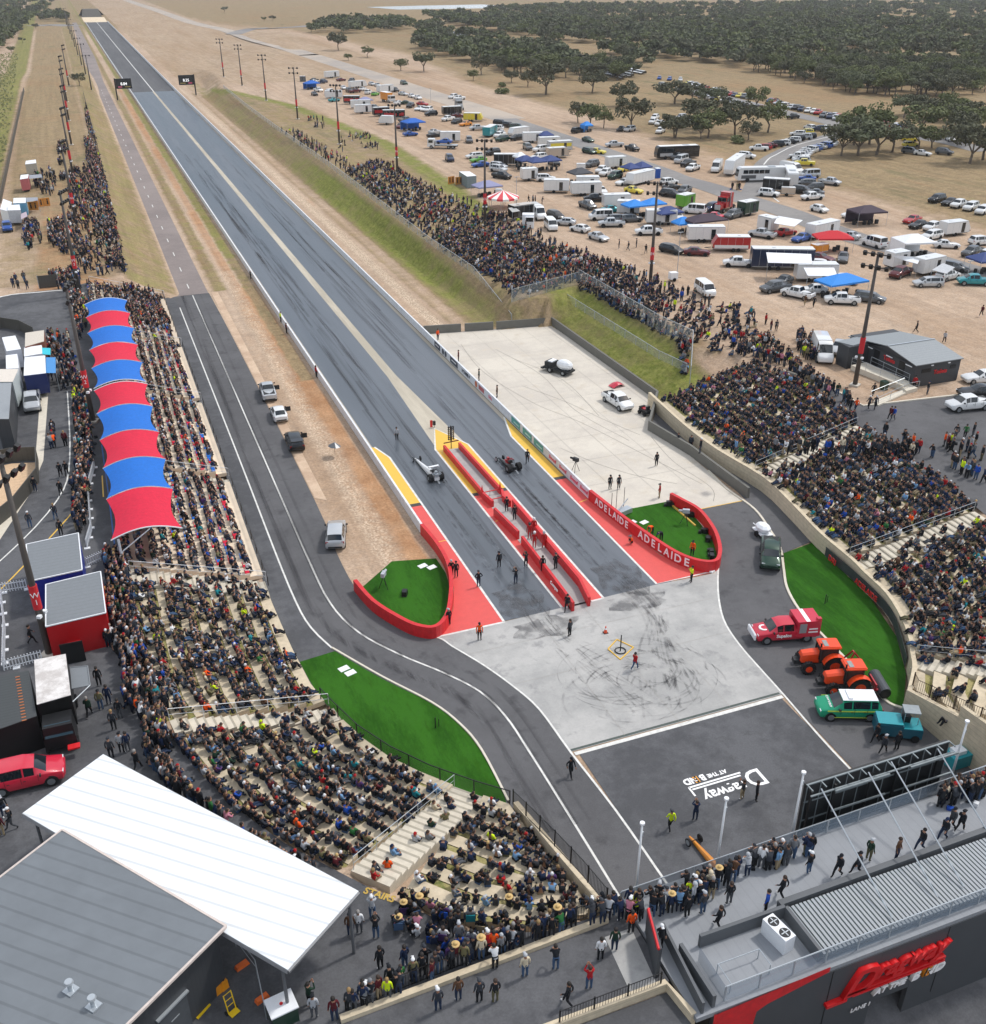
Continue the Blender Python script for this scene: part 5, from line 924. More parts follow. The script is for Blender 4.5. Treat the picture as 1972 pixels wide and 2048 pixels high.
VL=[
('t','w','1',530,285,610,300,'white ute at the end of the far row beside a small blue marquee'),('s','k','1',490,325,560,350,'dark sedan nearest the grass in the far row'),('s','k','1',470,180,575,165,'black sedan behind the white one in the farthest cluster'),('s','w','1',480,195,575,185,'low white sedan in front of the black one in the farthest cluster'),('u','n','1',580,205,685,182,'navy four-wheel drive in the farthest cluster'),('b','w','1',650,130,805,120,'long white box trailer at the back of the farthest cluster'),('s','m','1',780,175,895,165,'maroon sedan at the far right end of the farthest cluster'),
('u','k','1',1015,165,905,200,'tall dark four-wheel drive behind a white trailer'),('s','w','1',835,252,905,278,'small white car alone at the left of the second cluster'),('c','w','1',940,245,1130,230,'white caravan in the second cluster from the far end'),('u','k','1',910,290,960,305,'black car below the white caravan'),('t','m','1',960,310,1045,300,'reddish ute below the white caravan'),('s','s','1',1165,210,1240,228,'silver sedan at the edge of the gravel road'),('s','s','1',1235,225,1312,245,'second silver sedan at the edge of the gravel road'),('u','G','1',1520,195,1640,225,'dark ute driving on the gravel road'),
('s','w','1',1055,290,1140,270,'white sedan beside the white caravan'),('u','w','1',1110,335,1210,305,'white four-wheel drive beside a green car'),('s','L','1',1190,350,1290,325,'lime green car among the second cluster'),('b','w','1',1275,300,1440,285,'white box trailer behind the lime green car'),('u','k','1',1440,285,1510,300,'dark ute behind the yellow truck'),('s','s','1',1525,330,1615,340,'silver car right of the yellow truck'),('s','w','1',1630,350,1720,370,'white sedan by the gravel road, left of a pair'),('s','w','1',1700,370,1790,392,'white sedan by the gravel road, right of a pair'),('v','w','1',770,300,615,335,'white van left of a white box trailer'),('b','w','1',650,365,850,358,'white box trailer behind a teal car'),('s','T','1',690,415,820,402,'teal car by the edge of the spectator grass'),('b','k','1',870,425,1060,425,'dark printed race trailer with a white roof, small'),('b','w','1',950,480,1185,475,'tall white trailer behind another near the grass edge'),('b','w','1',1000,540,1190,530,'white trailer nearest the grass edge in the second cluster'),('u','k','1',1195,510,1260,490,'black four-wheel drive hitched near the white trailers'),
('s','w','1',1480,445,1575,435,'white sedan in front of the yellow truck'),('s','G','1',1560,440,1670,440,'dark green sedan beside the white one'),('u','k','1',1690,465,1620,490,'black four-wheel drive in the middle row'),('s','r','1',1750,450,1845,458,'faded red sedan in the middle row'),('s','w','1',1810,500,1710,520,'white sedan in the middle row, front left'),('s','w','1',1880,500,1770,535,'white sedan in the middle row, front right'),('b','k','1',1330,600,1590,595,'long black race trailer with orange flames and white roof'),('b','k','1',1215,570,1400,560,'long dark trailer behind the flame trailer'),('t','g','1',1530,655,1665,635,'grey ute beside the blue marquee trailer'),('c','w','1',1450,665,1290,660,'rounded white caravan beside the grass edge'),('s','m','1',1600,690,1460,745,'maroon sedan nose-out beside the grass edge'),('s','b','1',1560,815,1750,800,'blue race sedan in front of the blue marquee'),
('u','w','2',435,70,345,85,'white four-wheel drive behind the grey truck'),('t','w','2',505,90,420,100,'white ute beside the grey truck'),('b','k','2',265,265,480,255,'black enclosed trailer beside the grey truck'),('s','w','2',60,205,0,225,'white sedan at the left of the middle row'),('u','w','2',150,215,50,245,'white four-wheel drive behind the left-facing black one'),('u','k','2',210,270,50,285,'black four-wheel drive facing left in the middle row'),('t','w','2',410,325,250,350,'white ute facing left beside the brown car'),('s','m','2',380,300,530,295,'brown sedan behind the black wagon'),('w','k','2',510,350,350,385,'dark wagon between the white ute and the orange car'),('s','o','2',605,385,465,405,'orange sedan beside the yellow caravan'),('c','y','2',520,330,740,335,'bright yellow caravan trailer'),('t','s','2',770,440,590,450,'silver tray ute alone in the lane'),('u','w','2',990,455,810,445,'white four-wheel drive towing near the road'),('u','k','2',890,380,1000,390,'dark four-wheel drive at the edge of the access road'),('u','k','2',990,405,1100,420,'second dark four-wheel drive at the edge of the access road'),('u','G','2',1090,430,1205,435,'dark green four-wheel drive at the edge of the access road'),('b','T','2',780,520,870,480,'small teal box trailer'),('s','s','2',90,500,260,475,'silver sedan behind a black one in the open lane'),('s','k','2',75,540,245,515,'black sedan left of the flatbed truck'),('b','w','2',240,570,475,570,'white trailer with an open side behind the flatbed truck'),('u','g','2',560,555,600,625,'grey four-wheel drive facing the camera'),('t','w','2',1050,500,830,560,'white ute under the silver caravan'),('s','s','2',1000,480,900,530,'silver sedan in the shaded cluster'),('u','G','2',1055,560,880,590,'dark green four-wheel drive facing left'),('c','w','2',1260,495,1060,520,'white patterned caravan by the access road'),('u','k','2',1200,555,1085,570,'black four-wheel drive below the patterned caravan'),('b','w','2',1210,580,1460,575,'large white box trailer near the access road'),('u','g','2',1215,640,1330,705,'grey ute nose-right near the big white trailers'),('u','w','2',1490,685,1345,705,'white four-wheel drive between the large trailers'),('b','w','2',1400,640,1640,630,'white low trailer behind the yellow-sided one'),('b','s','2',1510,690,1780,675,'silver trailer with a yellow side panel'),('c','e','2',1500,760,1740,745,'beige caravan with an open side'),('u','w','2',1500,775,1300,800,'white four-wheel drive coupled to the beige caravan'),('u','k','2',935,720,775,745,'black boxy off-roader above the long black trailer'),('w','w','2',740,765,540,780,'white station wagon facing left'),('s','L','2',760,810,615,825,'green race car beside the black trailer'),('s','b','2',800,865,620,880,'blue car on a trailer'),('u','s','2',820,885,1035,910,'silver four-wheel drive behind its twin'),('u','s','2',820,915,1035,945,'silver four-wheel drive in front of its twin'),('b','k','2',870,840,1210,840,'long black trailer with a pale roof'),('t','k','2',850,990,1080,1025,'charcoal ute facing right in the open lane'),('u','w','2',1380,1040,1590,1040,'white four-wheel drive in front of the blue marquee'),('u','n','2',320,775,380,835,'navy car alone between the grass and the lane'),('u','k','2',1520,830,1640,880,'black van at the right end of the blue marquee'),('b','w','2',1195,1020,1370,1010,'small white trailer under the blue marquee'),
('u','g','3',1510,30,1360,60,'grey four-wheel drive in the middle of the lane'),('b','w','3',1260,85,1355,85,'tiny white box trailer with a red base'),('b','w','3',1610,55,1820,40,'tall white box trailer behind the row of utes'),('t','w','3',1640,90,1485,140,'white ute with a dark bonnet, first of the row of utes'),('t','w','3',1690,125,1535,170,'white and black ute, second of the row of utes'),('u','G','3',1790,160,1630,205,'green four-wheel drive, last of the row of utes'),('s','w','3',1887,240,1735,270,'white sedan before the stacked white trailer'),('b','w','3',870,325,1170,330,'long white curtain-sided trailer'),('b','w','3',1190,365,1540,355,'long white rounded trailer behind two utes'),('b','w','3',1250,290,1520,290,'white trailer hidden behind the rounded one'),('t','g','3',1310,500,1465,560,'grey ute carrying a tray, facing right'),('t','k','3',1560,450,1400,450,'black ute with a white roof'),('b','w','3',1565,510,1880,500,'long white box trailer with a teal car beside it'),('v','w','3',1685,640,1400,650,'white crew van facing left'),('b','w','3',1735,580,2000,590,'white race trailer with an open dark door and blue emblem'),('s','T','3',1620,580,1740,570,'teal car between the white trailers'),('w','g','3',1660,690,1850,680,'blue-grey wagon behind the silver ute'),('w','g','3',1800,690,2000,680,'slate wagon under the blue marquee'),('t','s','3',1820,740,1515,745,'silver canopy ute facing left'),('B','w','3',690,560,900,690,'big white high-roof van behind the food stalls'),('v','w','3',900,700,1010,810,'white van with a feather banner beside the crowd'),('w','k','3',940,620,1080,670,'dark wagon behind the white van'),('h','s','3',1210,730,1040,720,'silver hatchback near the crowd'),('h','w','3',1390,820,1205,785,'white hatchback nearest the crowd'),('s','s','3',1415,870,1620,930,'pale silver sedan nearest the standing crowd'),('c','w','3',315,390,400,390,'little white cabin trailer beside the lavender marquee'),
('u','k','4',270,250,370,230,'dark off-roader beside a blue tent'),('s','G','4',390,330,510,360,'dark green classic sedan at the road edge'),('t','s','4',880,400,640,410,'silver ute with an open tray beyond the road'),('t','k','4',900,430,1040,465,'black ute behind the silver one beyond the road'),('w','G','4',370,460,560,500,'grey-green wagon on the near side of the road'),('s','y','4',540,480,590,485,'half-hidden pale yellow car on the road edge'),('u','g','4',1600,520,1400,570,'grey four-wheel drive beside the dark bus'),('v','s','4',1645,550,1450,600,'silver van beside the dark bus'),('t','k','4',1745,600,1510,655,'black ute next in line from the dark bus'),('t','w','4',1765,655,1605,705,'white ute last in line from the dark bus'),('w','y','4',970,665,800,705,'pale yellow classic wagon'),('b','w','4',1190,790,930,850,'white tandem trailer parked at an angle'),('s','y','4',900,925,1080,955,'yellow classic coupe alone in the open lane'),('u','w','4',1320,860,1490,835,'white four-wheel drive behind the left-facing black one'),('s','k','4',1360,910,1500,890,'charcoal sedan in the tight cluster'),('u','k','4',1315,970,1530,1000,'black four-wheel drive with its tailgate up'),('t','g','4',1675,900,1500,985,'charcoal ute nose to the lower left'),('b','L','4',1530,1110,1660,1080,'small green box trailer'),('s','w','4',590,930,630,960,'half-hidden white car behind the long trailer'),('s','k','4',885,200,790,240,'dark sedan parked under the gum tree'),('u','s','4',1015,210,865,240,'silver wagon parked under the gum tree'),('u','w','4',1280,70,1195,105,'white four-wheel drive top left among the shade trees'),('t','w','4',1260,120,1180,150,'white ute second down among the shade trees'),('t','w','4',1350,145,1250,170,'white ute third down among the shade trees'),('t','w','4',1355,220,1250,270,'white ute alone beside the small round gum'),('u','s','4',1620,70,1470,95,'silver four-wheel drive between the shade trees'),('s','k','4',1720,130,1600,145,'dark sedan deep in the shade trees'),
('v','w','5',1110,290,890,270,'white people van facing left beside the red truck'),('u','n','5',1280,240,1110,290,'navy sports utility beside the red truck'),('u','g','5',1560,320,1340,375,'dark grey four-wheel drive in front of the red truck'),('b','G','5',1540,310,1700,280,'dark green box trailer beside the red truck'),('b','w','5',420,400,780,400,'white slant-nosed trailer behind the big light pole'),('t','w','5',640,540,270,545,'large white crew-cab ute beside the light pole'),('b','w','5',910,600,1340,600,'long white race trailer with tandem wheels'),('c','r','5',1640,710,1200,705,'red and white caravan trailer with roof panels'),('w','k','5',585,720,875,785,'black wagon towing nothing, nose right'),('s','m','5',905,775,1150,785,'maroon and purple race hatch'),('t','w','5',1740,920,1290,905,'large white pickup coupled to the blue race trailer'),('s','w','5',640,290,780,320,'white car behind the slant-nosed trailer'),('s','w','5',780,350,825,390,'white bonnet showing behind the slant-nosed trailer'),
('u','w','6',585,235,755,250,'white four-wheel drive with an open door beyond the road'),('c','w','6',590,340,450,440,'white boxy caravan left of the coach'),('B','w','6',390,310,240,450,'white motorhome nearest the road beyond the access road'),('u','w','6',830,675,1035,695,'white four-wheel drive towing a pale trailer on the junction'),('B','w','6',1090,380,1310,420,'long white minibus behind the two coaches'),('v','s','6',1520,450,1310,460,'silver people van beside the coaches'),('s','b','6',1450,510,1290,500,'blue sedan beside the coaches'),('w','g','6',1445,560,1285,560,'dark grey wagon beside the coaches'),('t','s','6',1530,535,1770,565,'silver tray ute facing right in the dry field'),('u','k','6',1240,640,1400,660,'black four-wheel drive right of the black trailer'),('u','k','6',1545,610,1390,630,'black wagon furthest right below the coaches'),('s','g','6',1580,680,1340,665,'grey sedan behind the white ute'),('t','w','6',1570,715,1310,735,'white ute with black wheels below the coaches'),('h','w','6',1425,840,1630,890,'white wagon on the road verge'),('b','k','6',860,600,1170,620,'black event trailer on the junction'),('b','e','6',1075,660,1240,665,'pale trailer behind the white four-wheel drive'),
('t','s','7',405,240,120,200,'large silver pickup in front of the white annexe'),('b','w','7',245,110,410,150,'white trailer with a sloping annexe roof'),('s','r','7',480,205,600,185,'red race car under the annexe roof'),('s','b','7',790,245,660,280,'blue race car beside the red marquee'),('b','w','7',820,230,1110,165,'white tandem trailer beside the road'),('b','o','7',860,410,1010,385,'small orange trailer beside the red marquee'),('s','m','7',830,470,1095,525,'maroon sedan beside the red marquee'),('s','g','7',1230,430,1205,560,'silver coupe facing the camera'),('s','s','7',1395,255,1155,215,'silver sedan parked along the road'),('v','w','7',1710,345,1465,275,'white van with a dark rear window along the road'),('b','n','7',120,560,850,570,'very long navy race trailer with a white roof'),('b','w','7',650,700,1130,700,'white trailer with an awning behind the blue marquee'),('u','w','7',860,590,1070,600,'white service ute behind the navy trailer'),('s','g','7',575,740,440,800,'dark classic coupe near the white awning'),('t','g','7',490,840,345,860,'grey classic ute nearest the camera'),('t','w','7',820,950,540,890,'white ute facing left behind two walkers'),('t','w','7',1410,1000,1000,985,'white crew ute with a grey canopy near the light pole'),('w','g','7',1400,950,1670,985,'dark grey classic wagon near the light pole'),('s','w','7',1170,740,1300,760,'white car behind the blue marquee'),('s','w','7',930,870,780,870,'white race car with its panels off'),
('s','w','8',380,330,230,350,'white car behind the purple marquee'),('s','r','8',1110,380,925,425,'red hatch in the dry field'),('s','k','8',1195,440,990,485,'black sedan below the red hatch in the dry field'),('t','w','8',1390,460,1145,520,'white dual-cab beside the white caravan'),('c','w','8',1370,540,1650,510,'white caravan in the dry field'),('u','w','8',1385,570,1110,620,'white boxy four-wheel drive coupled to the caravan'),('s','w','8',1300,690,1550,700,'white sedan with its doors open on the road'),('u','k','8',1415,140,1205,185,'black people mover leading the row in the dry field'),('s','k','8',1560,170,1360,220,'black sedan second in the field row'),('t','w','8',1680,200,1480,245,'white ute third in the field row'),('u','w','8',1820,220,1600,290,'white four-wheel drive fourth in the field row'),('u','w','8',1960,260,1745,335,'white four-wheel drive at the frame edge of the field row'),('u','w','8',1710,670,1950,650,'white four-wheel drive at the right frame edge'),('t','g','8',1860,750,1605,820,'grey dual-cab beside the road at the right'),('u','w','8',2000,800,1785,860,'white four-wheel drive cut by the right frame edge'),('b','w','8',730,920,920,890,'white trailer with a pulled-out awning'),('t','m','8',1010,980,750,1080,'maroon and white pickup'),('b','w','8',1080,1000,1330,950,'white rounded trailer beside the maroon pickup'),('w','s','8',1385,1140,1025,1145,'long silver people mover'),('w','g','8',1400,940,1640,980,'dark long wagon at the right'),('t','T','8',1900,1130,1600,1120,'dark teal pickup at the right edge'),('u','w','8',1370,1080,1500,1050,'white four-wheel drive under the small awning'),
('t','w','W',1900,1270,1470,1310,'white ute carrying gear on the concourse asphalt'),('s','k','W',2000,1140,1580,1150,'black sedan at the kerb by the toilet block'),('s','w','W',2000,970,1660,990,'white classic sedan right of the toilet block'),('v','w','O',225,750,340,830,'white van on the grass edge above the crowd'),('B','w','O',920,1080,985,1210,'white high-roof van in the middle of the crowd'),('s','s','O',1060,1100,1030,1150,'silver car behind the toilet block'),
]
KM={'s':'sedan','h':'hatch','u':'suv','w':'wagon','v':'van','B':'bigvan','t':'ute'}
for (k,c,tl,x0,y0,x1,y1,lab) in VL:
 p,a,L_=H2(tl,x0,y0,x1,y1,1.0 if k in 'bcvB' else .7); dist=PRJ(p)[2]
 if k in KM: car(KM[k],c,p,a,lab,'cars and utes in the pit paddock',lod=0 if dist<170 else 1 if dist<260 else 2)
 else:
  L_=min(max(L_,2.2),15.5); small=L_<3.4; H=1.9 if small else (3.6 if L_>9 else 2.9 if k=='b' else 2.7)
  boxy('caravan' if k=='c' else 'box_trailer',L_,1.5 if small else 2.35,H,c,p,a,lab,'caravan' if k=='c' else 'trailer','trailers and caravans in the pit paddock',axles=(-.1,) if L_<6 else (-.06,-.2),slant=.8 if k=='c' else (.5 if L_>8 and c=='w' else 0),
   door=[(L_*.18,-1,.8,1.8,CGL)] if not small else None,stripe={'k':('r',.45,.4)}.get(c) if 'flame' in lab or 'printed' in lab else ('y',.6,.4) if 'yellow side' in lab else ('w',.2,.25) if 'red and white' in lab else None)
for (tl,x,y,ang,L_,W_,col,lab,h,wl_,pk) in [('1',495,285,.2,6,4,'b','blue marquee in the far row of trailers',2.4,'b',1),('1',1690,770,.15,6.5,5,'b','blue marquee over a race car beside the crowd bank',2.6,'b',1),('1',1130,500,.1,5,3,'l','purple awning between two white trailers',2.6,'',1),('2',1480,625,.1,4,3,'n','small blue awning beside a white trailer',2.3,'',1),('2',1240,940,.1,4,4,'n','dark blue marquee, left of a joined pair',2.5,'',1),('2',1450,950,.1,8.5,4.5,'n','long dark blue marquee, right of a joined pair',2.6,'',2),('2',1180,905,.1,3,3,'w','little white marquee behind the blue pair',2.6,'',1),('3',1290,270,.1,5,4,'k','charcoal peaked awning behind white trailers',2.5,'',1),('3',200,420,.1,6,4,'l','lavender marquee beside the crowd',2.3,'',1),('4',1010,790,.15,7,4,'n','navy marquee with two peaks behind the tandem trailer',2.5,'',2),('4',430,255,.1,3,3,'B','little blue camping tent beyond the road',2.0,'bl',1),
('5',390,370,.05,9,3.5,'B','sky blue marquee with two peaks beside a white trailer',2.6,'',2),('5',670,460,.1,5.5,3.5,'n','navy awning tilted against the slant-nosed trailer',2.5,'',1),('5',850,560,.05,3.5,3,'B','small sky blue marquee behind the long race trailer',2.0,'',1),('5',1110,560,.05,8,4,'p','dark purple marquee behind the long race trailer',2.6,'',1),('7',1070,420,-.35,6.5,4,'r','bright red marquee over tools and tyres',2.6,'',1),('7',1170,950,.05,7.5,4,'B','bright blue marquee nearest the camera',2.5,'',1),('8',460,460,-.1,6.5,4.5,'p','dark purple marquee on the far verge of the road',2.7,'b',1),('8',1000,830,-.2,6,5,'w','white marquee with side walls',2.8,'bl',1),('8',1850,1030,-.1,5,4,'n','blue marquee cut by the right edge',2.4,'',1)]:
 p=GT(tl,x,y); marquee(p,ang,L_,W_,col,lab,h,wl_,pk)
def awning(tl,pts,z,zl,m,lab):
 o=empty('awning',GT(tl,*pts[0]),label=lab,cat='awning'); org=o.location.copy(); P=[G(tl,x,y,ZC+(z if i<2 else zl))-org for i,(x,y) in enumerate(pts)]; b=MB(); b.add([*P,*[p-Vector((0,0,.06)) for p in P]],[(0,1,2,3),(7,6,5,4),(0,4,5,1),(1,5,6,2),(2,6,7,3),(3,7,4,0)]); b.build('cover',m,o)
 b=MB()
 for p in P[2:]: b.cyl((p.x,p.y,ZC-org.z),p,.035,n=5)
 b.build('legs',STEELG,o)
FW=mat(*FAB['w'],.8,noise=.05)
awning('7',((450,10),(740,60),(640,135),(400,95)),2.9,2.4,FW,'white sloping annexe roof beside a trailer'); awning('7',((750,620),(1110,620),(1150,720),(800,715)),2.9,2.4,FW,'white awning pulled out over a grey floor'); awning('8',((780,830),(1120,850),(1080,930),(900,880)),2.9,2.3,FW,'white awning under the walled white marquee'); awning('8',((1380,920),(1520,970),(1420,1045),(1250,1000)),2.8,2.3,mat('awning_grey','b9bcbf',.7),'pale grey awning beside the long silver people mover')
awning('7',((310,440),(840,460),(850,575),(330,560)),3.7,3.0,FW,'long white awning along the navy race trailer')
for (tl,x0,y0,x1,y1,lab,dk) in (('6',1085,470,580,480,'white coach parked side-on with its luggage doors open',0),('6',1220,570,1150,430,'white coach seen from the rear beside the side-on one',0),('4',1745,500,1240,520,'black coach with printed sides and a white roof beyond the road',1)):
 p,a,L_=H2(tl,x0,y0,x1,y1,1.3); coach(p,a,lab,12,'w' if not dk else 'k',.55 if not dk else .9,dk)
def truck(p,ang,label,cab,L_=8,body=None,flat=False,load=None,sleeper=False):
 o=empty('truck',p,ang,label=label,cat='truck'); pm=paint(cab); x=L_/2; b=MB(); 
 if sleeper:
  b.box((x-1.0,0,1.35),(1.8,1.5,1.1),taper=.92); b.build('bonnet',pm,o); b=MB(); b.box((x-2.7,0,2.0),(1.7,2.2,2.2),taper=.92); b.box((x-4.1,0,2.3),(1.5,2.3,3.0)); b.build('cab',pm,o); b=MB(); b.box((x-.08,0,1.25),(.12,1.3,1.0)); b.cyl((x-3.4,1.2,1),(x-3.4,1.2,4.0),.1); b.cyl((x-3.4,-1.2,1),(x-3.4,-1.2,4.0),.1); b.build('chrome',STEELG,o); b=MB(); b.box((x-1.86,0,2.55),(.06,1.9,.8)); [b.box((x-2.7,s*1.08,2.5),(1,.06,.7)) for s in (-1,1)]; b.build('windscreen',CGL,o)
 else:
  b.box((x-1,0,1.55),(2.0,2.2,2.1),taper=.94); me=b.build('cab',pm,o); b=MB(); b.box((x+.0,0,1.95),(.06,1.9,.8)); [b.box((x-.95,s*1.09,1.95),(1.2,.06,.7)) for s in (-1,1)]; b.build('windscreen',CGL,o); b=MB(); b.box((x+.04,0,.75),(.1,2.1,.35)); b.build('bumper',STEELG,o)
 b=MB(); b.box((-.6,0,.75),(L_-1.2,1.0,.25)); b.build('chassis',TRIM,o)
 if flat: b=MB(); b.box((-1.1,0,1.0),(L_-2.3,2.3,.14)); b.box((x-2.3,0,1.6),(.1,2.2,1.2)); b.build('deck',STEELG,o)
 if body: b=MB(); b.box((-1.05,0,2.15),(L_-2.2,2.35,2.5)); bd=b.build('box_body',paint(body),o); b=MB(); b.box((-1.05,0,3.43),(L_-2.2,2.3,.06)); b.build('roof',WPL,bd)
 for wx_ in (x-1.1,-x+1.2,-x+2.4):
  for s in (-1,1): b=MB(); wheel_mb(b,wx_,s*1.12,.48,.3,s=s); w=b.build('wheel',TYRE,o); b=MB(); b.cyl((wx_,s*1.12,.48),(wx_,s*1.15,.48),.26,n=10); b.build('rim',RIM,w)
 return o
for a_ in (('1',1300,385,1485,420,'yellow box truck with a white cab','w',dict(body='o')),('2',370,160,540,230,'grey prime mover beside the gravel road','s',dict(sleeper=True)),('2',490,650,50,640,'white flatbed truck carrying a blue race car','w',dict(flat=True)),('5',1450,210,1260,280,'red prime mover with a tall sleeper cab','r',dict(sleeper=True))):
 p,a,L_=H2(*a_[:5],1.0); truck(p,a,a_[5],a_[6],L_=8.5 if 'flat' in a_[5] else 7.2,**a_[7])
p,a,_=H2('2',380,620,190,615,1.4); car('sedan','b',p+Vector((0,0,1.07)),a,'blue race car strapped on the white flatbed truck',lod=1); p,a,_=H2('5',1290,370,1110,350,.7); car('sedan','R',p,a,'red covered race car on a low trailer beside the red truck',lod=1)
def rowcars(polys,grp,desc,side='along'):
 n=0
 for (pts,face) in polys:
  P=[GT(c,x,y,.6) for c,x,y in pts]; Ls=sum((P[i+1]-P[i]).length for i in range(len(P)-1)); k=max(2,int(Ls/2.9)); S=resample(P,k)
  for i,p in enumerate(S):
   if rnd.random()<.08: continue
   t=(S[min(i+1,k-1)]-S[max(i-1,0)]); a=math.atan2(t.y,t.x)+face+rnd.gauss(0,.06); n+=1
   if len(FARC)>=110: FARX.append((p,a)); continue
   kd=rnd.choice(('sedan','suv','ute','hatch','suv','wagon')); c=rnd.choice('wwwwwwsssgkkbnr' if rnd.random()<.8 else 'wsemy')
   FARC.append(1); p.z=zat(p.x,p.y); car(kd,c,p+Vector((rnd.gauss(0,.2),rnd.gauss(0,.2),0)),a,f'{PAL[c][1]} {CNAME[kd]}, {ordn(n)} in {desc}',grp,lod=2)
FARC=[];FARX=[]
rowcars([([('6',800,160),('6',950,120),('6',1120,85),('6',1250,45),('6',1400,10)],2.1)],'cars along the side road','the row on the left side of the branching road')
rowcars([([('9',1400,600),('9',1600,555)],2.1),([('9',1500,545),('9',1780,560)],2.2)],'cars along the side road','the upper cluster by the junction')
rowcars([([('6',1330,330),('6',1290,265),('6',1340,215),('6',1410,175),('6',1560,130),('6',1680,90)],1.4)],'cars along the side road','the row on the right side of the branching road')
rowcars([([('9',1140,290),('9',1280,335),('9',1450,375),('9',1620,405),('9',1800,450),('9',1887,470)],-.9),([('0',40,235),('0',200,265),('0',350,290),('0',520,310),('0',700,335),('0',850,350),('0',960,385)],-.9)],'cars along the cross road','the far row of the cross road')
rowcars([([('9',500,245),('9',700,290),('9',900,335),('9',1080,370),('9',1200,405)],2.0),([('9',1350,440),('9',1540,480)],2.0)],'cars along the cross road','the row on the near side of the cross road')
rowcars([([('0',1230,460),('0',1400,490),('0',1640,510)],-.9),([('0',870,450),('0',1040,500)],1.2),([('0',900,540),('0',1020,560)],1.2)],'cars beyond the dark shade trees','the rows half hidden right of the dark shade trees')
for c_,x,y,k,c,l in (('0',1030,640,'suv','g','dark wagon parked below the right shade trees'),('0',1170,660,'sedan','w','white sedan parked below the right shade trees'),('0',1415,650,'suv','g','grey wagon alone in the clearing at the right')): p=GT(c_,x,y,.6); car(k,c,p,-1.1,l,lod=2)
rowcars([([('9',90,75),('9',280,92)],-1),([('9',350,120),('9',520,170)],-1),([('9',560,185),('9',700,215),('9',800,235),('9',940,260)],-1)],'cars in the woodland','the farthest visible row at the head of the cross road')
rowcars([([('V',690,130),('V',930,175)],-1),([('V',700,145),('V',920,190)],-1),([('V',1070,200),('V',1210,215)],-1),([('V',1450,288),('V',1760,355)],-1),([('V',1440,305),('V',1740,375)],-1),([('V',1000,190),('V',1200,232)],-1),([('V',1400,275),('V',1600,318),('V',1800,362)],-1),([('V',1460,318),('V',1700,384)],-1),([('9',100,125),('9',280,180),('9',450,230)],2)],'cars in the woodland','the distant rows glimpsed between the trees')
if FARX:
 b=MB(); nn=0
 for p,a in FARX:
  z=zat(p.x,p.y); col=rnd.choice((0,0,0,1,1,2)); T=Matrix.Translation((p.x,p.y,z))@Matrix.Rotation(a,4,'Z')
  pr=[(2.2,.35),(2.2,.75),(1.2,.95),(.5,1.45),(-1.6,1.5),(-2.2,1.0),(-2.2,.35)]; m_=len(pr)
  vs=[T@Vector((x,-.88,zz)) for x,zz in pr]+[T@Vector((x,.88,zz)) for x,zz in pr]; b.add(vs,[tuple(range(m_)),tuple(range(2*m_-1,m_-1,-1))],3)
  b.add(vs,[(1,m_+1,m_+2,2),(3,m_+3,m_+4,4),(5,m_+5,m_+6,6)],col); b.add(vs,[(2,m_+2,m_+3,3),(4,m_+4,m_+5,5)],3)
 b.build('distant_cars',[paint('w'),paint('s'),paint('g'),CGL],kind='stuff')
# ---------------------------------------------------------------- light poles
PB_=mat('pole_brown','4f4a46',.6,noise=.08); BAN=mat('banner_red','c4232b',.7,noise=.05)
def lpole(c,x,y,h,lab,word='',ang=0,nb=2,detail=True,z=ZC,base=None):
 p=G(c,x,y,z) if base is None else Vector((*base,z)); o=empty('light_pole',p,ang,label=lab,cat='light pole',group='tall floodlight poles'); b=MB(); b.cyl((0,0,0),(0,0,h),.30,.16,n=10); b.build('mast',PB_,o,smooth=True)
 b=MB(); b.box((0,0,.1),(1.1,1.1,.2)); b.build('footing',CONC,o)
 if h>15:
  b=MB(); b.cyl((0,0,4.2),(0,0,6.2),.32,n=12); bn=b.build('banner_sleeve',BAN,o)
  if word:
   for a in (math.atan2(-p.y,-p.x)+math.pi/2,): text('sleeve_lettering',word,.6,WT,bn,M=Matrix.Rotation(a-ang,4,'Z')@Matrix.Translation((0,-.38,5.2))@Matrix.Rotation(math.pi/2,4,'X'),depth=.01)
  b=MB(); [b.box((s*.35,-.2,3.7),(.3,.3,.22)) for s in (-1,1)]; b.build('speaker',WPL,o)
 for k in range(nb):
  z_=h-.2-k*1.5; b=MB(); b.box((0,-.3,z_),(3.2,.12,.12)); ab=b.build('crossarm',PB_,o)
  for i in range(4 if detail else 3): b=MB(); b.box((-1.4+i*(.93 if detail else 1.4),-.45,z_),(.42,.32,.5),M=Matrix.Rotation(.5,4,'X')); b.build('floodlight',BLACKM,ab)
 return o
for i,(c,x,y,h,w) in enumerate((('W',395,1085,16.5,''),('S',1300,571,16.3,'E4'),('S',970,451,16.3,'E5'),('S',794.8,346,16,'E6'),('S',679,288.5,16,''),('S',595.5,238.5,16,''),('S',532.7,201,16,''),('S',484.4,171.4,16,''),('S',447.7,153.9,16,''))): lpole(c,x,y,h,f'tall brown floodlight pole, {ORD[i]} from the near end of the right-hand line',w,ang=R(-60 if i==0 else -30),detail=i<5)
lpole('S',99.7,1309,16.8,'tall grey floodlight pole beside the red kiosk with a red sleeve','W\n1',ang=R(60))
for i,(X_,Y_) in enumerate(((-3.9,116),(-3.9,170),(-3.2,222),(-2.6,277),(-2.0,330),(-1.7,385),(-1.4,440),(.4,500))): lpole('S',0,0,16,f'tall brown floodlight pole, {ORD[i]} along the left spectator bank',('W\n2','W\n3','W4')[i] if i<3 else '',base=(X_,Y_),ang=R(70),detail=i<4)
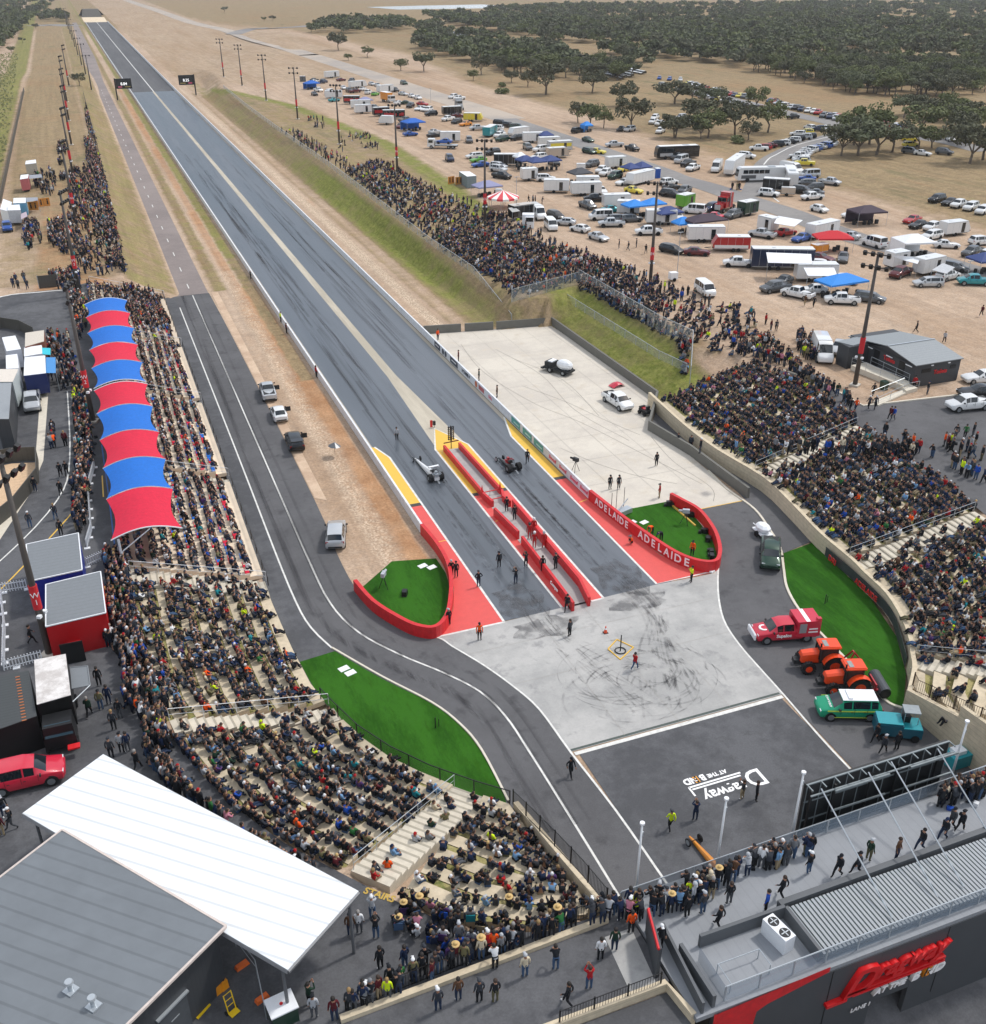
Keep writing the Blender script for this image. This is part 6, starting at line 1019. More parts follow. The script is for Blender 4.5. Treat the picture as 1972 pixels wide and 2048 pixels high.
for i in range(9): lpole('S',0,0,14,f'slim floodlight pole, {ORD[i]} along the return road past the finish',base=(9.2-.1*i,505+i*75),z=.0 if i>1 else 1.5,nb=1,detail=False)
for c,x,y,h,l in (('5',790,1055,7,'thin grey light mast on a small white generator at the crowd edge'),('3',545,540,6,'thin grey pole behind the food stalls'),('2',128,150,5,'short lamp pole beside the gravel road'),('8',1660,1110,3,'short post at the right edge of the dirt lot')):
 p=GT(c,x,y); o=empty('mast_pole',p,label=l,cat='mast'); b=MB(); b.cyl((0,0,0),(0,0,h),.07,.05,n=6); b.build('shaft',STEELG,o); b=MB(); b.box((0,0,h),(1.0,.15,.12)); b.build('head',STEELG,o)
p=GT('5',740,1130); o=empty('generator',p,label='small white generator trailer at the crowd edge',cat='generator'); b=MB(); b.box((0,0,.9),(1.3,1,1.1)); b.build('housing',WPL,o); b=MB(); [wheel_mb(b,.0,s*.6,.3,.18,s=s) for s in (-1,1)]; b.cyl((.6,0,.4),(1.5,0,.4),.04); b.build('wheels',TYRE,o)
# ---------------------------------------------------------------- dragsters
def dragster(p,ang,lab,col,long=True,eng=True):
 o=empty('dragster',p,ang,label=lab,cat='race car'); L_=7.0 if long else 4.6; pm=paint(col); b=MB(); f=L_-1.3
 rows=[]
 for x,w,z0,z1 in ((-.4,.30,.2,.75),(.6,.34,.15,.85),(1.6,.33,.13,.72),(3.0,.24,.12,.5),(f,.10,.12,.25),(f+.3,.05,.14,.2)) if long else ((-.3,.3,.2,.6),(.6,.34,.2,.6),(1.4,.28,.2,.5),(2.6,.16,.2,.4),(f,.1,.2,.35)):
  rows.append([(x,-w,z0),(x,-w,z0+(z1-z0)*.6),(x,-w*.5,z1),(x,w*.5,z1),(x,w,z0+(z1-z0)*.6),(x,w,z0)])
 b.grid(rows,0,True); b.add(rows[0],[tuple(range(6))]); b.add(rows[-1],[tuple(range(5,-1,-1))]); bd=b.build('body',pm,o,smooth=False)
 b=MB(); b.box((.75,0,.86),(.7,.42,.06)); b.build('cockpit',TRIM,bd)
 b=MB()
 for s in (-1,1): b.cyl((.35,s*.25,.6),(.25,s*.2,1.25),.025,n=5); b.cyl((1.0,s*.22,.7),(.3,s*.2,1.2),.025,n=5)
 b.cyl((.25,-.2,1.25),(.25,.2,1.25),.025,n=5); b.build('roll_cage',BLACKM,o)
 b=MB(); b.ell((.6,0,1.0),(.16,.15,.18)); b.build('driver_helmet',BLACKM,o)
 for s in (-1,1):
  b=MB(); b.cyl((0,s*.42,.45),(0,s*.86,.45),.45,n=20); w=b.build('rear_slick',TYRE,o); b=MB(); b.cyl((0,s*.86,.45),(0,s*.88,.45),.2,n=10); b.build('rim',RIM,w)
  b=MB(); b.cyl((f-.2,s*.42,.28),(f-.2,s*.5,.28),.28,n=16); w=b.build('front_wheel',TYRE,o); b=MB(); b.cyl((f-.2,s*.5,.28),(f-.2,s*.51,.28),.2,n=10); b.build('rim',STEELG,w)
 b=MB(); b.cyl((f-.2,-.45,.28),(f-.2,.45,.28),.025,n=5); b.cyl((0,-.5,.45),(0,.5,.45),.06,n=6); b.build('axle',BLACKM,o)
 if eng:
  b=MB(); b.box((1.25 if not long else -.1,0,.75 if long else .7),(.6,.42,.35)); b.box((1.25 if not long else -.1,0,1.05),(.3,.25,.3)); 
  for s in (-1,1):
   for k in range(4): b.cyl((.0+k*.15+(1.0 if not long else -.35),s*.22,.75),(-.15+k*.15+(1.0 if not long else -.35),s*.5,1.0),.035,n=5)
  b.build('engine',STEELG if long else paint('r'),o)
 if long and col=='w': b=MB(); b.box((.5,0,1.55),(.3,1.15,.04)); [b.box((.5,s*.57,1.5),(.4,.03,.2)) for s in (-1,1)]; b.cyl((.5,.1,.8),(.5,.1,1.55),.03); b.build('rear_wing',WPL,o)
 b=MB(); b.cyl((-.45,-.05,.3),(-1.1,-.05,.12),.02,n=4); b.cyl((-.45,.05,.3),(-1.1,.05,.12),.02,n=4); b.build('wheelie_bar',STEELG,o)
 return o
c1=G('A',605,175); c2=G('A',505,60,.3); dragster(c1,math.atan2(c2.y-c1.y,c2.x-c1.x)+0,'long white dragster with a rear wing waiting in the left lane','w')
c1=G('A',1050,120); c2=G('A',975,50,.3); dragster(c1,math.atan2(c2.y-c1.y,c2.x-c1.x),'short open-wheel dragster with an exposed red engine in the right lane','k',long=False)
c2=G('D',215,660,.3); c1=G('D',345,835); c1=c2-(c1-c2).normalized()*-5.6; c1.z=0; dragster(c1,math.atan2(c2.y-c1.y,c2.x-c1.x),'orange dragster nose poking out from under the deck','o')
# ---------------------------------------------------------------- pit vehicles
GRN=mat('ambulance_green','13966f',.35,noise=.03); LIME=mat('lime_band','c8d94a',.4,noise=0)
def pit(kind,col,c,x0,y0,x1,y1,lab,dz=.5,cat=None):
 a=G(c,x0,y0,dz); b_=G(c,x1,y1,dz); m=(a+b_)/2; m.z=.02; return car(kind,col,m,math.atan2(b_.y-a.y,b_.x-a.x),lab,cat=cat)
o=pit('suv','T','N',1270,1470,925,1465,'green and white first aid car with yellow bands at the lower right',.7,'emergency_car'.replace('_',' '))
for ch in o.children:
 if ch.name.startswith('body'): ch.material_slots[0].material=GRN
d=car_meshes('suv'); 
b=MB(); b.box((-.6,0,1.785),(2.6,1.34,.05)); b.build('white_roof',WPL,o); b=MB(); b.box((.1,0,1.85),(.3,1.1,.12)); b.build('light_bar',WPL,o); b=MB(); [b.box((-.2,s*.955,.98),(4.0,.02,.09)) for s in (-1,1)]; [b.box((-.1,s*.962,.42),(3.6,.02,.05)) for s in (-1,1)]; b.build('yellow_band',LIME,o); text('bonnet_lettering','AMBULANCE',.24,WT,o,M=Matrix.Translation((1.5,0,1.19))@Matrix.Rotation(-math.pi/2,4,'Z'),depth=.01)
o=pit('ute','R','N',905,1020,555,1045,'crimson rescue ute with a box body and white lettering beside the lawn',.7,'rescue ute'); b=MB(); b.box((-1.72,0,1.35),(2.0,1.95,1.5)); bx_=b.build('box_body',paint('R'),o); b=MB(); b.box((-1.2,1.0 if False else 0,1.45),(.6,2.0,.9)); b.build('roller_shutter',STEELG,bx_); b=MB(); b.box((-1.6,0,2.11),(.35,1.9,.02)); b.build('white_stripe',WT,bx_); b=MB(); b.box((-2.55,.75,2.2),(.35,.35,.2)); b.build('roof_light',paint('R'),bx_)
for s in (-1,1): text('side_lettering','Supaloc',.42,WT,o,M=(Matrix.Translation((.35,s*.97,.82))@Matrix.Rotation(math.pi/2 ,4,'X')) if s<0 else (Matrix.Translation((.35,.97,.82))@Matrix.Rotation(math.pi,4,'Z')@Matrix.Rotation(math.pi/2,4,'X')),bold=.012); b=MB(); b.box((-2.1,s*.985,1.35),(.75,.02,.12)); b.box((-2.1,s*.985,1.05),(.8,.02,.14)); b.build('label_stripe',WT,bx_)
b=MB(); b.cyl((1.8,0,1.0),(1.8,0,1.17),.42,n=24); b.build('bonnet_disc',WT,o); b=MB(); b.cyl((1.8,0,1.1),(1.8,0,1.185),.25,n=20); b.build('bonnet_emblem',paint('R'),o); b=MB(); b.box((2.78,0,.75),(.12,1.7,.5)); b.cyl((2.75,-.8,1.0),(2.75,.8,1.0),.05); b.build('bull_bar',WPL,o)
TO=mat('tractor_orange','e2481c',.35,noise=.03); 
def tractor(p,ang,lab):
 o=empty('tractor',p,ang,label=lab,cat='tractor',group='orange tractors at the edge of the lawn'); b=MB(); rows=[]
 for x,w,z0,z1 in ((1.85,.28,.95,1.45),(1.72,.38,.8,1.62),(1.0,.42,.8,1.72),(.35,.42,.8,1.78)): rows.append([(x,-w,z0),(x,-w,z1-.15),(x,-w*.6,z1),(x,w*.6,z1),(x,w,z1-.15),(x,w,z0)])
 b.grid(rows,0,True); b.add(rows[0],[tuple(range(5,-1,-1))]); b.add(rows[-1],[tuple(range(6))]); me=b.build('bonnet',TO,o); smooth_angle(me.data,40)
 b=MB(); b.box((1.1,0,.75),(1.7,.5,.4)); b.box((2.1,0,.8),(.4,.6,.35)); b.box((1.86,0,1.15),(.05,.5,.4)); b.build('chassis',TRIM,o)
 b=MB(); b.box((-.35,0,1.55),(1.45,1.3,1.3),taper=.92); b.build('cab_glass',mat('cab_glass','1d2a2a',.1,noise=0),o)
 b=MB(); [b.cyl((x,s*.66,.95),(x*.92-.02,s*.62,2.25),.05,n=5) for x in (.38,-1.05) for s in (-1,1)]; b.build('cab_frame',TRIM,o)
 b=MB(); b.box((-.4,0,2.33),(1.75,1.5,.2),taper=.9); r_=b.build('roof',TO,o); bm=bmesh.new(); bm.from_mesh(r_.data); bmesh.ops.bevel(bm,geom=bm.edges[:],offset=.07,segments=2,affect='EDGES'); bm.to_mesh(r_.data); bm.free(); b=MB(); b.box((-.05,.1,2.45),(.35,.8,.03)); b.build('roof_hatch',mat('hatch_grey','8f9490',.4),r_)
 for s in (-1,1):
  for x,r,w in ((-.75,.82,.5),(1.25,.54,.36)):
   b=MB(); b.cyl((x,s*.62,r),(x,s*(.62+w),r),r,n=22)
   for k in range(16): a=k*math.pi/8; b.box((x+math.cos(a)*r,s*(.62+w/2),r+math.sin(a)*r),(.1,w,.1),M=Matrix.Rotation(-a,4,'Y'))
   wl_=b.build('wheel',TYRE,o); b=MB(); b.cyl((x,s*(.62+w-.06),r),(x,s*(.62+w+.02),r),r*.52,n=16); b.cyl((x,s*(.62+w),r),(x,s*(.62+w+.08),r),.12,n=8); b.build('rim',TO,wl_)
  rows=[[( -.75+1.0*math.cos(a)*.98,s*.6,.82+math.sin(a)*1.0),(-.75+1.0*math.cos(a)*.98,s*1.18,.82+math.sin(a)*1.0)] for a in [math.pi*(.08+.7*k/8) for k in range(9)]]
  b=MB(); b.grid(rows); b.build('mudguard',TO,o)
 b=MB(); b.cyl((.4,.5,1.2),(.4,.5,2.7),.07,n=6); b.build('exhaust',BLACKM,o)
 return o
def at2(c,x0,y0,x1,y1): a=G(c,x0,y0); b_=G(c,x1,y1); return (a+b_)/2,math.atan2(b_.y-a.y,b_.x-a.x)
t1p,_=at2('Q',700,690,330,690); t1a=at2('Q',1040,950,650,960)[1]; t2p,_=at2('Q',1010,955,640,965)
tractor(t1p+Vector((.1,.3,.02)),t1a,'orange tractor nearer the crimson rescue ute'); o=tractor(t2p+Vector((.1,.3,.02)),t1a,'orange tractor with a rear rotary broom, beside the green first aid car')
br=empty('rotary_broom',t2p+Vector((math.cos(t1a)*-2.6,math.sin(t1a)*-2.6,.02)),t1a,label='black rotary broom attachment with red arms behind the nearer tractor',cat='broom'); b=MB(); b.cyl((0,-1.15,.55),(0,1.15,.55),.45,n=16); b.build('brush',BLACKM,br); b=MB(); b.grid([[(.5*math.cos(a),-1.25,.6+.5*math.sin(a)),(.5*math.cos(a),1.25,.6+.5*math.sin(a))] for a in [k*.35 for k in range(8)]]); b.build('hood',mat('hood_grey','3f4448',.45),br); b=MB(); b.box((1.1,.8,.7),(1.4,.12,.14)); b.box((1.1,-.3,.7),(1.4,.12,.14)); b.box((.7,.2,1.0),(.12,1.4,.5)); b.build('linkage_arms',paint('r'),br)
ar_=empty('rear_linkage',t1p+Vector((math.cos(t1a)*-2.1,math.sin(t1a)*-2.1,.02)),t1a,label='red triangular hitch frame behind the farther tractor',cat='hitch frame'); b=MB(); [b.cyl((.3,s*.5,.6),(-.3,s*.15,1.7),.08,n=6) for s in (-1,1)]; b.cyl((-.3,0,1.7),(-1.1,0,.7),.08,n=6); b.cyl((.3,-.5,.6),(.3,.5,.6),.08,n=6); b.build('frame',paint('r'),ar_)
a=G('Q',1270,1560,.0); b_=G('Q',1800,1610,0); sp_=(a+b_)/2; sa=math.atan2(b_.y-a.y,b_.x-a.x); o=empty('road_sweeper',sp_+Vector((.1,.7,.02)),sa,label='teal ride-on sweeper with a grey sun canopy at the foot of the stone wall',cat='sweeper'); TE=mat('sweeper_teal','1f8e98',.35,noise=.04); TD=mat('sweeper_dark_teal','1b5e70',.4,noise=.04)
b=MB(); b.box((-.75,0,.85),(1.9,1.5,1.1)); bd=b.build('hopper',TD,o); bm=bmesh.new(); bm.from_mesh(bd.data); bmesh.ops.bevel(bm,geom=bm.edges[:],offset=.08,segments=2,affect='EDGES'); bm.to_mesh(bd.data); bm.free(); b=MB(); b.box((-.75,0,1.43),(1.75,1.38,.07)); b.build('lid',TE,bd); b=MB(); b.box((.85,0,.7),(1.4,1.45,.8)); b.build('front_body',TD,o); b=MB(); b.box((.85,0,1.12),(1.35,1.4,.06)); b.build('front_cover',TE,o)
b=MB(); b.box((.75,.35,2.15),(1.15,1.0,.07)); b.build('sun_canopy',mat('canopy_grey','8b9396',.4),o); b=MB(); [b.cyl((.75+x,.35+y,1.1),(.75+x,.35+y,2.15),.03,n=5) for x in (-.5,.5) for y in (-.45,.45)]; b.build('canopy_post',STEELG,o); b=MB(); b.box((.5,.3,1.4),(.5,.5,.5)); b.build('seat',BLACKM,o)
for x,y in ((-1.1,.7),(-1.1,-.7),(1.1,.7),(1.1,-.7)): b=MB(); b.cyl((x,y-.1,.3),(x,y+.1,.3),.3,n=12); b.build('wheel',TYRE,o)
a=G('D',1680,260,0); o=empty('scrubber_machine',(a.x+1,a.y+.3,.02),label='teal and white floor scrubber half hidden behind the video screen',cat='scrubber'); b=MB(); b.box((0,0,.6),(2.2,1.2,1.0)); b.build('body',TE,o); b=MB(); b.box((-.3,0,1.25),(.9,.7,.3)); b.build('top_panel',WPL,o)
pit('ute','G','N',655,520,655,660,'dark green open ute towing a small tank trailer on the service road',.7); o=empty('tank_trailer',G('N',606,488,.02),1.5,label='small white tank trailer behind the dark green ute',cat='trailer'); b=MB(); b.ell((0,0,.9),(1.0,.7,.45)); b.box((0,0,.45),(2,1.2,.12)); b.cyl((1,0,.45),(1.8,0,.45),.05); b.build('tank',WPL,o)
for s in (-1,1): b=MB(); wheel_mb(b,0,s*.75,.3,.18,s=s); b.build('wheel',TYRE,o)
pit('ute','w','B',1590,1120,1700,1190,'white ute parked on the pale pad beside a red hood',.5); 
o=empty('car_bonnet',G('B',1640,1065,.02),.2,label='red shell of race car bodywork lying on the pale pad',cat='bodywork'); b=MB(); rows=[[(-1.0+2*k/8,-.6+1.2*j/4,.1+.55*math.sin(math.pi*k/8)*(.6+.4*math.sin(math.pi*j/4))) for k in range(9)] for j in range(5)]; b.grid(rows); b.build('shell',paint('R'),o); b=MB(); b.cyl((-.6,-.4,.02),(-.6,.4,.02),.05); b.cyl((.6,-.4,.02),(.6,.4,.02),.05); b.build('feet',BLACKM,o)
o=empty('track_sprayer',G('B',1310,985,.02),R(120),label='white tank sprayer rig with black tyres on the pale pad',cat='sprayer'); b=MB(); b.ell((-.9,0,1.3),(1.3,.8,.75),10,7); b.build('tank',WPL,o); b=MB(); b.box((0,0,.55),(4.2,1.7,.25)); b.box((1.3,0,1.0),(1.3,1.6,.8)); b.box((2.2,0,.45),(.4,2.2,.2)); b.build('frame',TRIM,o); b=MB(); b.box((1.2,0,1.45),(.7,1.2,.15)); b.build('cover',WPL,o)
for x in (-1.3,.9):
 for s in (-1,1): b=MB(); wheel_mb(b,x,s*1.05,.42,.28,s=s); w=b.build('wheel',TYRE,o); b=MB(); b.cyl((x,s*1.05,.42),(x,s*1.08,.42),.22); b.build('rim',RIM,w)
o=empty('pit_mower',G('B',1800,1225,.02),R(100),label='small black and red ride-on machine in the corner of the pale pad',cat='machine'); b=MB(); b.box((0,0,.5),(1.5,.9,.4)); b.box((-.5,0,.95),(.15,.6,.6)); b.box((.6,0,.85),(.3,.8,.2)); b.build('body',TRIM,o); b=MB(); b.box((.1,0,.75),(.7,.5,.12)); b.build('seat',paint('r'),o); b=MB(); [wheel_mb(b,x,s*.6,.25,.2,s=s) for x in (-.5,.5) for s in (-1,1)]; b.build('wheels',TYRE,o)
for k,c,x0,y0,x1,y1,l in (('ute','s',1545,1140,1520,1060,'silver ute with a black tray stopped beside the return road'),('hatch','w',1610,1260,1580,1190,'white hatchback with its door open beside the return road'),('wagon','k',1700,1420,1670,1340,'dark grey wagon with its tailgate up beside the return road')):
 a=G('M',x0,y0,.5); b_=G('M',x1,y1,.5); m=(a+b_)/2; m.z=.02; an=math.atan2(b_.y-a.y,b_.x-a.x); o=car(k,c,m,an,l); T=MB(); T.box((.75,-1.25,.75),(.05,.7,.6)); T.build('open_door',TRIM,o)
 if 'tailgate' in l: T=MB(); T.box((-2.6,0,1.75),(.9,1.4,.06)); T.build('tailgate',paint(c),o)
a=G('A',30,550,.5); b_=G('A',40,430,.5); m=(a+b_)/2; m.z=.02; car('suv','s',m,math.atan2(b_.y-a.y,b_.x-a.x),'silver station wagon parked alone at the edge of the return road')
# ---------------------------------------------------------------- left concourse vehicles and stalls
p,a=at2('F',-60,330,330,290); p=G('F',150,300,ZC+.5); p.z=ZC+.02; b_=G('F',350,250,ZC+.5); car('suv','R',p+Vector((.0,0,0)),math.atan2(b_.y-p.y,b_.x-p.x)-.03,'glossy red sports utility parked behind the white canopy')
a=G('X',420,1500,ZC+.6); b_=G('X',420,1680,ZC+.6); m=(a+b_)/2; m.z=ZC+.02; car('ute','s',m,math.atan2(b_.y-a.y,b_.x-a.x),'silver ute with a white tool box in front of the navy food stall')
a=G('Y',70,1000,ZC+.8); b_=G('Y',105,1180,ZC+.6); m=(a+b_)/2; m.z=ZC+.02; car('ute','b',m,math.atan2(b_.y-a.y,b_.x-a.x),'blue-bonneted ute beside the trucks at the far left')
def kiosk(c4,z,m,lab,rm=None,zr=3.0):
 P=[G('L',x,y,ZC+zr) for x,y in c4]; org=P[0].copy(); org.z=ZC; o=empty('kiosk',org,label=lab,cat='kiosk'); b=MB(); b.prism([(p.x-org.x,p.y-org.y) for p in P],0,zr-.1); b.build('wall',m,o); b=MB(); b.prism([(p.x-org.x,p.y-org.y) for p in P],zr-.08,zr,0); b.build('roof',rm,o); b=MB()
 for i in range(4): p,q=P[i]-org,P[(i+1)%4]-org; b.cyl((p.x,p.y,zr),(q.x,q.y,zr),.06,n=4)
 b.build('roof_trim',WPL,o); return o
RG=mat('kiosk_roof','777c80',.55,.1,noise=.06,stripes=((0,1,0),.5,.12))
kiosk([(262,1010),(605,930),(575,695),(262,770)],3,mat('kiosk_red','b01218',.4,noise=.05),'red kiosk with a grey ribbed roof beside the floodlight pole',RG); kiosk([(170,750),(470,685),(448,475),(150,540)],3,mat('kiosk_blue','1c2f8c',.4,noise=.05),'blue kiosk with a grey ribbed roof behind the red one',RG)
b=MB(); o=empty('drinks_bin',G('L',440,1160,ZC),label='red bin beside the black banner behind the red kiosk',cat='bin'); b.box((0,0,.6),(.9,.7,1.2)); b.build('body',REDW,o); o=empty('black_banner',G('L',430,1215,ZC),label='black banner frame standing beside the food truck',cat='banner'); b=MB(); b.box((0,0,.9),(1.6,.1,1.8)); b.build('face',BLACKM,o)
for i,(x,y) in enumerate(((635,845),(660,930),(640,890))): o=empty('bar_table',G('L',x,y,ZC),label=('round timber bar table nearest the blue kiosk','round timber bar table beside the red kiosk doorway','round timber bar table between two others')[i],cat='table'); b=MB(); b.cyl((0,0,1.0),(0,0,1.06),.42,n=18); b.build('table_top',mat('table_wood','b5834a',.6,noise=.1),o); b=MB(); b.cyl((0,0,0),(0,0,1),.05); b.cyl((0,0,0),(0,0,.04),.3); b.build('leg',BLACKM,o)
o=empty('food_truck',(0,0,0),label='black food truck with a weathered white roof and a raised serving flap',cat='food truck'); P=[G('L',x,y,ZC+3.2) for x,y in ((210,1455),(405,1400),(375,1165),(195,1200))]; b=MB(); b.prism([(p.x,p.y) for p in P],ZC+.7,ZC+3.15); b.build('body',mat('truck_black','141414',.35,noise=.05),o); b=MB(); b.prism([(p.x,p.y) for p in P],ZC+3.16,ZC+3.2); b.build('roof',patchy('weathered_roof','b9b4b0','d9d6d3',.8,2.5,fine=.12),o)
cx=(P[0].x+P[1].x)/2; cyy=(P[0].y+P[1].y)/2; b=MB(); b.box((cx,cyy-.95,ZC+1.45),(2.0,1.7,1.7),taper=.9); cb=b.build('cab',BLACKM,o); b=MB(); b.add([(cx-.85,cyy-1.72,ZC+1.5),(cx+.85,cyy-1.72,ZC+1.5),(cx+.8,cyy-1.35,ZC+2.33),(cx-.8,cyy-1.35,ZC+2.33)],[(0,1,2,3)]); b.v=[(x,y-.1,z+.03) for x,y,z in b.v]; b.build('windscreen',mat('truck_glass','3b515c',.06,noise=0),cb); b=MB(); b.box((cx+.75,cyy-2.2,ZC+.75),(.75,.5,.12)); b.build('red_ramp',REDW,o)
for x in (-.9,.9):
 for y in (-1.2,3.2): b=MB(); b.cyl((cx+x-.12,cyy+y,ZC+.45),(cx+x+.12,cyy+y,ZC+.45),.45,n=14); b.build('wheel',TYRE,o)
Q4=[G('L',x,y,ZC+2.5) for x,y in ((400,1245),(500,1235),(515,1345),(410,1365))]; b=MB(); b.add(Q4,[(0,3,2,1),(0,1,2,3)][:1]); b.cyl(Q4[0],Q4[1],.05); b.cyl(Q4[1],Q4[2],.05); b.cyl(Q4[2],Q4[3],.05); b.build('serving_flap',mat('flap_grey','74797d',.5,noise=.05),o); b=MB(); b.cyl((P[1].x,P[1].y,ZC+2.6),(Q4[2].x,Q4[2].y,ZC+2.5),.04); b.build('stay',STEELG,o)
o=empty('container_stall',(0,0,0),label='black shipping container bar with orange lettering on its ribbed roof, left edge',cat='container'); P=[G('L',x,y,ZC+2.7) for x,y in ((-60,1615),(210,1520),(165,1260),(-60,1300))]; b=MB(); b.prism([(p.x,p.y) for p in P],ZC,ZC+2.65); b.build('wall',BLACKM,o); b=MB(); b.prism([(p.x,p.y) for p in P],ZC+2.66,ZC+2.7); b.build('roof',mat('container_roof','3b3f40',.5,noise=.06,stripes=((0,1,0),.3,.3)),o)
b=MB(); y0=P[0].y
for i in range(16): b.box((lerp(P[1].x,P[2].x,i/16)-.75,lerp(P[1].y,P[2].y,i/16)-.2,ZC+2.72),(.28,.09,.02))
b.build('orange_lettering',mat('letter_orange','b0683a',.6),o)
def stall(c4,zr,wm,lab,rm=None,name='food_stall',crop='X',fl=None,cat='food stall',z0=.5):
 P=[G(crop,x,y,ZC+zr) for x,y in c4]; org=P[0].copy(); org.z=ZC; o=empty(name,org,label=lab,cat=cat); b=MB(); b.prism([(p.x-org.x,p.y-org.y) for p in P],z0,zr-.05); b.build('wall',wm,o); b=MB(); b.prism([(p.x-org.x,p.y-org.y) for p in P],zr-.04,zr); b.build('roof',rm or WPL,o); b=MB(); c=sum(P,Vector())/4-org; b.box((c.x,c.y,z0/2),(1.2,2.0,z0)); b.build('wheels',TYRE,o)
 if fl: Q=[G(crop,x,y,ZC+z)-org for x,y,z in fl[0]]; b=MB(); b.add(Q,[(0,1,2,3)]); b.build('awning',fl[1],o); b=MB(); b.cyl((Q[1].x,Q[1].y,0),Q[1],.04); b.cyl((Q[2].x,Q[2].y,0),Q[2],.04); b.build('awning_legs',STEELG,o)
 return o
stall([(325,870),(575,800),(575,655),(330,690)],3,mat('stall_brown','7d4a38',.6,noise=.25,scale=4),'beige-roofed pizza stall with a printed brown front, topmost of the stall row',mat('stall_roof','c7bfb2',.6,noise=.06)); stall([(315,1000),(550,960),(545,850),(315,880)],2.8,WPL,'white stall with a turquoise awning',fl=([(550,885,2.6),(660,890,2.3),(660,978,2.3),(550,970,2.6)],mat('turquoise_awning','23b3c4',.6,noise=.03))); stall([(310,1250),(600,1215),(590,985),(320,1010)],3,mat('stall_navy','18285e',.5,noise=.05),'largest stall, white roof with navy sides and a sky blue awning',fl=([(600,1010,2.8),(725,1010,2.4),(730,1215,2.4),(602,1215,2.8)],mat('sky_awning','3b83c0',.6,noise=.03)))
stall([(85,930),(275,900),(200,725),(25,750)],2.9,mat('wrap_white','c9ccd4',.5,noise=.06),'white wrapped box trailer behind the pizza stall',name='box_trailer',cat='trailer'); stall([(80,1160),(245,1150),(225,965),(75,985)],3.1,WPL,'white delivery truck parked behind the turquoise stall',name='delivery_truck',cat='truck'); stall([(-20,1330),(165,1330),(240,1160),(-20,1165)],3.6,mat('cool_white','b9c2c2',.5,noise=.05),'long pale refrigerated truck beside the grey shed',rm=mat('dusty_roof','d3cbc0',.6,noise=.05),name='refrigerated_truck',cat='truck')
stall([(-60,1815),(115,1815),(150,1345),(-60,1345)],3.6,DKGREY,'dark grey shed with a pale ribbed roof at the left edge',rm=mat('shed_roof','8d9296',.5,noise=.05),name='storage_shed',cat='shed',z0=0)
stall([(0,870),(120,900),(150,780),(40,740)],2.6,WPL,'white box van body among the far trucks',crop='Y',name='box_truck',cat='truck'); stall([(95,885),(260,880),(245,810),(100,820)],3,mat('dusty_white','c5c7c9',.5),'white food trailer with an open dark side at the far left',crop='Y',rm=WPL,fl=([(260,930,2.2),(330,900,1.9),(345,960,1.9),(265,1000,2.2)],mat('flap_pink','a89aa4',.6))); stall([(165,795),(325,790),(325,725),(170,730)],3,mat('stall_sky','5c97b8',.5),'sky blue stall with a white roof at the far left',crop='Y',fl=([(330,725,2.6),(470,720,2.3),(478,760,2.3),(335,780,2.6)],mat('flap_grey2','8c9098',.6)))
stall([(315,305),(455,290),(450,245),(325,262)],3,mat('cream_wall','a8a294',.6),'small cream-roofed stall far up the left bank',crop='Y'); stall([(250,495),(350,480),(360,430),(260,440)],3,mat('red_striped_wall','a4585a',.6),'red and white food trailer far up the left bank',crop='Y',fl=([(360,490,2.4),(530,470,2.2),(520,430,2.2),(365,440,2.5)],mat('flap_grey2','8c9098',.6)))
stall([(555,1020),(665,1010),(585,960),(460,960)],2.7,mat('wc_grey','76858a',.5),'blue toilet container beside orange signs',crop='2',name='toilet_container',cat='toilet container',z0=.1)
o=empty('blue_water_tank',GT('4',1260,800),label='tall blue portable toilet on the near side of the access road',cat='portable toilet'); b=MB(); b.box((0,0,1.1),(1.2,1.2,2.2)); b.build('cabin',mat('toilet_blue','1f58ae',.4),o); b=MB(); b.box((0,0,2.28),(1.15,1.15,.16),taper=.8); b.build('roof',mat('toilet_roof','dfe5ea',.5),o); b=MB(); b.box((0,-.61,1.05),(.8,.03,1.8)); b.build('door',mat('toilet_door','17479a',.4),o); o.name='portable_toilet'
for i,x in enumerate((370,405)): o=empty('portable_toilet',GT('1',x,195),label=('left','right')[i]+' of two dark grey portable toilets at the far end of the lot',cat='portable toilet'); b=MB(); b.box((0,0,1.1),(1.2,1.2,2.2)); b.build('cabin',paint('g'),o); b=MB(); b.box((0,0,2.25),(1.1,1.1,.1)); b.build('roof',WPL,o)
OR=mat('orange_board','c98738',.6,noise=.05)
def signset(c,pts,lab):
 for i,(x,y) in enumerate(pts):
  o=empty('toilet_sign',GT(c,x,y),R(rnd.uniform(-10,25)),label=lab[i],cat='sign',group='orange toilet sign boards'); b=MB(); b.box((0,0,1.0),(1.9,.08,1.7)); b.build('board',OR,o); b=MB()
  for s in (-.45,.45): b.box((s,-.05,.9),(.26,.03,.8)); b.cyl((s,-.04,1.5),(s,-.07,1.5),.15,n=10)
  b.build('figure_symbol',BLACKM,o)
signset('2',((370,1115),(460,1120)),('left orange toilet sign board with black figures beside the blue container','right orange toilet sign board with black figures beside the blue container')); signset('Y',((430,890),(500,850),(580,840)),('nearest orange toilet sign board beside the sky blue stall','middle orange toilet sign board beside the sky blue stall','farthest orange toilet sign board beside the sky blue stall'))
o=empty('striped_tent',GT('3',390,560),label='red and white striped round tent roof above the standing crowd',cat='tent'); b=MB(); n=16
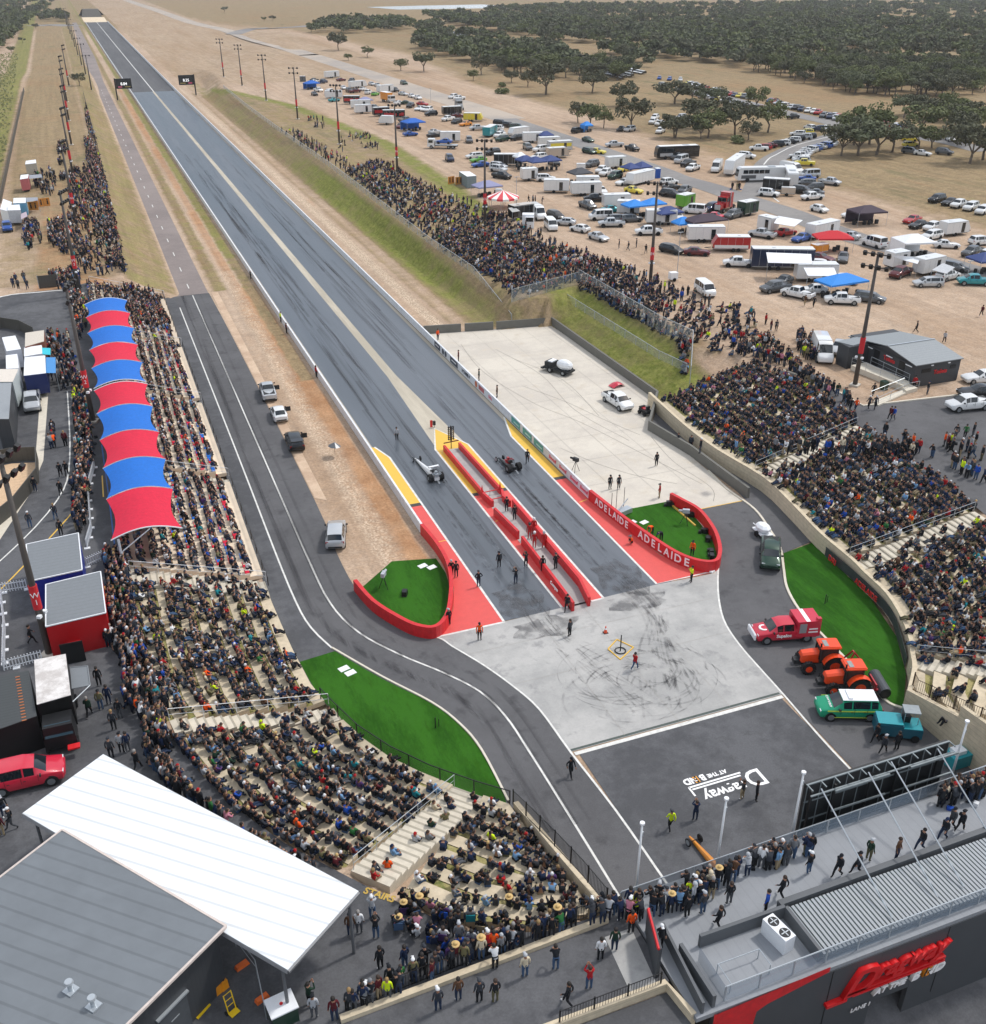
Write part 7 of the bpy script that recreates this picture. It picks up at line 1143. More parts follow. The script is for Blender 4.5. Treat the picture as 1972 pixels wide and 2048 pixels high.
for i in range(n):
 a0,a1=2*math.pi*i/n,2*math.pi*(i+1)/n; b.add([(0,0,3.6),(3.4*math.cos(a0),3.4*math.sin(a0),2.3),(3.4*math.cos(a1),3.4*math.sin(a1),2.3),(3.4*math.cos(a0),3.4*math.sin(a0),1.9),(3.4*math.cos(a1),3.4*math.sin(a1),1.9)],[(0,1,2),(1,3,4,2)],i%2)
b.build('roof_fabric',[mat('tent_red','d2434d',.7),mat('tent_white','eeeae6',.7)],o); b=MB(); [b.cyl((3.2*math.cos(a),3.2*math.sin(a),0),(3.2*math.cos(a),3.2*math.sin(a),2.3),.05) for a in [k*math.pi/3 for k in range(6)]]; b.cyl((0,0,0),(0,0,3.6),.06); b.build('poles',STEELG,o)
boxy('food_trailer',5,2.3,2.9,'k',GT('3',600,690),R(10),'black food trailer with an open awning near the right crowd','food trailer',roof='e'); awning('3',((450,565),(530,555),(590,600),(500,615)),2.6,2.2,mat('flap_white','a9aaa8',.6),'grey serving flap on the black food trailer')
o=empty('ticket_kiosk',GT('3',685,800),R(-25),label='white booth with a dark window beside the right crowd',cat='booth'); b=MB(); b.box((0,0,1.4),(2.3,1.8,2.7)); b.build('cabin',WPL,o); b=MB(); b.box((.3,-.92,1.8),(1.4,.04,.8)); b.build('window',CGL,o); b=MB(); b.box((.3,-1.2,2.35),(1.7,.7,.05)); b.build('hood',WPL,o)
# ---------------------------------------------------------------- toilet block on the right
o=empty('toilet_block',(0,0,0),label='dark toilet block with a grey folded roof, ramp and red Toilets lettering',cat='building'); A_=(87.0,101.2); rf_=[G('W',x,y,7.0) for x,y in ((235,575),(420,615),(600,590))]; rf2=[G('W',x,y,z) for x,y,z in ((775,632,7.7),(1095,852,6.9),(1625,766,6.9),(1272,556,7.7),(940,466,6.9))]
x0,x1,yb,yf,ym=90.3,97.7,99.4,90.5,95.8
b=MB(); b.prism([(x0+.2,yf+.2),(x1-.2,yf+.2),(x1-.2,yb-.2),(x0+.2,yb-.2)],ZC,6.9); b.prism([(87.2,99.0),(90.6,99.3),(90.6,101.2),(87.2,101.2)],ZC,6.9); b.prism([(90.5,yb-.3),(x1-.2,yb-.3),(x1-.2,103),(90.5,103)],ZC,6.9); b.add([(x0+.2,yf+.2,6.8),(x0+.2,yb-.2,6.8),(x0+.2,ym,7.6),(x1-.2,yf+.2,6.8),(x1-.2,yb-.2,6.8),(x1-.2,ym,7.6)],[(0,2,1),(3,4,5)]); wl=b.build('wall',DKGREY,o)
RT=mat('block_roof','868c8f',.5,.1,noise=.05,stripes=((0,1,0),.5,.12)); b=MB()
def slab(Pt,t=.1): n=len(Pt); b.add([*Pt]+[(p[0],p[1],p[2]-t) for p in Pt],[tuple(range(n)),tuple(range(2*n-1,n-1,-1))]+[((i+1)%n,i,n+i,n+(i+1)%n) for i in range(n)])
slab([(x0,yf,6.95),(x1,yf,6.95),(x1,ym,7.75),(x0,ym,7.75)]); slab([(x0,ym,7.76),(x1,ym,7.76),(x1,103.2,6.7),(x0,103.2,6.7)]); slab([(87,101.4,6.98),(87.9,99.3,6.98),(90.4,99.6,7.1),(90.4,101.6,7.1)]); b.build('roof',RT,o)
b=MB(); b.box((94,ym,7.8),(7.4,.2,.05)); b.build('roof_ridge',STEELG,o)
for y in (97.6,93.0): b=MB(); b.box((x0+.17,y,ZC+1.5),(.06,1.0,2.2)); b.build('doorway',BLACKM,wl)
b=MB(); [b.box((x,yf+.18,6.0),(.9,.06,.5)) for x in (92.0,96.4)]; b.box((92.7,yf+.18,6.0),(.5,.06,.5)); b.build('louvre',BLACKM,wl); b=MB(); [b.box((x0+.1,y,6.5),(.08,1.1,.1)) for y in (99,95.3,91.8)]; [b.box((x,yf+.12,6.6),(.35,.1,.12)) for x in (93,95.6)]; b.build('wall_light',WPL,wl)
wall_text(o,'wall_lettering','Toilets',(x0+.18,96.3),(x0+.18,94.2),ZC+2.1,.75,REDW,off=.05); wall_text(o,'wall_lettering','Toilets',(93.4,yf+.18),(95.6,yf+.18),ZC+1.6,.75,REDW,off=.03)
b=MB(); b.prism([(87.4,98.4),(89.9,98.6),(90.3,91),(88.6,90.2)],ZC,ZC+.7); b.prism([(88.6,90.2),(90.3,91),(90.3,89.5),(88.3,89.2)],ZC,ZC+.45); b.prism([(82.6,88.4),(88.6,90.2),(88.3,89.2),(82.6,87.3)],ZC,ZC+.2); b.build('ramp',KERB,o)
rail([(87.4,98.4,ZC+.7),(88.6,90.2,ZC+.7),(83,89.3,ZC+.1)],1,'steel ramp handrail on the outer side of the toilet block ramp'); rail([(89.9,97.8,ZC+.7),(90.1,91,ZC+.7)],1,'steel ramp handrail close to the toilet block wall'); rail([(82.6,87.6,ZC),(88.4,89.2,ZC+.4),(90.2,89.3,ZC+.4)],1,'steel handrail along the lower leg of the toilet ramp')
o=empty('wheelie_bin',G('W',720,1130,ZC),label='dark green wheelie bin below the toilet ramp',cat='bin'); b=MB(); b.box((0,0,.5),(.7,.7,1.0),taper=1.1); b.build('body',paint('G'),o); b=MB(); b.box((0,0,1.05),(.75,.75,.08)); b.build('lid',paint('G'),o)
YW=mat('bright_yellow','e8c21a',.5,noise=.03)
for c,x,y,l,nm in (('F',1250,1535,'orange jerry container pair by the building door','fuel_container'),('F',1285,1510,'second orange jerry container by the building door','fuel_container')): o=empty(nm,G(c,x,y,ZC),.5,label=l,cat='container'); b=MB(); b.box((0,0,.3),(.38,.28,.6),taper=.85); b.build('body',mat('jerry_orange','e0901a',.5),o); b=MB(); b.cyl((0,0,.6),(0,0,.68),.05); b.build('cap',BLACKM,o)
o=empty('caution_board',G('F',1155,1640,ZC),.7,label='yellow caution board lying flat near the trolley',cat='board'); b=MB(); b.box((0,0,.04),(.9,.35,.06)); b.build('board',YW,o); b=MB(); b.box((0,0,.075),(.5,.1,.01)); b.build('black_print',BLACKM,o)
o=empty('hand_trolley',G('F',1330,1650,ZC),.5,label='yellow hand trolley standing on the concourse at the bottom',cat='trolley'); b=MB(); [b.cyl((s*.22,0,.2),(s*.22,.2,1.3),.03) for s in (-1,1)]; [b.cyl((-.22,.05+z*.1,z),(.22,.05+z*.1,z),.02) for z in (.5,.9,1.3)]; b.box((0,-.15,.15),(.5,.35,.04)); b.build('frame',YW,o); b=MB(); [b.cyl((s*.26,.1,.12),(s*.32,.1,.12),.12) for s in (-1,1)]; b.build('wheels',TYRE,o)
o=empty('stall_counter',G('F',1620,1680,ZC),.15,label='white-topped cart with a red dot at the bottom edge',cat='cart'); b=MB(); b.box((0,0,.5),(1.3,1.1,1.0)); b.build('body',paint('G'),o); b=MB(); b.box((0,0,1.05),(1.4,1.2,.08)); b.build('top',WPL,o); b=MB(); b.cyl((0,0,1.09),(0,0,1.11),.09,n=12); b.build('red_dot',REDW,o)
for i,(x,y) in enumerate(((1385,1385),(1500,1575))): o=empty('orange_barrier_foot',G('F',x,y,ZC),.4,label=('upper','lower')[i]+' orange plastic foot on the temporary barrier line',cat='barrier foot'); b=MB(); b.box((0,0,.1),(.75,.32,.2),taper=.85); b.build('foot',mat('foot_orange','df6a2c',.6),o)
rail([(*G('F',1350,1270,ZC).xy,ZC),(*G('F',1470,1430,ZC).xy,ZC),(*G('F',1525,1690,ZC).xy,ZC)],1.1,'thin temporary barrier rail beside the grey building',cat='barrier')
def cone(p,lab): o=empty('traffic_cone',p,label=lab,cat='cone'); b=MB(); b.cyl((0,0,.03),(0,0,.7),.16,.03,n=10); b.build('cone',mat('cone_orange','e2502a',.5),o); b=MB(); b.cyl((0,0,.35),(0,0,.5),.105,.07,n=10,cap=False); b.build('band',WT,o); b=MB(); b.box((0,0,.02),(.4,.4,.04)); b.build('base',BLACKM,o)
cone(G('A',1575,1045),'orange traffic cone with a white band standing on the worn pad')
o=empty('coolant_stand',G('A',1660,1150),label='grey stand with a coiled ring hose on the yellow square of the pad',cat='stand'); b=MB(); b.cyl((0,0,0),(0,0,1.6),.05); [b.cyl((.45*math.cos(a),.45*math.sin(a),.06),(.45*math.cos(a+.5),.45*math.sin(a+.5),.06),.05,n=5) for a in [k*.5 for k in range(13)]]; b.build('hose_ring',BLACKM,o)
q=[G('A',x,y) for x,y in ((1640,1085),(1735,1130),(1660,1200),(1590,1140))]; b=MB(); [b.cyl((q[i].x,q[i].y,.03),(q[(i+1)%4].x,q[(i+1)%4].y,.03),.06,n=4) for i in range(4)]; b.build('yellow_square_marking',YEL,kind='structure')
def tripodcam(p,ang,lab,wrap=True):
 o=empty('broadcast_camera',p,ang,label=lab,cat='camera',group='tripod cameras round the start'); b=MB(); [b.cyl((.5*math.cos(a),.5*math.sin(a),0),(0,0,1.3),.03,n=5) for a in (0,2.1,4.2)]; b.build('tripod',BLACKM,o); b=MB(); b.box((0,0,1.5),(.7,.32,.4)); b.cyl((.35,0,1.5),(.75,0,1.5),.12); b.build('camera_body',mat('rain_cover','a9adb5',.6,noise=.2,scale=8) if wrap else BLACKM,o)
tripodcam(G('A',310,790),1,'camera in a silver rain cover on the left camera lawn'); tripodcam(G('K',1500,1150),2.6,'camera in a silver rain cover on the right camera lawn'); tripodcam(G('K',560,700),2,'black camera on a tripod behind the white wall',False)
for c,x,y,l in (('K',960,1070,'camera crane base with weights beside the right camera lawn'),): 
 o=empty('camera_crane',G(c,x,y),.3,label=l,cat='camera crane'); b=MB(); b.box((0,0,.35),(2.2,.8,.5)); b.cyl((-.8,0,.5),(.9,.2,1.5),.06); b.build('base',STEELG,o); b=MB(); [b.cyl((x_,y_,0),(x_,y_,2.6),.03,n=5) for x_,y_ in ((-1,.6),(0,.9),(.9,.7))]; b.build('aerial_poles',BLACKM,o)
for i,(x,y) in enumerate(((1365,990),(1430,980),(1510,1035),(1550,1085),(1665,1225),(1700,1295),(1725,1405),(1730,1445),(430,0))):
 p=G('K',x,y) if i<8 else G('A',428,830); o=empty('equipment_case',p,rnd.random()*3,label=(f'black equipment case on the right camera lawn, {ORD[i]} going round the red wall' if i<8 else 'black equipment case on the left camera lawn'),cat='case'); b=MB(); b.box((0,0,.25),(.7,.45,.5),taper=.9); b.box((.4,.2,.15),(.3,.3,.3)); b.build('case',BLACKM,o)
b=MB(); p0,p1=G('K',1390,990,.05),G('K',1590,1165,.05); b.cyl(p0,p1,.12,n=4); b.build('timber_plank',mat('plank_yellow','c9a64a',.7),label='long yellowish plank lying on the right camera lawn',cat='plank')
o=empty('plate_bumper',G('A',345,705).lerp(G('A',700,675),.5)*0+G('N',325,690,.1),.5,label='small white marker slab at the tip of the right red wall',cat='marker'); b=MB(); b.box((0,0,0),(.8,.3,.15)); b.build('slab',WPL,o)
for c,x,y,l in (('N',965,880,'thin black sapling stake on the right lawn'),('A',603,1590,'thin black sprinkler post on the left lawn')): o=empty('lawn_post',G(c,x,y),label=l,cat='post'); b=MB(); b.cyl((0,0,0),(0,0,1),.04); b.cyl((.3,.1,0),(.3,.1,.7),.03); b.build('post',BLACKM,o)
o=empty('marshal_umbrella',G('A',-10,60),label='grey umbrella laid beside the marshal on the pebble drain',cat='umbrella'); b=MB(); b.cyl((1,.8,1.3),(1.05,.8,1.75),.75,.05,n=8); b.build('canopy',paint('g'),o); b=MB(); b.cyl((1,.8,.3),(1,.8,1.7),.02); b.build('shaft',BLACKM,o)
# ---------------------------------------------------------------- trees
LEAFS=[mat('gum_foliage','62674f',.85,noise=.25,scale=.6,spec=.15),mat('olive_foliage','5d5e4b',.85,noise=.25,scale=.6,spec=.15),mat('bright_foliage','676d4a',.85,noise=.2,scale=.6,spec=.15)]
BARK=mat('gum_bark','6b6054',.9,noise=.2,scale=2)
def crown_arrays(seed,nleaf,ls,rx=4.3,rz=2.6,zc=3.9,clumps=15):
 r=np.random.RandomState(seed); C=[]
 for i in range(clumps):
  a=r.uniform(0,6.283); q=r.uniform(.25,1)**.6; C.append((rx*.72*q*math.cos(a),rx*.72*q*math.sin(a),zc+r.uniform(-.5,.75)*rz*(1.1-q*.6),r.uniform(.6,1.45)))
 C=np.array(C); k=r.randint(0,clumps,nleaf); d=r.normal(size=(nleaf,3)); d/=np.linalg.norm(d,axis=1)[:,None]; rad=r.uniform(.45,1.08,nleaf)**.5
 P=C[k,:3]+d*rad[:,None]*C[k,3:4]*np.array([1.25,1.25,.72]); 
 n=d*.6+r.normal(size=(nleaf,3))*.6+np.array([0,0,.35]); n/=np.linalg.norm(n,axis=1)[:,None]; t=np.cross(n,r.normal(size=(nleaf,3))); t/=np.linalg.norm(t,axis=1)[:,None]; b_=np.cross(n,t); s=ls*r.uniform(.6,1.3,nleaf)[:,None]
 V=np.stack([P-t*s-b_*s*.5,P+t*s-b_*s*.6,P+t*s*.7+b_*s*.8,P-t*s*.8+b_*s*.6],1); return V.reshape(-1,3),C
def tree_mesh(seed,nleaf,ls,small=False,**k):
 V,C=crown_arrays(seed,nleaf,ls,**k); me=bpy.data.meshes.new('crown'); q=np.arange(len(V)).reshape(-1,4); fastmesh(me,V,q); me.materials.append(LEAFS[seed%3])
 b=MB(); r=random.Random(seed); b.cyl((0,0,-.2),(.15,.1,1.6),.22,.15,n=6)
 for i in range(5 if not small else 3):
  c=C[r.randrange(len(C))]; m=(c[0]*.4,c[1]*.4,lerp(1.6,c[2],.5)); b.cyl((.15,.1,1.4),m,.12,.08,n=5); b.cyl(m,(c[0],c[1],c[2]),.08,.03,n=4)
 return me,b.mesh('trunk',[BARK])
TV=[tree_mesh(s,1500,.21) for s in range(1,6)]; BV=[tree_mesh(s,420,.26,True,rx=1.6,rz=1.1,zc=1.0,clumps=5) for s in (11,12)]
TREES=0
def tree(p,s,lab,grp,kind=None,name='gum_tree',cat='tree'):
 global TREES; TREES+=1
 c,t=rnd.choice(TV) if kind is None else BV[kind]; o=empty(name,p,rnd.uniform(0,6.28),label=lab,cat=cat,group=grp); o.scale=(s*rnd.uniform(.9,1.15),s*rnd.uniform(.9,1.15),s*rnd.uniform(.85,1.1))
 child('crown',c,o); child('trunk',t,o); return o
HT=[('4',330,150,1.15,'left gum of the pair beside the blue tent'),('4',470,190,1.2,'right gum of the pair beside the blue tent'),('4',630,215,1.0,'small gum with a bare trunk right of the blue tent'),('4',960,230,1.7,'broad gum shading two parked cars'),('4',1465,330,1.25,'round-topped gum with a clear trunk beside the white ute'),('4',1860,330,1.5,'gum at the corner of the shade trees above the dark bus'),
('9',240,640,1.2,'neat gum on the open ground left of the shade trees'),('9',480,560,1.9,'big dense gum, left end of the shade trees'),('9',480,650,1.0,'thin low gum in front of the big dense one'),('9',800,620,2.0,'tall gum in the middle of the shade trees'),('9',1110,590,1.7,'gum at the right end of the shade trees'),('9',930,660,1.0,'low spreading gum below the shade trees'),('9',640,330,1.2,'slender gum by the cross road'),('9',230,320,1.9,'wide gum near the head of the cross road'),('9',400,290,1.3,'gum between parked cars on the cross road'),('9',520,330,1.1,'thin gum beside the cross road cars'),('9',1000,370,1.35,'round gum standing among the cars of the cross road'),
('0',240,690,1.6,'leftmost gum of the dark clump at the fork'),('0',430,690,1.9,'second gum of the dark clump at the fork'),('0',640,680,2.0,'middle gum of the dark clump at the fork'),('0',820,650,1.7,'fourth gum of the dark clump at the fork'),('0',560,560,1.9,'back gum of the dark clump at the fork'),('0',380,570,1.6,'back left gum of the dark clump at the fork'),('0',1120,600,1.3,'gum over the cars right of the fork'),('0',1270,600,1.2,'gum beside the cars right of the fork'),('0',1130,440,1.7,'rounded gum on the far side of the cross road'),('0',1700,780,1.9,'dark gum at the right frame edge, lower'),('0',1850,740,1.8,'dark gum cut by the right frame edge'),('0',1560,560,1.6,'gum half covering the cross road at the right'),('0',950,260,1.4,'leaning gum in the clearing beyond the cross road'),('0',1120,215,1.0,'bare-limbed gum in the clearing beyond the cross road'),('0',1420,410,1.5,'ragged gum beyond the cross road'),('0',1600,480,1.5,'grey-green gum beyond the cross road at the right'),
('V',290,250,1.9,'large lone gum at the left end of the woodland'),('V',600,350,1.0,'small lone gum on the open field'),('V',340,300,.7,'low bush-like gum on the open field'),('V',155,160,.8,'small gum beside the far road'),('V',435,285,1.2,'gum in front of the woodland edge left'),('V',715,355,1.6,'wide dark gum at the woodland edge'),('V',1000,370,1.5,'gum on the woodland edge above the road'),('V',960,400,.8,'low gum standing forward of the woodland edge'),('V',1150,410,1.1,'gum with a pale trunk at the woodland edge'),('V',1320,470,2.3,'very broad dark gum standing forward of the woodland'),('V',1550,460,1.7,'gum right of the very broad one'),('V',1230,430,1.0,'small gum left of the very broad one'),('V',1700,530,1.6,'gum nearest the pits on the far side of the road'),
('U',1285,70,1.1,'single gum on the dry plain near the top left'),('U',1510,120,.8,'left of two small gums on the dry plain'),('U',1560,118,1.0,'right of two small gums on the dry plain'),('U',1780,185,1.2,'gum by the far branch road'),('U',205,165,.8,'little gum at the edge of the left plantation'),('U',130,245,.7,'bush between the left plantation and the dirt'),('U',65,300,.7,'lower bush at the left frame edge'),('U',455,490,.9,'small dark gum beside the parked white bus on the left bank')]
for c,x,y,s,l in HT: p=GT(c,x,y); tree(p,s*.92,l,'gum trees beyond the access road')
for c,x,y,s,l in (('9',835,690,1.3,'bright green bush below the shade trees'),('V',1100,465,1.4,'round green bush on the dry field'),('V',1105,430,.9,'small bush behind the round green one')): tree(GT(c,x,y),s,l,'bushes in the dry field',kind=rnd.randrange(2),name='bush',cat='bush')
ZONES=[('the middle woodland',[(830,105),(850,40),(1000,35),(1200,60),(1320,128),(1300,140),(1290,165),(1180,175),(1050,165),(900,125)],1.0),('the woodland behind the cross road',[(1320,128),(1200,60),(1972,60),(1972,292),(1880,270),(1790,235),(1700,205),(1560,165),(1450,140)],1.0),('the outlying trees at the left of the woodland',[(630,72),(740,75),(860,60),(840,40),(720,40),(640,55)],.7),('the deep woodland',[(850,40),(850,28),(1100,12),(1972,4),(1972,60),(1200,60),(1000,35)],.8)]
def inpoly(x,y,P):
 c=False
 for i in range(len(P)):
  (ax,ay),(bx_,by_)=P[i],P[(i+1)%len(P)]
  if (ay>y)!=(by_>y) and x<(bx_-ax)*(y-ay)/(by_-ay)+ax: c=not c
 return c
cand=[]; rt=random.Random(21)
def clear(x,y):
 if abs(y-(.36*(x-1150)+80))<0: return False
 for (x0,y0,x1,y1,w) in ((830,48,950,76,10),(960,74,1080,94,8),(1130,108,1300,158,13),(1319,155,1450,190,12),(1450,190,1700,238,9)):
  t=max(0,min(1,((x-x0)*(x1-x0)+(y-y0)*(y1-y0))/((x1-x0)**2+(y1-y0)**2)))
  if math.hypot(x-x0-t*(x1-x0),y-y0-t*(y1-y0))<w: return False
 return True
for zi,(zn,P,den) in enumerate(ZONES):
 W3=[G('S',x,y,2) for x,y in P]; xs_=[p.x for p in W3]; ys_=[p.y for p in W3]; area=(max(xs_)-min(xs_))*(max(ys_)-min(ys_)); n=int(area/(66 if zi<3 else 130)*den)
 PW=[(p.x,p.y) for p in W3]
 for i in range(n):
  x,y=rt.uniform(min(xs_),max(xs_)),rt.uniform(min(ys_),max(ys_))
  if not inpoly(x,y,PW): continue
  q=PRJ((x,y,2)); 
  if q[0]>2050 or q[2]>3200: continue
  cl=math.sin(x*.021+1.7)*math.sin(y*.017)+.55*math.sin(x*.057+y*.041); 
  if cl<-.62 or not clear(q[0],q[1]): continue
  cand.append((q[2],x,y,zi,q[0]))
for i in range(520):   # plantation top left
 q=G('S',rt.uniform(-60,115),rt.uniform(2,100),2)
 s_=PRJ(q)
 if s_[0]<115-1.22*s_[1]+ -2 and s_[1]<100: cand.append((s_[2],q.x,q.y,4,s_[0]))
for i in range(30): q=G('S',rt.uniform(80,132),rt.uniform(30,42),1); cand.append((PRJ(q)[2],q.x,q.y,4,PRJ(q)[0]))
cand.sort(); near=cand[:245]; rest=cand[245:]
ZN=[z[0] for z in ZONES]+['the dark plantation at the top left']
for zi in range(5):
 L_=sorted([c for c in near if c[3]==zi],key=lambda c:c[4])
 for i,c in enumerate(L_): tree(Vector((c[1],c[2],zat(c[1],c[2]))),rt.uniform(.9,1.5),f'olive gum tree, {ordn(i+1)} from left in {ZN[zi]}','gum trees of the woodland')
print('trees',TREES,'rest',len(rest))
base=[crown_arrays(s,170,.6)[0] for s in range(31,37)]; VV=[];MI=[]
rs=np.random.RandomState(9)
for c in rest:
 v=base[rs.randint(6)]; a=rs.uniform(0,6.28); s=rs.uniform(.9,1.5); ca_,sa_=math.cos(a)*s,math.sin(a)*s
 VV.append(np.stack([v[:,0]*ca_-v[:,1]*sa_+c[1],v[:,0]*sa_+v[:,1]*ca_+c[2],v[:,2]*s*.95],1)+np.array([0,0,zat(c[1],c[2]) if c[0]<900 else 0])); MI.append(np.full(len(v)//4,rs.randint(3)))
V=np.concatenate(VV); me=bpy.data.meshes.new('distant_woodland'); fastmesh(me,V,np.arange(len(V)).reshape(-1,4),np.concatenate(MI)); [me.materials.append(m) for m in LEAFS]; o=bpy.data.objects.new('distant_woodland',me); COL.objects.link(o); tag(o,kind='stuff')
b=MB()
for i in range(1500):
 y=rt.uniform(190,700); x=rt.uniform(-29,-19.5)-max(0,(y-350)*.012); z=4; h=rt.uniform(.2,.7); a=rt.uniform(0,3.14); dx,dy=math.cos(a)*.4,math.sin(a)*.4; b.add([(x-dx,y-dy,z-.1),(x+dx,y+dy,z-.1),(x+dx*.6,y+dy*.6,z+h),(x-dx*.7,y-dy*.7,z+h*.8)],[(0,1,2,3)])
b.build('verge_weeds',mat('weed_green','8f9066',.9,noise=.25,scale=.5),kind='stuff')
# ---------------------------------------------------------------- people
def base_pose():
 return dict(pel=(0,0,.95,.15),wai=(0,0,1.10,.125),che=(0,0,1.32,.15),nek=(0,0,1.50,.055),hd=(0,.02,1.60,.095),ht=(0,.015,1.68,.085),nose=(0,.115,1.60,.018),
  shL=(.19,0,1.42,.062),elL=(.25,-.03,1.14,.046),wrL=(.26,.06,.90,.034),haL=(.26,.09,.81,.038),shR=(-.19,0,1.42,.062),elR=(-.25,-.03,1.14,.046),wrR=(-.26,.06,.90,.034),haR=(-.26,.09,.81,.038),
  hiL=(.1,0,.88,.1),knL=(.115,.02,.49,.066),anL=(.115,-.02,.10,.046),toL=(.13,.13,.05,.042),hiR=(-.1,0,.88,.1),knR=(-.115,.02,.49,.066),anR=(-.115,-.02,.10,.046),toR=(-.13,.13,.05,.042))
def P_(**k):
 p=base_pose()
 for a,v in k.items():
  r=p[a][3]; p[a]=(*v,r) if len(v)==3 else v
 return p
def up(p,dy,dz,keys=('pel','wai','che','nek','hd','ht','nose','shL','shR','elL','elR','wrL','wrR','haL','haR')):
 for k in keys: x,y,z,r=p[k]; p[k]=(x,y+dy,z+dz,r)
 return p
POSES={}
POSES['standing']=P_()
POSES['standing with hands on hips']=P_(elL=(.36,-.08,1.18),wrL=(.2,.06,1.0),haL=(.15,.1,.98),elR=(-.36,-.08,1.18),wrR=(-.2,.06,1.0),haR=(-.15,.1,.98))
POSES['filming with raised hands']=P_(elL=(.24,.2,1.26),wrL=(.08,.3,1.48),haL=(.05,.32,1.56),elR=(-.24,.2,1.26),wrR=(-.08,.3,1.48),haR=(-.05,.32,1.56))
POSES['leaning on a rail']=P_(che=(0,.12,1.28),nek=(0,.18,1.44),hd=(0,.23,1.53),ht=(0,.24,1.61),nose=(0,.33,1.52),shL=(.19,.14,1.36),shR=(-.19,.14,1.36),elL=(.25,.3,1.12),elR=(-.25,.3,1.12),wrL=(.12,.45,1.08),haL=(.06,.5,1.08),wrR=(-.12,.45,1.08),haR=(-.06,.5,1.08),wai=(0,.04,1.08))
POSES['walking']=P_(knL=(.11,.2,.53),anL=(.11,.3,.12),toL=(.12,.45,.08),knR=(-.11,.02,.5),anR=(-.11,-.3,.16),toR=(-.12,-.2,.05),elL=(.25,-.14,1.15),wrL=(.24,-.14,.93),haL=(.23,-.1,.85),elR=(-.25,.06,1.14),wrR=(-.23,.24,.98),haR=(-.22,.3,.92))
def sitp(knee=(.12,.42,.14),ank=(.12,.45,-.30),toe=(.13,.6,-.35),lean=0.0,arm=None,z=0.0):
 p=base_pose(); up(p,0,-.83+z,('pel','wai','che','nek','hd','ht','nose','shL','shR')); 
 for k,f in (('che',.5),('nek',1),('hd',1.15),('ht',1.2),('nose',1.2),('shL',.8),('shR',.8),('wai',.2)): x,y,zz,r=p[k]; p[k]=(x,y+lean*f,zz-abs(lean)*.25*f,r)
 for s,S in ((1,'L'),(-1,'R')):
  p['hi'+S]=(s*.1,.04,.1+z,.1); p['kn'+S]=(s*knee[0],knee[1],knee[2]+z,.068); p['an'+S]=(s*ank[0],ank[1],ank[2]+z,.046); p['to'+S]=(s*toe[0],toe[1],toe[2]+z,.042)
  a=arm or ((.25,.1+lean*.5,.36),(.16,.32,.24),(.1,.38,.22)); 
  for key,v in zip(('el','wr','ha'),a): p[key+S]=(s*v[0],v[1],v[2]+z,p[key+S][3])
 return p
POSES['sitting']=sitp(); POSES['sitting hunched forward']=sitp(lean=.22,arm=((.22,.34,.34),(.1,.42,.24),(.04,.46,.22))); POSES['sitting with legs stretched out']=sitp(knee=(.12,.45,.12),ank=(.13,.78,-.1),toe=(.14,.84,.03),arm=((.26,-.06,.36),(.26,.12,.22),(.2,.2,.2)),lean=-.08)
POSES['sitting with raised hands']=sitp(arm=((.24,.22,.42),(.1,.3,.6),(.05,.32,.68)))
POSES['lounging on the grass']=sitp(knee=(.12,.34,.38),ank=(.13,.55,.06),toe=(.14,.68,.04),lean=-.1,arm=((.24,.1,.34),(.2,.3,.34),(.12,.34,.36)),z=.03)
POSES['crouching']=sitp(knee=(.16,.38,.42),ank=(.13,.12,.02),toe=(.14,.28,-.02),lean=.2,z=.15); 
POSES['bending over']=P_(wai=(0,.08,1.06),che=(0,.36,1.14),nek=(0,.52,1.14),hd=(0,.62,1.08),ht=(0,.69,1.05),nose=(0,.62,.98),shL=(.18,.44,1.14),shR=(-.18,.44,1.14),elL=(.22,.5,.86),elR=(-.22,.5,.86),wrL=(.18,.6,.62),wrR=(-.18,.6,.62),haL=(.17,.62,.54),haR=(-.17,.62,.54))
SIT=['sitting','sitting hunched forward','sitting','sitting hunched forward','sitting with legs stretched out','sitting']
EDG=[('pel','wai',1),('wai','che',1),('che','nek',0),('nek','hd',0),('hd','ht',0),('hd','nose',0)]
for S in 'LR': EDG+=[('che','sh'+S,1),('sh'+S,'el'+S,1),('el'+S,'wr'+S,1),('wr'+S,'ha'+S,0),('pel','hi'+S,2),('hi'+S,'kn'+S,2),('kn'+S,'an'+S,2),('an'+S,'to'+S,3)]
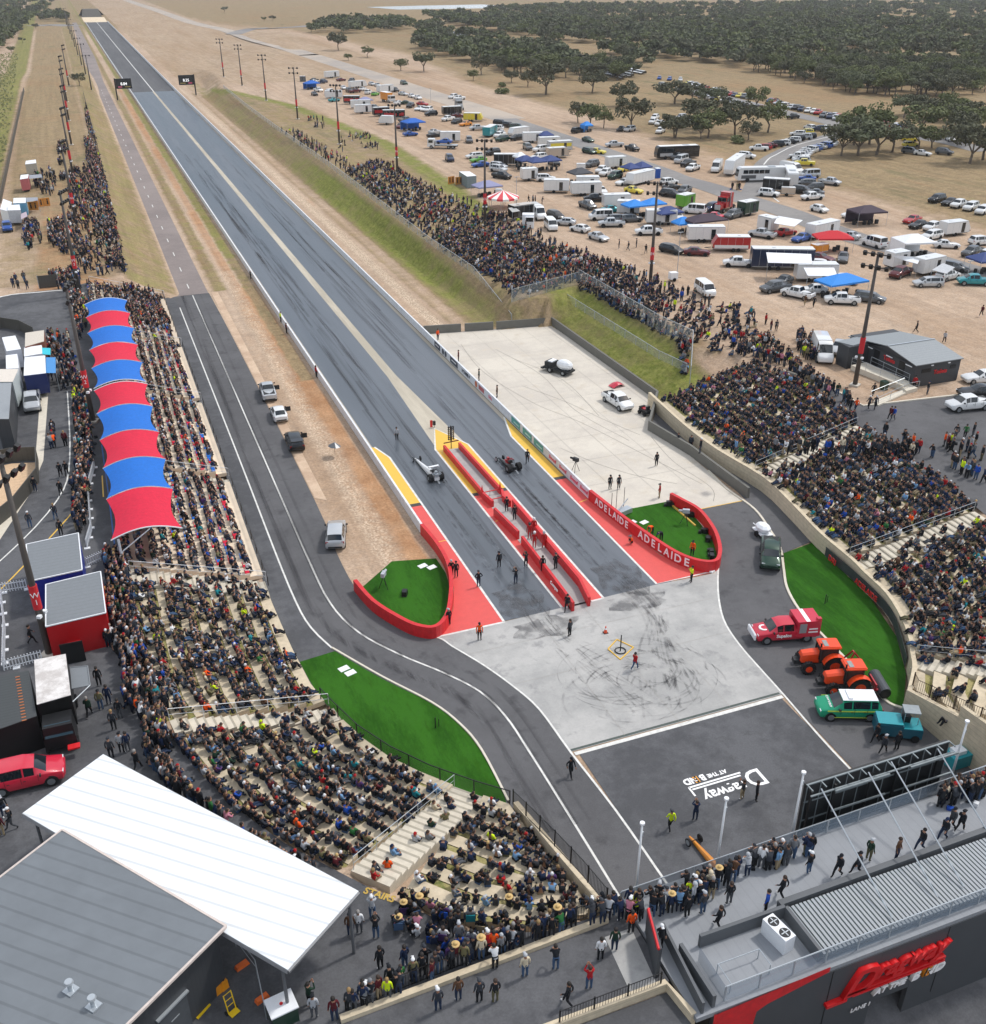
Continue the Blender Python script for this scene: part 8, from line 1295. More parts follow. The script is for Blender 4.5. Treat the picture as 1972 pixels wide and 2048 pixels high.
def body_mesh(name,P,hi):
 keys=list(P); V=[Vector(P[k][:3]) for k in keys]; Rr=[P[k][3] for k in keys]; E=[(keys.index(a),keys.index(b)) for a,b,_ in EDG]; Z=[z for *_,z in EDG]
 if hi:
  for S,s in (('L',1),('R',-1)):
   h=Vector(P['ha'+S][:3]); w=Vector(P['wr'+S][:3]); d=(h-w).normalized(); side=Vector((s,0,0)); side=(side-d*side.dot(d)).normalized(); ih=keys.index('ha'+S)
   for j,(o_,ln) in enumerate(((-.028,.07),(-.010,.085),(.010,.08),(.028,.062))):
    a=h+d*.03+side*o_; b_=a+d*ln*.6; c=b_+(d*.6+d.cross(side)*s*.5)*ln*.5; i0=len(V); V+=[a,b_,c]; Rr+=[.011,.009,.008]; E+=[(ih,i0),(i0,i0+1),(i0+1,i0+2)]; Z+=[0,0,0]
   a=w+d*.03-side*.035+d.cross(side)*.01; b_=a+d*.05-side*.02; i0=len(V); V+=[a,b_]; Rr+=[.012,.009]; E+=[(keys.index('wr'+S),i0),(i0,i0+1)]; Z+=[0,0]
 me=bpy.data.meshes.new(name); me.from_pydata([tuple(v) for v in V],E,[]); o=bpy.data.objects.new(name,me); COL.objects.link(o)
 md=o.modifiers.new('skin','SKIN'); md.use_smooth_shade=True; sv=me.skin_vertices[0].data
 for i,r in enumerate(Rr):
  k=1.0
  sv[i].radius=(r*1.12,r*1.12) if i!=0 else (r*1.05,r*.85); sv[i].use_root=(i==0)
 if keys and 'che' in keys: i=keys.index('che'); sv[i].radius=(.17,.12); i=keys.index('wai'); sv[i].radius=(.14,.11)
 if hi: ms=o.modifiers.new('sub','SUBSURF'); ms.levels=1; ms.render_levels=1
 bpy.context.view_layer.update(); out=bpy.data.meshes.new_from_object(o.evaluated_get(bpy.context.evaluated_depsgraph_get())); bpy.data.objects.remove(o)
 nv=len(out.vertices); co=np.zeros(nv*3); out.vertices.foreach_get('co',co); co=co.reshape(-1,3)
 mi=[]
 for f in out.polygons:
  c=co[list(f.vertices)].mean(0); best=(9e9,0)
  for (a,b_),z in zip(E,Z):
   A,B=np.array(V[a]),np.array(V[b_]); t=np.clip(np.dot(c-A,B-A)/max(1e-9,np.dot(B-A,B-A)),0,1); d=np.linalg.norm(c-A-t*(B-A))-(Rr[a]*(1-t)+Rr[b_]*t)*.9
   if d<best[0]: best=(d,z)
  mi.append(best[1])
 out.materials.clear()
 for i in range(4): out.materials.append(None)
 out.polygons.foreach_set('material_index',mi); out.polygons.foreach_set('use_smooth',[True]*len(mi)); out.name='person'; out.update(); return out
def head_extra(P,kind,hi=True):
 h=Vector(P['hd'][:3]); t=Vector(P['ht'][:3]); c=(h+t)/2+Vector((0,-.012,.02)); b=MB(); n,m=(12,6) if hi else (6,3)
 if kind in('hair','beanie','cap','hood'):
  rows=[]; R0={'hair':(.112,.122,.125),'beanie':(.115,.122,.135),'cap':(.116,.124,.12),'hood':(.135,.14,.16)}[kind]
  for j in range(m+1):
   ph=(math.pi*.5 if kind!='hair' else math.pi*.62)*j/m; rows.append([c+Vector((R0[0]*math.sin(ph)*math.cos(a),R0[1]*math.sin(ph)*math.sin(a)-(.03 if kind in('hair','hood') else 0)*j/m,R0[2]*math.cos(ph))) for a in [2*math.pi*i/n for i in range(n)]])
  b.grid([list(reversed(r)) for r in rows],0,True)
  if kind=='cap': b.box(c+Vector((0,.16,.0)),(.15,.13,.02))
  if kind=='hood': b.ell(Vector(P['nek'][:3])+Vector((0,-.06,.02)),(.15,.12,.09),8,4)
 if kind=='hat': b.cyl(c+Vector((0,0,.02)),c+Vector((0,0,.035)),.24,.23,n=16); b.cyl(c+Vector((0,0,.03)),c+Vector((0,0,.15)),.115,.09,n=10)
 if kind=='helmet': b.ell(c,(.14,.16,.15),10,6)
 return b
TOPC=[('black','212429'),('black','1d2026'),('charcoal','353940'),('navy','212e49'),('dark grey','3f4247'),('grey','75787c'),('pale grey','a9adb2'),('white','d8dadc'),('red','a31f24'),('maroon','541d24'),('royal blue','1f49a0'),('teal','1f7f88'),('green','2f6b3a'),('yellow high-visibility','c8e022'),('orange high-visibility','e8561a'),('khaki','6f6a4c'),('brown','5a4130'),('pink','b8788a'),('purple','4c3563'),('light blue','6d93b8'),('cream','c9bda4'),('dark green','22382c')]
LEGC=[('black','1e2024'),('dark denim','26334a'),('blue denim','3f5674'),('grey','4d5055'),('beige','9a8b70'),('navy','1a2031'),('khaki','5d5a43')]
SKC=['9c735b','86604a','aa8069']; HRC=[('dark','1d1713'),('brown','33241a'),('fair','8a7048'),('grey','8a8784')]
TM_=[mat('cloth_top_%02d'%i,c,.85,noise=.06,scale=14,spec=.2) for i,(n,c) in enumerate(TOPC)]; LM_=[mat('cloth_legs_%02d'%i,c,.85,noise=.06,scale=14,spec=.2) for i,(n,c) in enumerate(LEGC)]; SM_=[mat('skin_%d'%i,c,.6,noise=.03) for i,c in enumerate(SKC)]; HM_=[mat('hair_%d'%i,c,.7,noise=.1,scale=20) for i,(n,c) in enumerate(HRC)]; SHOE=mat('shoe_black','1b1b1d',.6); SHOEW=mat('shoe_white','c9c9c9',.6); STRAW=mat('straw_hat','c2a46c',.8,noise=.1,scale=10)
BH={k:body_mesh(k,v,True) for k,v in POSES.items()}; BL={k:body_mesh(k,v,False) for k,v in POSES.items()}
HW=['hair','cap','beanie','hat','hood','helmet']; HX={}
def hx(pose,kind):
 if (pose,kind) not in HX: m=head_extra(POSES[pose],kind).mesh(kind,[HM_[0]],True); HX[(pose,kind)]=m
 return HX[(pose,kind)]
def pick(w): 
 r=rnd.random()*sum(x for _,x in w)
 for v,x in w:
  r-=x
  if r<=0: return v
 return w[-1][0]
TW=[(0,24),(1,20),(2,15),(3,14),(4,8),(5,4.5),(6,3.2),(7,3),(8,2),(9,1.8),(10,2),(11,1),(12,.8),(13,1),(14,.8),(15,2),(16,1.5),(17,.8),(18,.9),(19,1.8),(20,1.2),(21,1.5)]
QUEUE=[]  # all spectators
def want(p,face,pose,where=None,top=None,leg=None,head=None,extra='',prio=0,grp=None,scale=None):
 QUEUE.append(dict(p=Vector(p),a=face,pose=pose,where=where,top=pick(TW) if top is None else top,leg=pick([(0,30),(1,22),(2,14),(3,10),(4,5),(5,8),(6,4)]) if leg is None else leg,head=head or pick([('hair',62),('cap',18),('beanie',6),('hat',2),('hood',8)]),hc=pick([(0,52),(1,34),(2,7),(3,7)]),sk=rnd.randrange(3),extra=extra,prio=prio,grp=grp,s=scale or rnd.uniform(.94,1.05)))
TI={n:i for i,(n,_) in reversed(list(enumerate(TOPC)))}; LI={n:i for i,(n,_) in enumerate(LEGC)}
def fa(dx,dy): return math.atan2(dy,dx)-math.pi/2
def crew(c,x,y,z,face,pose,where,top='black',leg='black',head='hair',extra='',s=1.0,grp='crew and officials on the start area'):
 p=G(c,x,y,z); want(p,fa(*face),pose,where,TI[top],LI[leg],head,extra,2,grp,s)
UPT=(0,1)
for a in (('A',382*0+680,1003,0,(-.3,1),'standing','beside the tip of the left red wall','black','black'),('A',695,720,0,(.2,1),'standing','against the left red wall, farther of a pair','black','black'),('A',722,728,0,(.2,1),'standing','against the left red wall, nearer of a pair','black','black'),('A',850,782,0,(0,1),'standing with hands on hips','on the left edge of the left lane','black','dark denim'),('A',967,672,0,(0,1),'standing','alone in the middle of the left lane','black','black'),('A',1120,672,0,(0,1),'filming with raised hands','at the right edge of the left lane','black','black'),('A',1062,765,0,(0,1),'filming with raised hands','in the left lane nearest the pad','black','dark denim'),('A',855,1085,0,(-.2,-1),'standing','in an orange vest at the end of the red paint','orange high-visibility','black'),('A',1355,920,0,(-.5,-.6),'walking','stepping off the end of the island','black','black'),('A',1370,1065,0,(-.4,.9),'standing','on the worn pad with a coiled hose','dark grey','black'),('A',1740,1258,0,(1,.4),'walking','in a red and yellow vest on the pad','red','blue denim'),
('A',1010,352,0,(.2,1),'standing','tall in black at the head of the lower island','black','black'),('A',1055,400,0,(0,1),'standing','behind the tall one on the lower island','black','black'),('A',1215,695,0,(.3,1),'standing','between the red walls, left of a pair','black','black'),('A',1290,680,0,(-.2,1),'standing with hands on hips','between the red walls, right of a pair','black','black'),
('B',383,1375,0,(.1,1),'standing','alone far ahead in the left lane','pale grey','black'),('B',1128,1505,0,(-.3,-.6),'walking','beside the right-lane dragster','black','black'),('A',1600,225,0,(0,-1),'standing','on the pale pad, left of a pair','black','black'),('A',1650,225,0,(0,-1),'standing','on the pale pad, right of a pair','charcoal','black'),('A',1887-5,275,0,(-.6,.2),'standing','in a red jacket on the pale pad','red','beige'),('A',1865,92,0,(0,1),'standing','beside the pebble drain with an umbrella','black','black'),('B',617,800,0,(.3,-.8),'standing','in orange behind the far white wall','orange high-visibility','navy'),('B',735,925,0,(-1,.2),'standing','in maroon behind the white wall','maroon','black'),('B',852,1035,0,(-1,.2),'standing','in dark green behind the white wall','dark green','black'),('B',955,1130,0,(-1,.2),'standing','in brown behind the white wall','brown','navy'),
('M',1435,455,0,(1,.2),'standing','in black behind the left wall, farthest of three','black','black'),('M',1607,700,0,(1,.2),'standing','in a yellow vest behind the left wall','yellow high-visibility','black'),('M',1640,765,0,(1,.2),'standing','in maroon behind the left wall','maroon','black'),('M',1810,1015,0,(1,.2),'standing','in red behind the left wall','red','black'),
('D',80,605,0,(.2,1),'walking','in a yellow and black top on the apron','yellow high-visibility','black'),('D',222,550,0,(.4,1),'filming with raised hands','in navy beside the painted lettering','navy','dark denim'),('D',490,430,0,(-.3,1),'filming with raised hands','in grey standing on the painted lettering','dark grey','beige'),('D',570,437,0,(.6,-.4),'standing','carrying a red bag beside the painted lettering','black','black'),('E',1375,300,0,(.1,-1),'walking','in black striding down the road','black','black'),
('Q',1195,1600,0,(-.9,-.2),'walking','with a green stripe beside the teal sweeper','black','black'),('Q',1285,1740,0,(.9,.3),'walking','in front of the teal sweeper','charcoal','black'),('Q',1460,1700,0,(.2,1),'standing','with a green shoulder flash beside the sweeper','black','black'),
('N',200,755,0,(-.9,.2),'filming with raised hands','in a lime vest at the right tip of the red paint','yellow high-visibility','black'),('K',1560,1425,0,(-.7,-.5),'standing','in an orange vest inside the right red wall','orange high-visibility','black'),('K',1215,1245,0,(-.8,-.4),'bending over','in an orange vest on the right camera lawn','orange high-visibility','black'),('K',1295,1295,0,(-.8,-.4),'bending over','in black and red on the right camera lawn','black','black'),('K',1050,1320,0,(-.9,.2),'crouching','in an orange vest against the ADELAIDE wall','orange high-visibility','black'),
('D',355,1168,ZC+.2,(-.4,1),'walking','alone in black at the left end of the deck','black','black'),('D',625,1075,ZC+.2,(-.5,.6),'standing','in royal blue beside the parapet','royal blue','black'),('D',715,995,ZC+.2,(-.3,.9),'walking','in black with fair hair, walking along the deck','black','black'),('D',1035,870,ZC+.2,(-.8,-.2),'walking','in black with a pink lanyard on the deck','black','black'),('D',1145,855,ZC+.2,(-.9,.1),'walking','in black beside the large hat on the deck','charcoal','black'),('D',1210,780,ZC+.2,(.9,.1),'standing','in a large green hat on the deck','dark green','khaki'),('D',1370,775,ZC+.2,(.3,-.8),'standing','in brown reading a paper on the deck','brown','dark denim'),('D',1505,722,ZC+.2,(-.9,-.1),'walking','in black striding left along the deck','black','dark denim'),('D',1635,660,ZC+.2,(-.9,-.2),'walking','third walker from the right on the deck','black','dark denim'),('D',1730,615,ZC+.2,(.9,.2),'walking','in black carrying something white on the deck','black','black'),('D',1680,600,ZC+.2,(-.9,-.1),'walking','behind the white-carrying walker','dark grey','black'),('D',870,855,ZC+.2,(-.2,1),'standing','in black and jeans standing clear of the rail','black','blue denim'),('D',175,1105,ZC+.2,(-.1,1),'standing','in black, left of a pair on the open deck','black','black'),('D',265,1085,ZC+.2,(-.1,1),'standing','in dark grey, right of a pair on the open deck','dark grey','blue denim'),('D',415,1030,ZC+.2,(.1,1),'standing','in black and pale jeans beside folded chairs','black','grey'),('D',20,1275,ZC+.2,(-.2,-1),'standing','at the ramp panel','black','black'),
('E',1480,1515,ZC,(.2,1),'filming with raised hands','in a red top carrying a blue bag','red','blue denim'),('E',1360,1608,ZC,(-.3,.3),'walking','in black eating while walking','black','black'),('E',1545,1350,ZC,(.2,1),'standing','in white below the pale crossing strip','white','black'),('E',1625,1295,ZC,(.4,1),'standing','in dark green beside the pale crossing strip','dark green','dark denim'),('E',1720,1195,ZC,(.1,1),'standing','in an orange vest at the deck glass','orange high-visibility','black'),('E',1745,1100,ZC,(.1,1),'leaning on a rail','in a yellow vest at the deck glass','yellow high-visibility','black'),('E',735,1580,ZC,(0,1),'standing','in brown with a straw hat at the black handrail','brown','dark denim'),('E',855,1590,ZC,(0,1),'standing','with a reflective band, right of the straw hat','charcoal','black'),('E',945,1590,ZC,(0,1),'standing','in patterned trousers, second right of the straw hat','black','khaki'),('E',620,1640,ZC,(0,1),'standing','in charcoal, left of the straw hat','charcoal','dark denim'),('E',1115,1445,ZC,(0,1),'standing','in a pale pink top and cap at the handrail','cream','blue denim'),('E',1290,1405,ZC,(.2,1),'leaning on a rail','in black with jeans at the handrail end','black','blue denim'),('E',945,1400,ZC,(0,1),'leaning on a rail','in a white hood at the handrail','white','black'),('E',265,1225,ZC,(.3,1),'filming with raised hands','alone in black and jeans beyond the canopy','black','blue denim'),('E',170,1195,ZC,(.3,1),'standing','in white beside the canopy post','white','grey'),('E',120,1210,ZC,(.3,1),'standing','in a brown plaid shirt under the canopy edge','brown','dark denim'),('E',245,1110,ZC,(.2,1),'filming with raised hands','in pale grey near the canopy corner','pale grey','blue denim'),('E',345,1510,ZC,(0,1),'standing','in black with a white cap behind the crowd','black','black'),('E',480,1470,ZC,(.2,1),'standing','in khaki green behind the crowd','khaki','dark denim'),('E',430,1395,ZC,(-.4,1),'standing','in navy looking left behind the crowd','navy','blue denim'),('E',545,1395,ZC,(0,1),'standing with hands on hips','in black with hands up behind the crowd','black','black'),('E',290,1400,ZC,(-.3,1),'standing','in black beside a folded chair behind the crowd','black','black'),
('F',1775,1610,ZC,(.8,.6),'filming with raised hands','in dark green with a long-lens camera','dark green','black'),('F',1800,1680,ZC,(.3,1),'standing','in pale grey at the bottom edge','pale grey','grey'),('F',640,195,ZC,(.2,1),'standing','in grey at the upper tip of the white canopy','dark grey','black'),('F',790,265,ZC,(.6,1),'walking','in black above the white canopy edge','black','black'),('F',700,165,ZC,(.3,.9),'standing','in pale grey with a child','pale grey','black'),('F',735,160,ZC,(-.5,.9),'standing','smaller, in navy, beside a pale grey hoodie','navy','grey'),('F',30,530,ZC,(.5,-.8),'standing','bald, in black, at the left edge','black','dark denim'),('F',75,600,ZC,(-.9,-.2),'walking','in black carrying a drink at the left edge','black','grey'),('F',15,640,ZC,(.3,.9),'standing','in maroon at the left edge','maroon','beige'),('F',850,195,ZC,(.2,1),'standing','in black and jeans behind the packed terrace','black','blue denim'),
('L',185,1108,ZC,(.8,.1),'walking','in black and a red cap inside the picket yard','black','black'),('L',175,445,ZC,(.1,1),'standing','alone on the left road in a hood','dark grey','blue denim'),('L',320,398,ZC,(.1,1),'walking','in charcoal and jeans on the left road','charcoal','blue denim'),('L',352,490,ZC,(.1,1),'standing','in a black beanie beside the yellow line','black','black'),('L',352,262,ZC,(.1,1),'walking','in black on the white curve of the left road','black','black'),('L',350,158,ZC,(.1,1),'walking','in black, left of a strolling pair','black','black'),('L',385,150,ZC,(.1,1),'walking','in black, right of a strolling pair','black','black'),('L',205,240,ZC,(.3,1),'standing','in black leaning at the sheet fence','black','dark denim'),('L',515,1525,ZC,(.2,1),'walking','in dark green with a white collar by the food truck','dark green','black'),('L',580,1485,ZC,(.2,1),'standing','in grey-green and jeans by the food truck','khaki','blue denim'),('L',690,1535,ZC,(.2,1),'standing','in black and grey trackpants by the food truck','black','grey'),('L',570,1350,ZC,(0,1),'standing','in black beside the serving flap','black','black'),('L',625,1455,ZC,(.2,1),'standing','in a blue hood by the food truck','navy','dark denim'),('L',655,1600,ZC,(.1,1),'standing','in dark brown below the food truck','charcoal','black'),
('W',825,1485,ZC,(-.8,-.3),'walking','in blue with a backpack on the right asphalt','royal blue','grey'),('W',790,1480,ZC,(-.8,-.3),'walking','in maroon beside the blue backpack','maroon','black'),('W',1215,1188,ZC,(.3,-.8),'standing','in black and grey trousers at the toilet block corner','black','grey'),('W',1065,1125,ZC,(-.6,-.4),'standing','in red against the toilet block','red','black'),('W',400,1385,ZC,(.2,.9),'walking','in orange at the kerb','orange high-visibility','dark denim'),('W',340,1385,ZC,(.2,.9),'walking','in black at the kerb','black','black'),('W',550,1360,ZC,(.2,.9),'walking','in black with a stroller at the kerb','charcoal','black'),('W',620,1355,ZC,(-.3,-.8),'walking','in grey shorts walking to the asphalt','dark grey','black'),('W',600,1210,ZC,(.4,.8),'walking','in black on the toilet path','black','black'),('W',60,1175,ZC,(.2,-.9),'walking','in grey beside the kerb line','grey','grey'),('W',1090,485,ZC,(-.7,.5),'walking','in black with a bag on the dirt lot','black','black'),('W',1405,605,ZC,(.8,.4),'walking','in a pale shirt on the dirt lot','pale grey','black'),('W',1830,300,ZC,(-.7,-.2),'walking','in maroon on the far dirt lot','maroon','black'),('W',1640,1690,ZC,(.5,.6),'walking','in bright green on the right asphalt','green','black'),('W',1535,1690,ZC,(.5,.6),'walking','in black on the right asphalt','black','black'),
('5',105,750,ZC,(-.6,.5),'standing','first of four strollers on the dirt lot','charcoal','grey'),('5',215,775,ZC,(-.6,.5),'walking','second of four strollers on the dirt lot','black','grey'),('5',310,740,ZC,(-.6,.5),'standing','third of four strollers on the dirt lot','black','grey'),('5',420,810,ZC,(.6,.5),'walking','fourth of four strollers on the dirt lot','black','grey'),('7',760,1075,ZC,(.3,.9),'walking','in brown on the dirt near the white ute','brown','beige'),('7',865,1090,ZC,(.3,.9),'walking','in black on the dirt near the white ute','black','black'),('O',625,1000,ZC,(.3,-.8),'standing','in red on the dirt above the crowd','red','black'),('O',655,1035,ZC,(.3,-.8),'standing','in maroon on the dirt above the crowd','maroon','grey'),('O',685,1038,ZC,(-.3,-.8),'standing','in charcoal on the dirt above the crowd','charcoal','black'),('O',705,1200,ZC,(-.6,-.8),'standing','in black on the path, left of a pair','black','black'),('O',750,1190,ZC,(-.6,-.8),'standing','in black on the path, right of a pair','black','black')):
 crew(*a[:3],a[3],a[4],a[5],a[6],a[7],a[8] if len(a)>8 else 'black',head=('cap' if rnd.random()<.4 else 'hair'))
for x,y in ((1140,510),(1165,480),(1168,560),(1222,560)): crew('A',x,y,0,(.2,1),'standing',('farthest of four in striped red overalls','second of four in striped red overalls','nearest left of four in striped red overalls','nearest right of four in striped red overalls')[((1140,510),(1165,480),(1168,560),(1222,560)).index((x,y))],'red','black','helmet',s=1.05)
QUEUE[-1]['leg']=QUEUE[-2]['leg']=QUEUE[-3]['leg']=QUEUE[-4]['leg']='red'
for (p,d,sec,row_,col_,fill,rise) in SEATS:
 q=PRJ(p)
 if q[0]<-30 or q[0]>2010 or q[1]>2070: continue
 f=abs(fill)
 if rnd.random()>f*(1 if fill>0 else .95): continue
 if sec.startswith('stairs '): want(p,fa(d.x,d.y)+rnd.gauss(0,.5),'sitting',('area','on the stair aisle'),grp='spectators seated on the terraces'); continue
 nm=sec.split('grass_terrace')[-1].split('seating_stand')[-1]
 jit=Vector((rnd.gauss(0,.06),rnd.gauss(0,.06),0))
 if 'seating_stand' in sec and row_<2 and rnd.random()<.25: continue
 if fill<0 and rnd.random()<.55: pose='lounging on the grass'
 elif fill<0: pose='sitting with legs stretched out'; p=p+Vector((0,0,.3))
 elif 'seating_stand' in sec: pose=rnd.choice(SIT[:2])
 else: pose=rnd.choice(SIT)
 if fill>0 and rnd.random()<.03: continue
 want(p+jit,fa(d.x,d.y)+rnd.gauss(0,.25),pose,('row',nm,row_,col_),grp='spectators seated on the terraces')
SEATN=0
for (p,d,sec,row_,col_,fill,rise) in SEATS:   # empty flip seats
 if 'seating_stand' in sec and SEATN<280:
  if not any(abs(Q['p'].x-p.x)<.3 and abs(Q['p'].y-p.y)<.4 for Q in QUEUE[-4200:] if isinstance(Q['where'],tuple) and Q['where'][1]==sec.split('seating_stand')[-1]):
   SEATN+=1
   def fs():
    b=MB(); b.box((0,0,.02),(.44,.42,.05)); b.box((0,-.2,.2),(.44,.05,.34)); return b.mesh('stadium_seat',[CRD])
   o=bpy.data.objects.new('stadium_seat',cache('seat',fs)); COL.objects.link(o); o.location=p+Vector((0,0,.02)); o.rotation_euler=(0,0,fa(d.x,d.y)); red=(row_+int(col_/3))%2; o.material_slots[0].link='OBJECT'; o.material_slots[0].material=CRD if red else CB
   tag(o,f'empty {"red" if red else "blue"} seat, {ordn(col_+1)} along the {ORD[row_]} row of the {["farthest","second","third","nearest"][[i for i,(a,b_) in enumerate(stand_ranges) if a-1<p.y<b_+1][0]] if any(a-1<p.y<b_+1 for a,b_ in stand_ranges) else "left"} canopy stand','seat','empty flip seats in the left stands')
def poly_crowd(P,n,face,sit,desc,z=None,mind=.55,clump=0,grp='standing spectators',poses=('standing','standing','standing','leaning on a rail','walking')):
 W3=[GT(*q) if z is None else G(*q,z) for q in P]; PW=[(p.x,p.y) for p in W3]; x0,x1=min(p[0] for p in PW),max(p[0] for p in PW); y0,y1=min(p[1] for p in PW),max(p[1] for p in PW); got=[]; tries=0; cell={}
 cl=[(rnd.uniform(x0,x1),rnd.uniform(y0,y1)) for _ in range(max(1,clump))]
 while len(got)<n and tries<n*40:
  tries+=1
  if clump: c=rnd.choice(cl); x,y=rnd.gauss(c[0],2.2),rnd.gauss(c[1],2.2)
  else: x,y=rnd.uniform(x0,x1),rnd.uniform(y0,y1)
  if not inpoly(x,y,PW): continue
  k=(int(x/mind),int(y/mind))
  if any((k[0]+i,k[1]+j) in cell for i in(0,) for j in (0,)): continue
  cell[k]=1; got.append((x,y)); zz=zat(x,y) if z is None else z; f=fa(*face)+rnd.gauss(0,.5)
  if rnd.random()<sit: want((x,y,zz+(.42 if rnd.random()<.6 else 0.03)),f,'sitting with legs stretched out' if rnd.random()<.6 else 'sitting',('area',desc),grp=grp); 
  else: want((x,y,zz),f,rnd.choice(poses),('area',desc),grp=grp)
poly_crowd([('V',330,860),('V',600,1080),('B',560,240),('B',860,410),('B',1060,560),('B',1400,470),('B',1560,540),('B',1887,700),('O',210,1110),('O',440,1180),('O',600,1060),('O',560,930),('O',330,880),('O',0,760),('B',1500,330),('B',1200,200),('B',900,60),('V',880,1000),('V',640,880),('V',480,800)],1300,(-1,.05),.66,'on the right-hand bank',mind=.8)
poly_crowd([('B',560,240),('B',860,410),('B',1060,560),('B',1400,470),('B',1887,700),('O',0,760),('B',1500,330),('B',1100,260),('B',800,150)],650,(-1,.05),.7,'on the right-hand bank',mind=.8)
poly_crowd([('V',0,670),('V',330,860),('V',600,1080),('V',640,1060),('V',360,820),('V',60,650)],110,(-1,.05),.1,'along the crest fence')
poly_crowd([('V',140,600),('V',300,760),('V',500,800),('V',640,880),('V',500,700),('V',240,560)],60,(-1,.1),.3,'far up the right-hand bank',clump=14)
poly_crowd([('B',1050,560),('B',1310,520),('B',1310,560),('B',1060,600)],26,(-1,0),.6,'behind the end fence'); poly_crowd([('B',1440,500),('B',1887,740),('O',200,1120),('O',170,1330),('O',120,1110),('B',1887,800),('B',1430,530)],150,(-1,.2),.6,'behind the tall right fence')
poly_crowd([('O',440,1190),('O',620,1080),('O',780,1230),('O',960,1350),('O',1120,1460),('O',1080,1470),('O',880,1350),('O',700,1240)],110,(-1,-.2),0,'standing behind the top of the right terraces')
poly_crowd([('O',800,1080),('O',890,1060),('O',920,1230),('O',800,1200)],34,(-.4,-.8),0,'queueing beside the white high-roof van'); poly_crowd([('O',1130,1560),('O',1400,1680),('N',330,0),('N',160,0),('N',100,-30)],20,(-1,0),0,'on the right asphalt')
poly_crowd([('O',1180,1600),('O',1480,1700),('N',200,20),('N',1560,40),('N',1720,90),('N',1887,170),('N',1887,230),('N',1540,20)],60,(-1,-.1),0,'standing behind the right terraces',z=ZC,mind=.7)
poly_crowd([('O',1620,1690),('O',1887,1600),('N',1887,110),('N',1720,80)],16,(-.5,.5),0,'chatting on the right asphalt',z=ZC,clump=4); poly_crowd([('B',900,90),('B',1040,90),('B',1040,130),('B',900,130)],18,(0,1),0,'in red shirts at the food trailer')
poly_crowd([('Y',1150,0),('Y',1250,250),('Y',1400,850),('Y',1530,1450),('Y',1600,1800),('Y',1100,1740),('Y',930,1500),('Y',860,900),('Y',880,400),('Y',1100,350),('Y',1060,0)],620,(1,.05),.3,'on the left bank',mind=.62)
poly_crowd([('Y',1160,0),('Y',1260,250),('Y',1410,850),('Y',1540,1450),('Y',1600,1800),('Y',1450,1700),('Y',1300,1000),('Y',1180,400),('Y',1120,0)],280,(1,.05),.2,'along the left crest fence',mind=.55)
poly_crowd([('U',485,560),('U',520,700),('U',560,850),('U',530,850),('U',490,700)],60,(1,.05),.1,'far up the left crest fence'); poly_crowd([('Y',610,1080),('Y',900,1000),('Y',900,1500),('Y',620,1330)],120,(.5,-.3),.1,'milling on the left bank')
poly_crowd([('Y',300,1060),('Y',480,1060),('Y',560,1340),('Y',320,1400)],60,(-.5,.5),0,'queueing at the left food trucks'); poly_crowd([('Y',430,420),('Y',690,400),('Y',720,560),('Y',640,720),('Y',430,660)],55,(-.7,.3),0,'queueing at the far left stalls'); poly_crowd([('Y',730,60),('Y',830,60),('Y',830,560),('Y',760,600)],46,(0,1),0,'strolling up the left bank',clump=9)
poly_crowd([('M',570,520),('M',900,560),('M',1000,780),('M',760,720),('M',720,600)],230,(1,0),.5,'packed above the first canopy',mind=.5)
poly_crowd([('Y',620,1750),('Y',1000,1650),('M',460,520),('M',480,640),('M',430,700),('M',380,560)],90,(.3,-.2),0,'around the left junction',z=ZC,clump=8)
poly_crowd([('M',430,560),('M',490,560),('M',510,700),('M',450,800)],60,(1,0),0,'behind the upper canopies',z=ZC,mind=.5); poly_crowd([('M',280,790),('M',400,800),('M',450,1000),('M',380,1100),('M',290,1030)],75,(-.7,0),0,'queueing at the left food stalls',z=ZC)
poly_crowd([('M',420,1060),('M',470,1050),('M',530,1330),('M',520,1600),('M',460,1715),('M',430,1350)],95,(1,0),0,'standing behind the canopies',z=ZC,mind=.5); poly_crowd([('L',430,20),('L',520,20),('L',520,240),('L',490,480),('L',430,480),('L',420,250)],70,(1,0),0,'standing behind the lower canopies',z=ZC,mind=.5)
poly_crowd([('M',300,1330),('M',390,1330),('M',380,1420),('M',270,1450)],7,(0,1),0,'strolling on the left road',z=ZC); poly_crowd([('M',70,460),('M',180,470),('M',160,520),('M',60,500)],5,(0,-1),0,'walking on the dirt beside the junction',z=ZC)
poly_crowd([('L',600,620),('L',720,640),('L',770,1040),('L',650,1060),('L',620,760)],85,(1,.1),.05,'between the kiosks and the left grass terrace',z=ZC,mind=.5); poly_crowd([('L',570,1080),('L',780,1060),('L',960,1500),('L',900,1620),('L',720,1480),('L',700,1200)],130,(1,.2),.1,'behind the left grass terrace',z=ZC,mind=.55)
poly_crowd([('F',830,60),('F',960,60),('F',960,250),('F',1130,470),('F',1400,690),('F',1850,900),('F',1700,880),('F',1300,610),('F',1000,420),('F',860,240)],170,(.9,.6),.35,'behind the curved grass terrace',z=ZC,mind=.5)
poly_crowd([('E',340,1160),('E',420,1120),('E',800,1230),('E',1100,1290),('E',900,1320),('E',560,1290)],76,(.2,1),.7,'in folding chairs behind the fan terrace',z=ZC,mind=.8); poly_crowd([('E',380,1040),('E',560,1080),('E',900,1160),('E',880,1190),('E',600,1140),('E',420,1090)],22,(.2,1),.85,'in the first line behind the fan terrace',z=ZC,mind=.8)
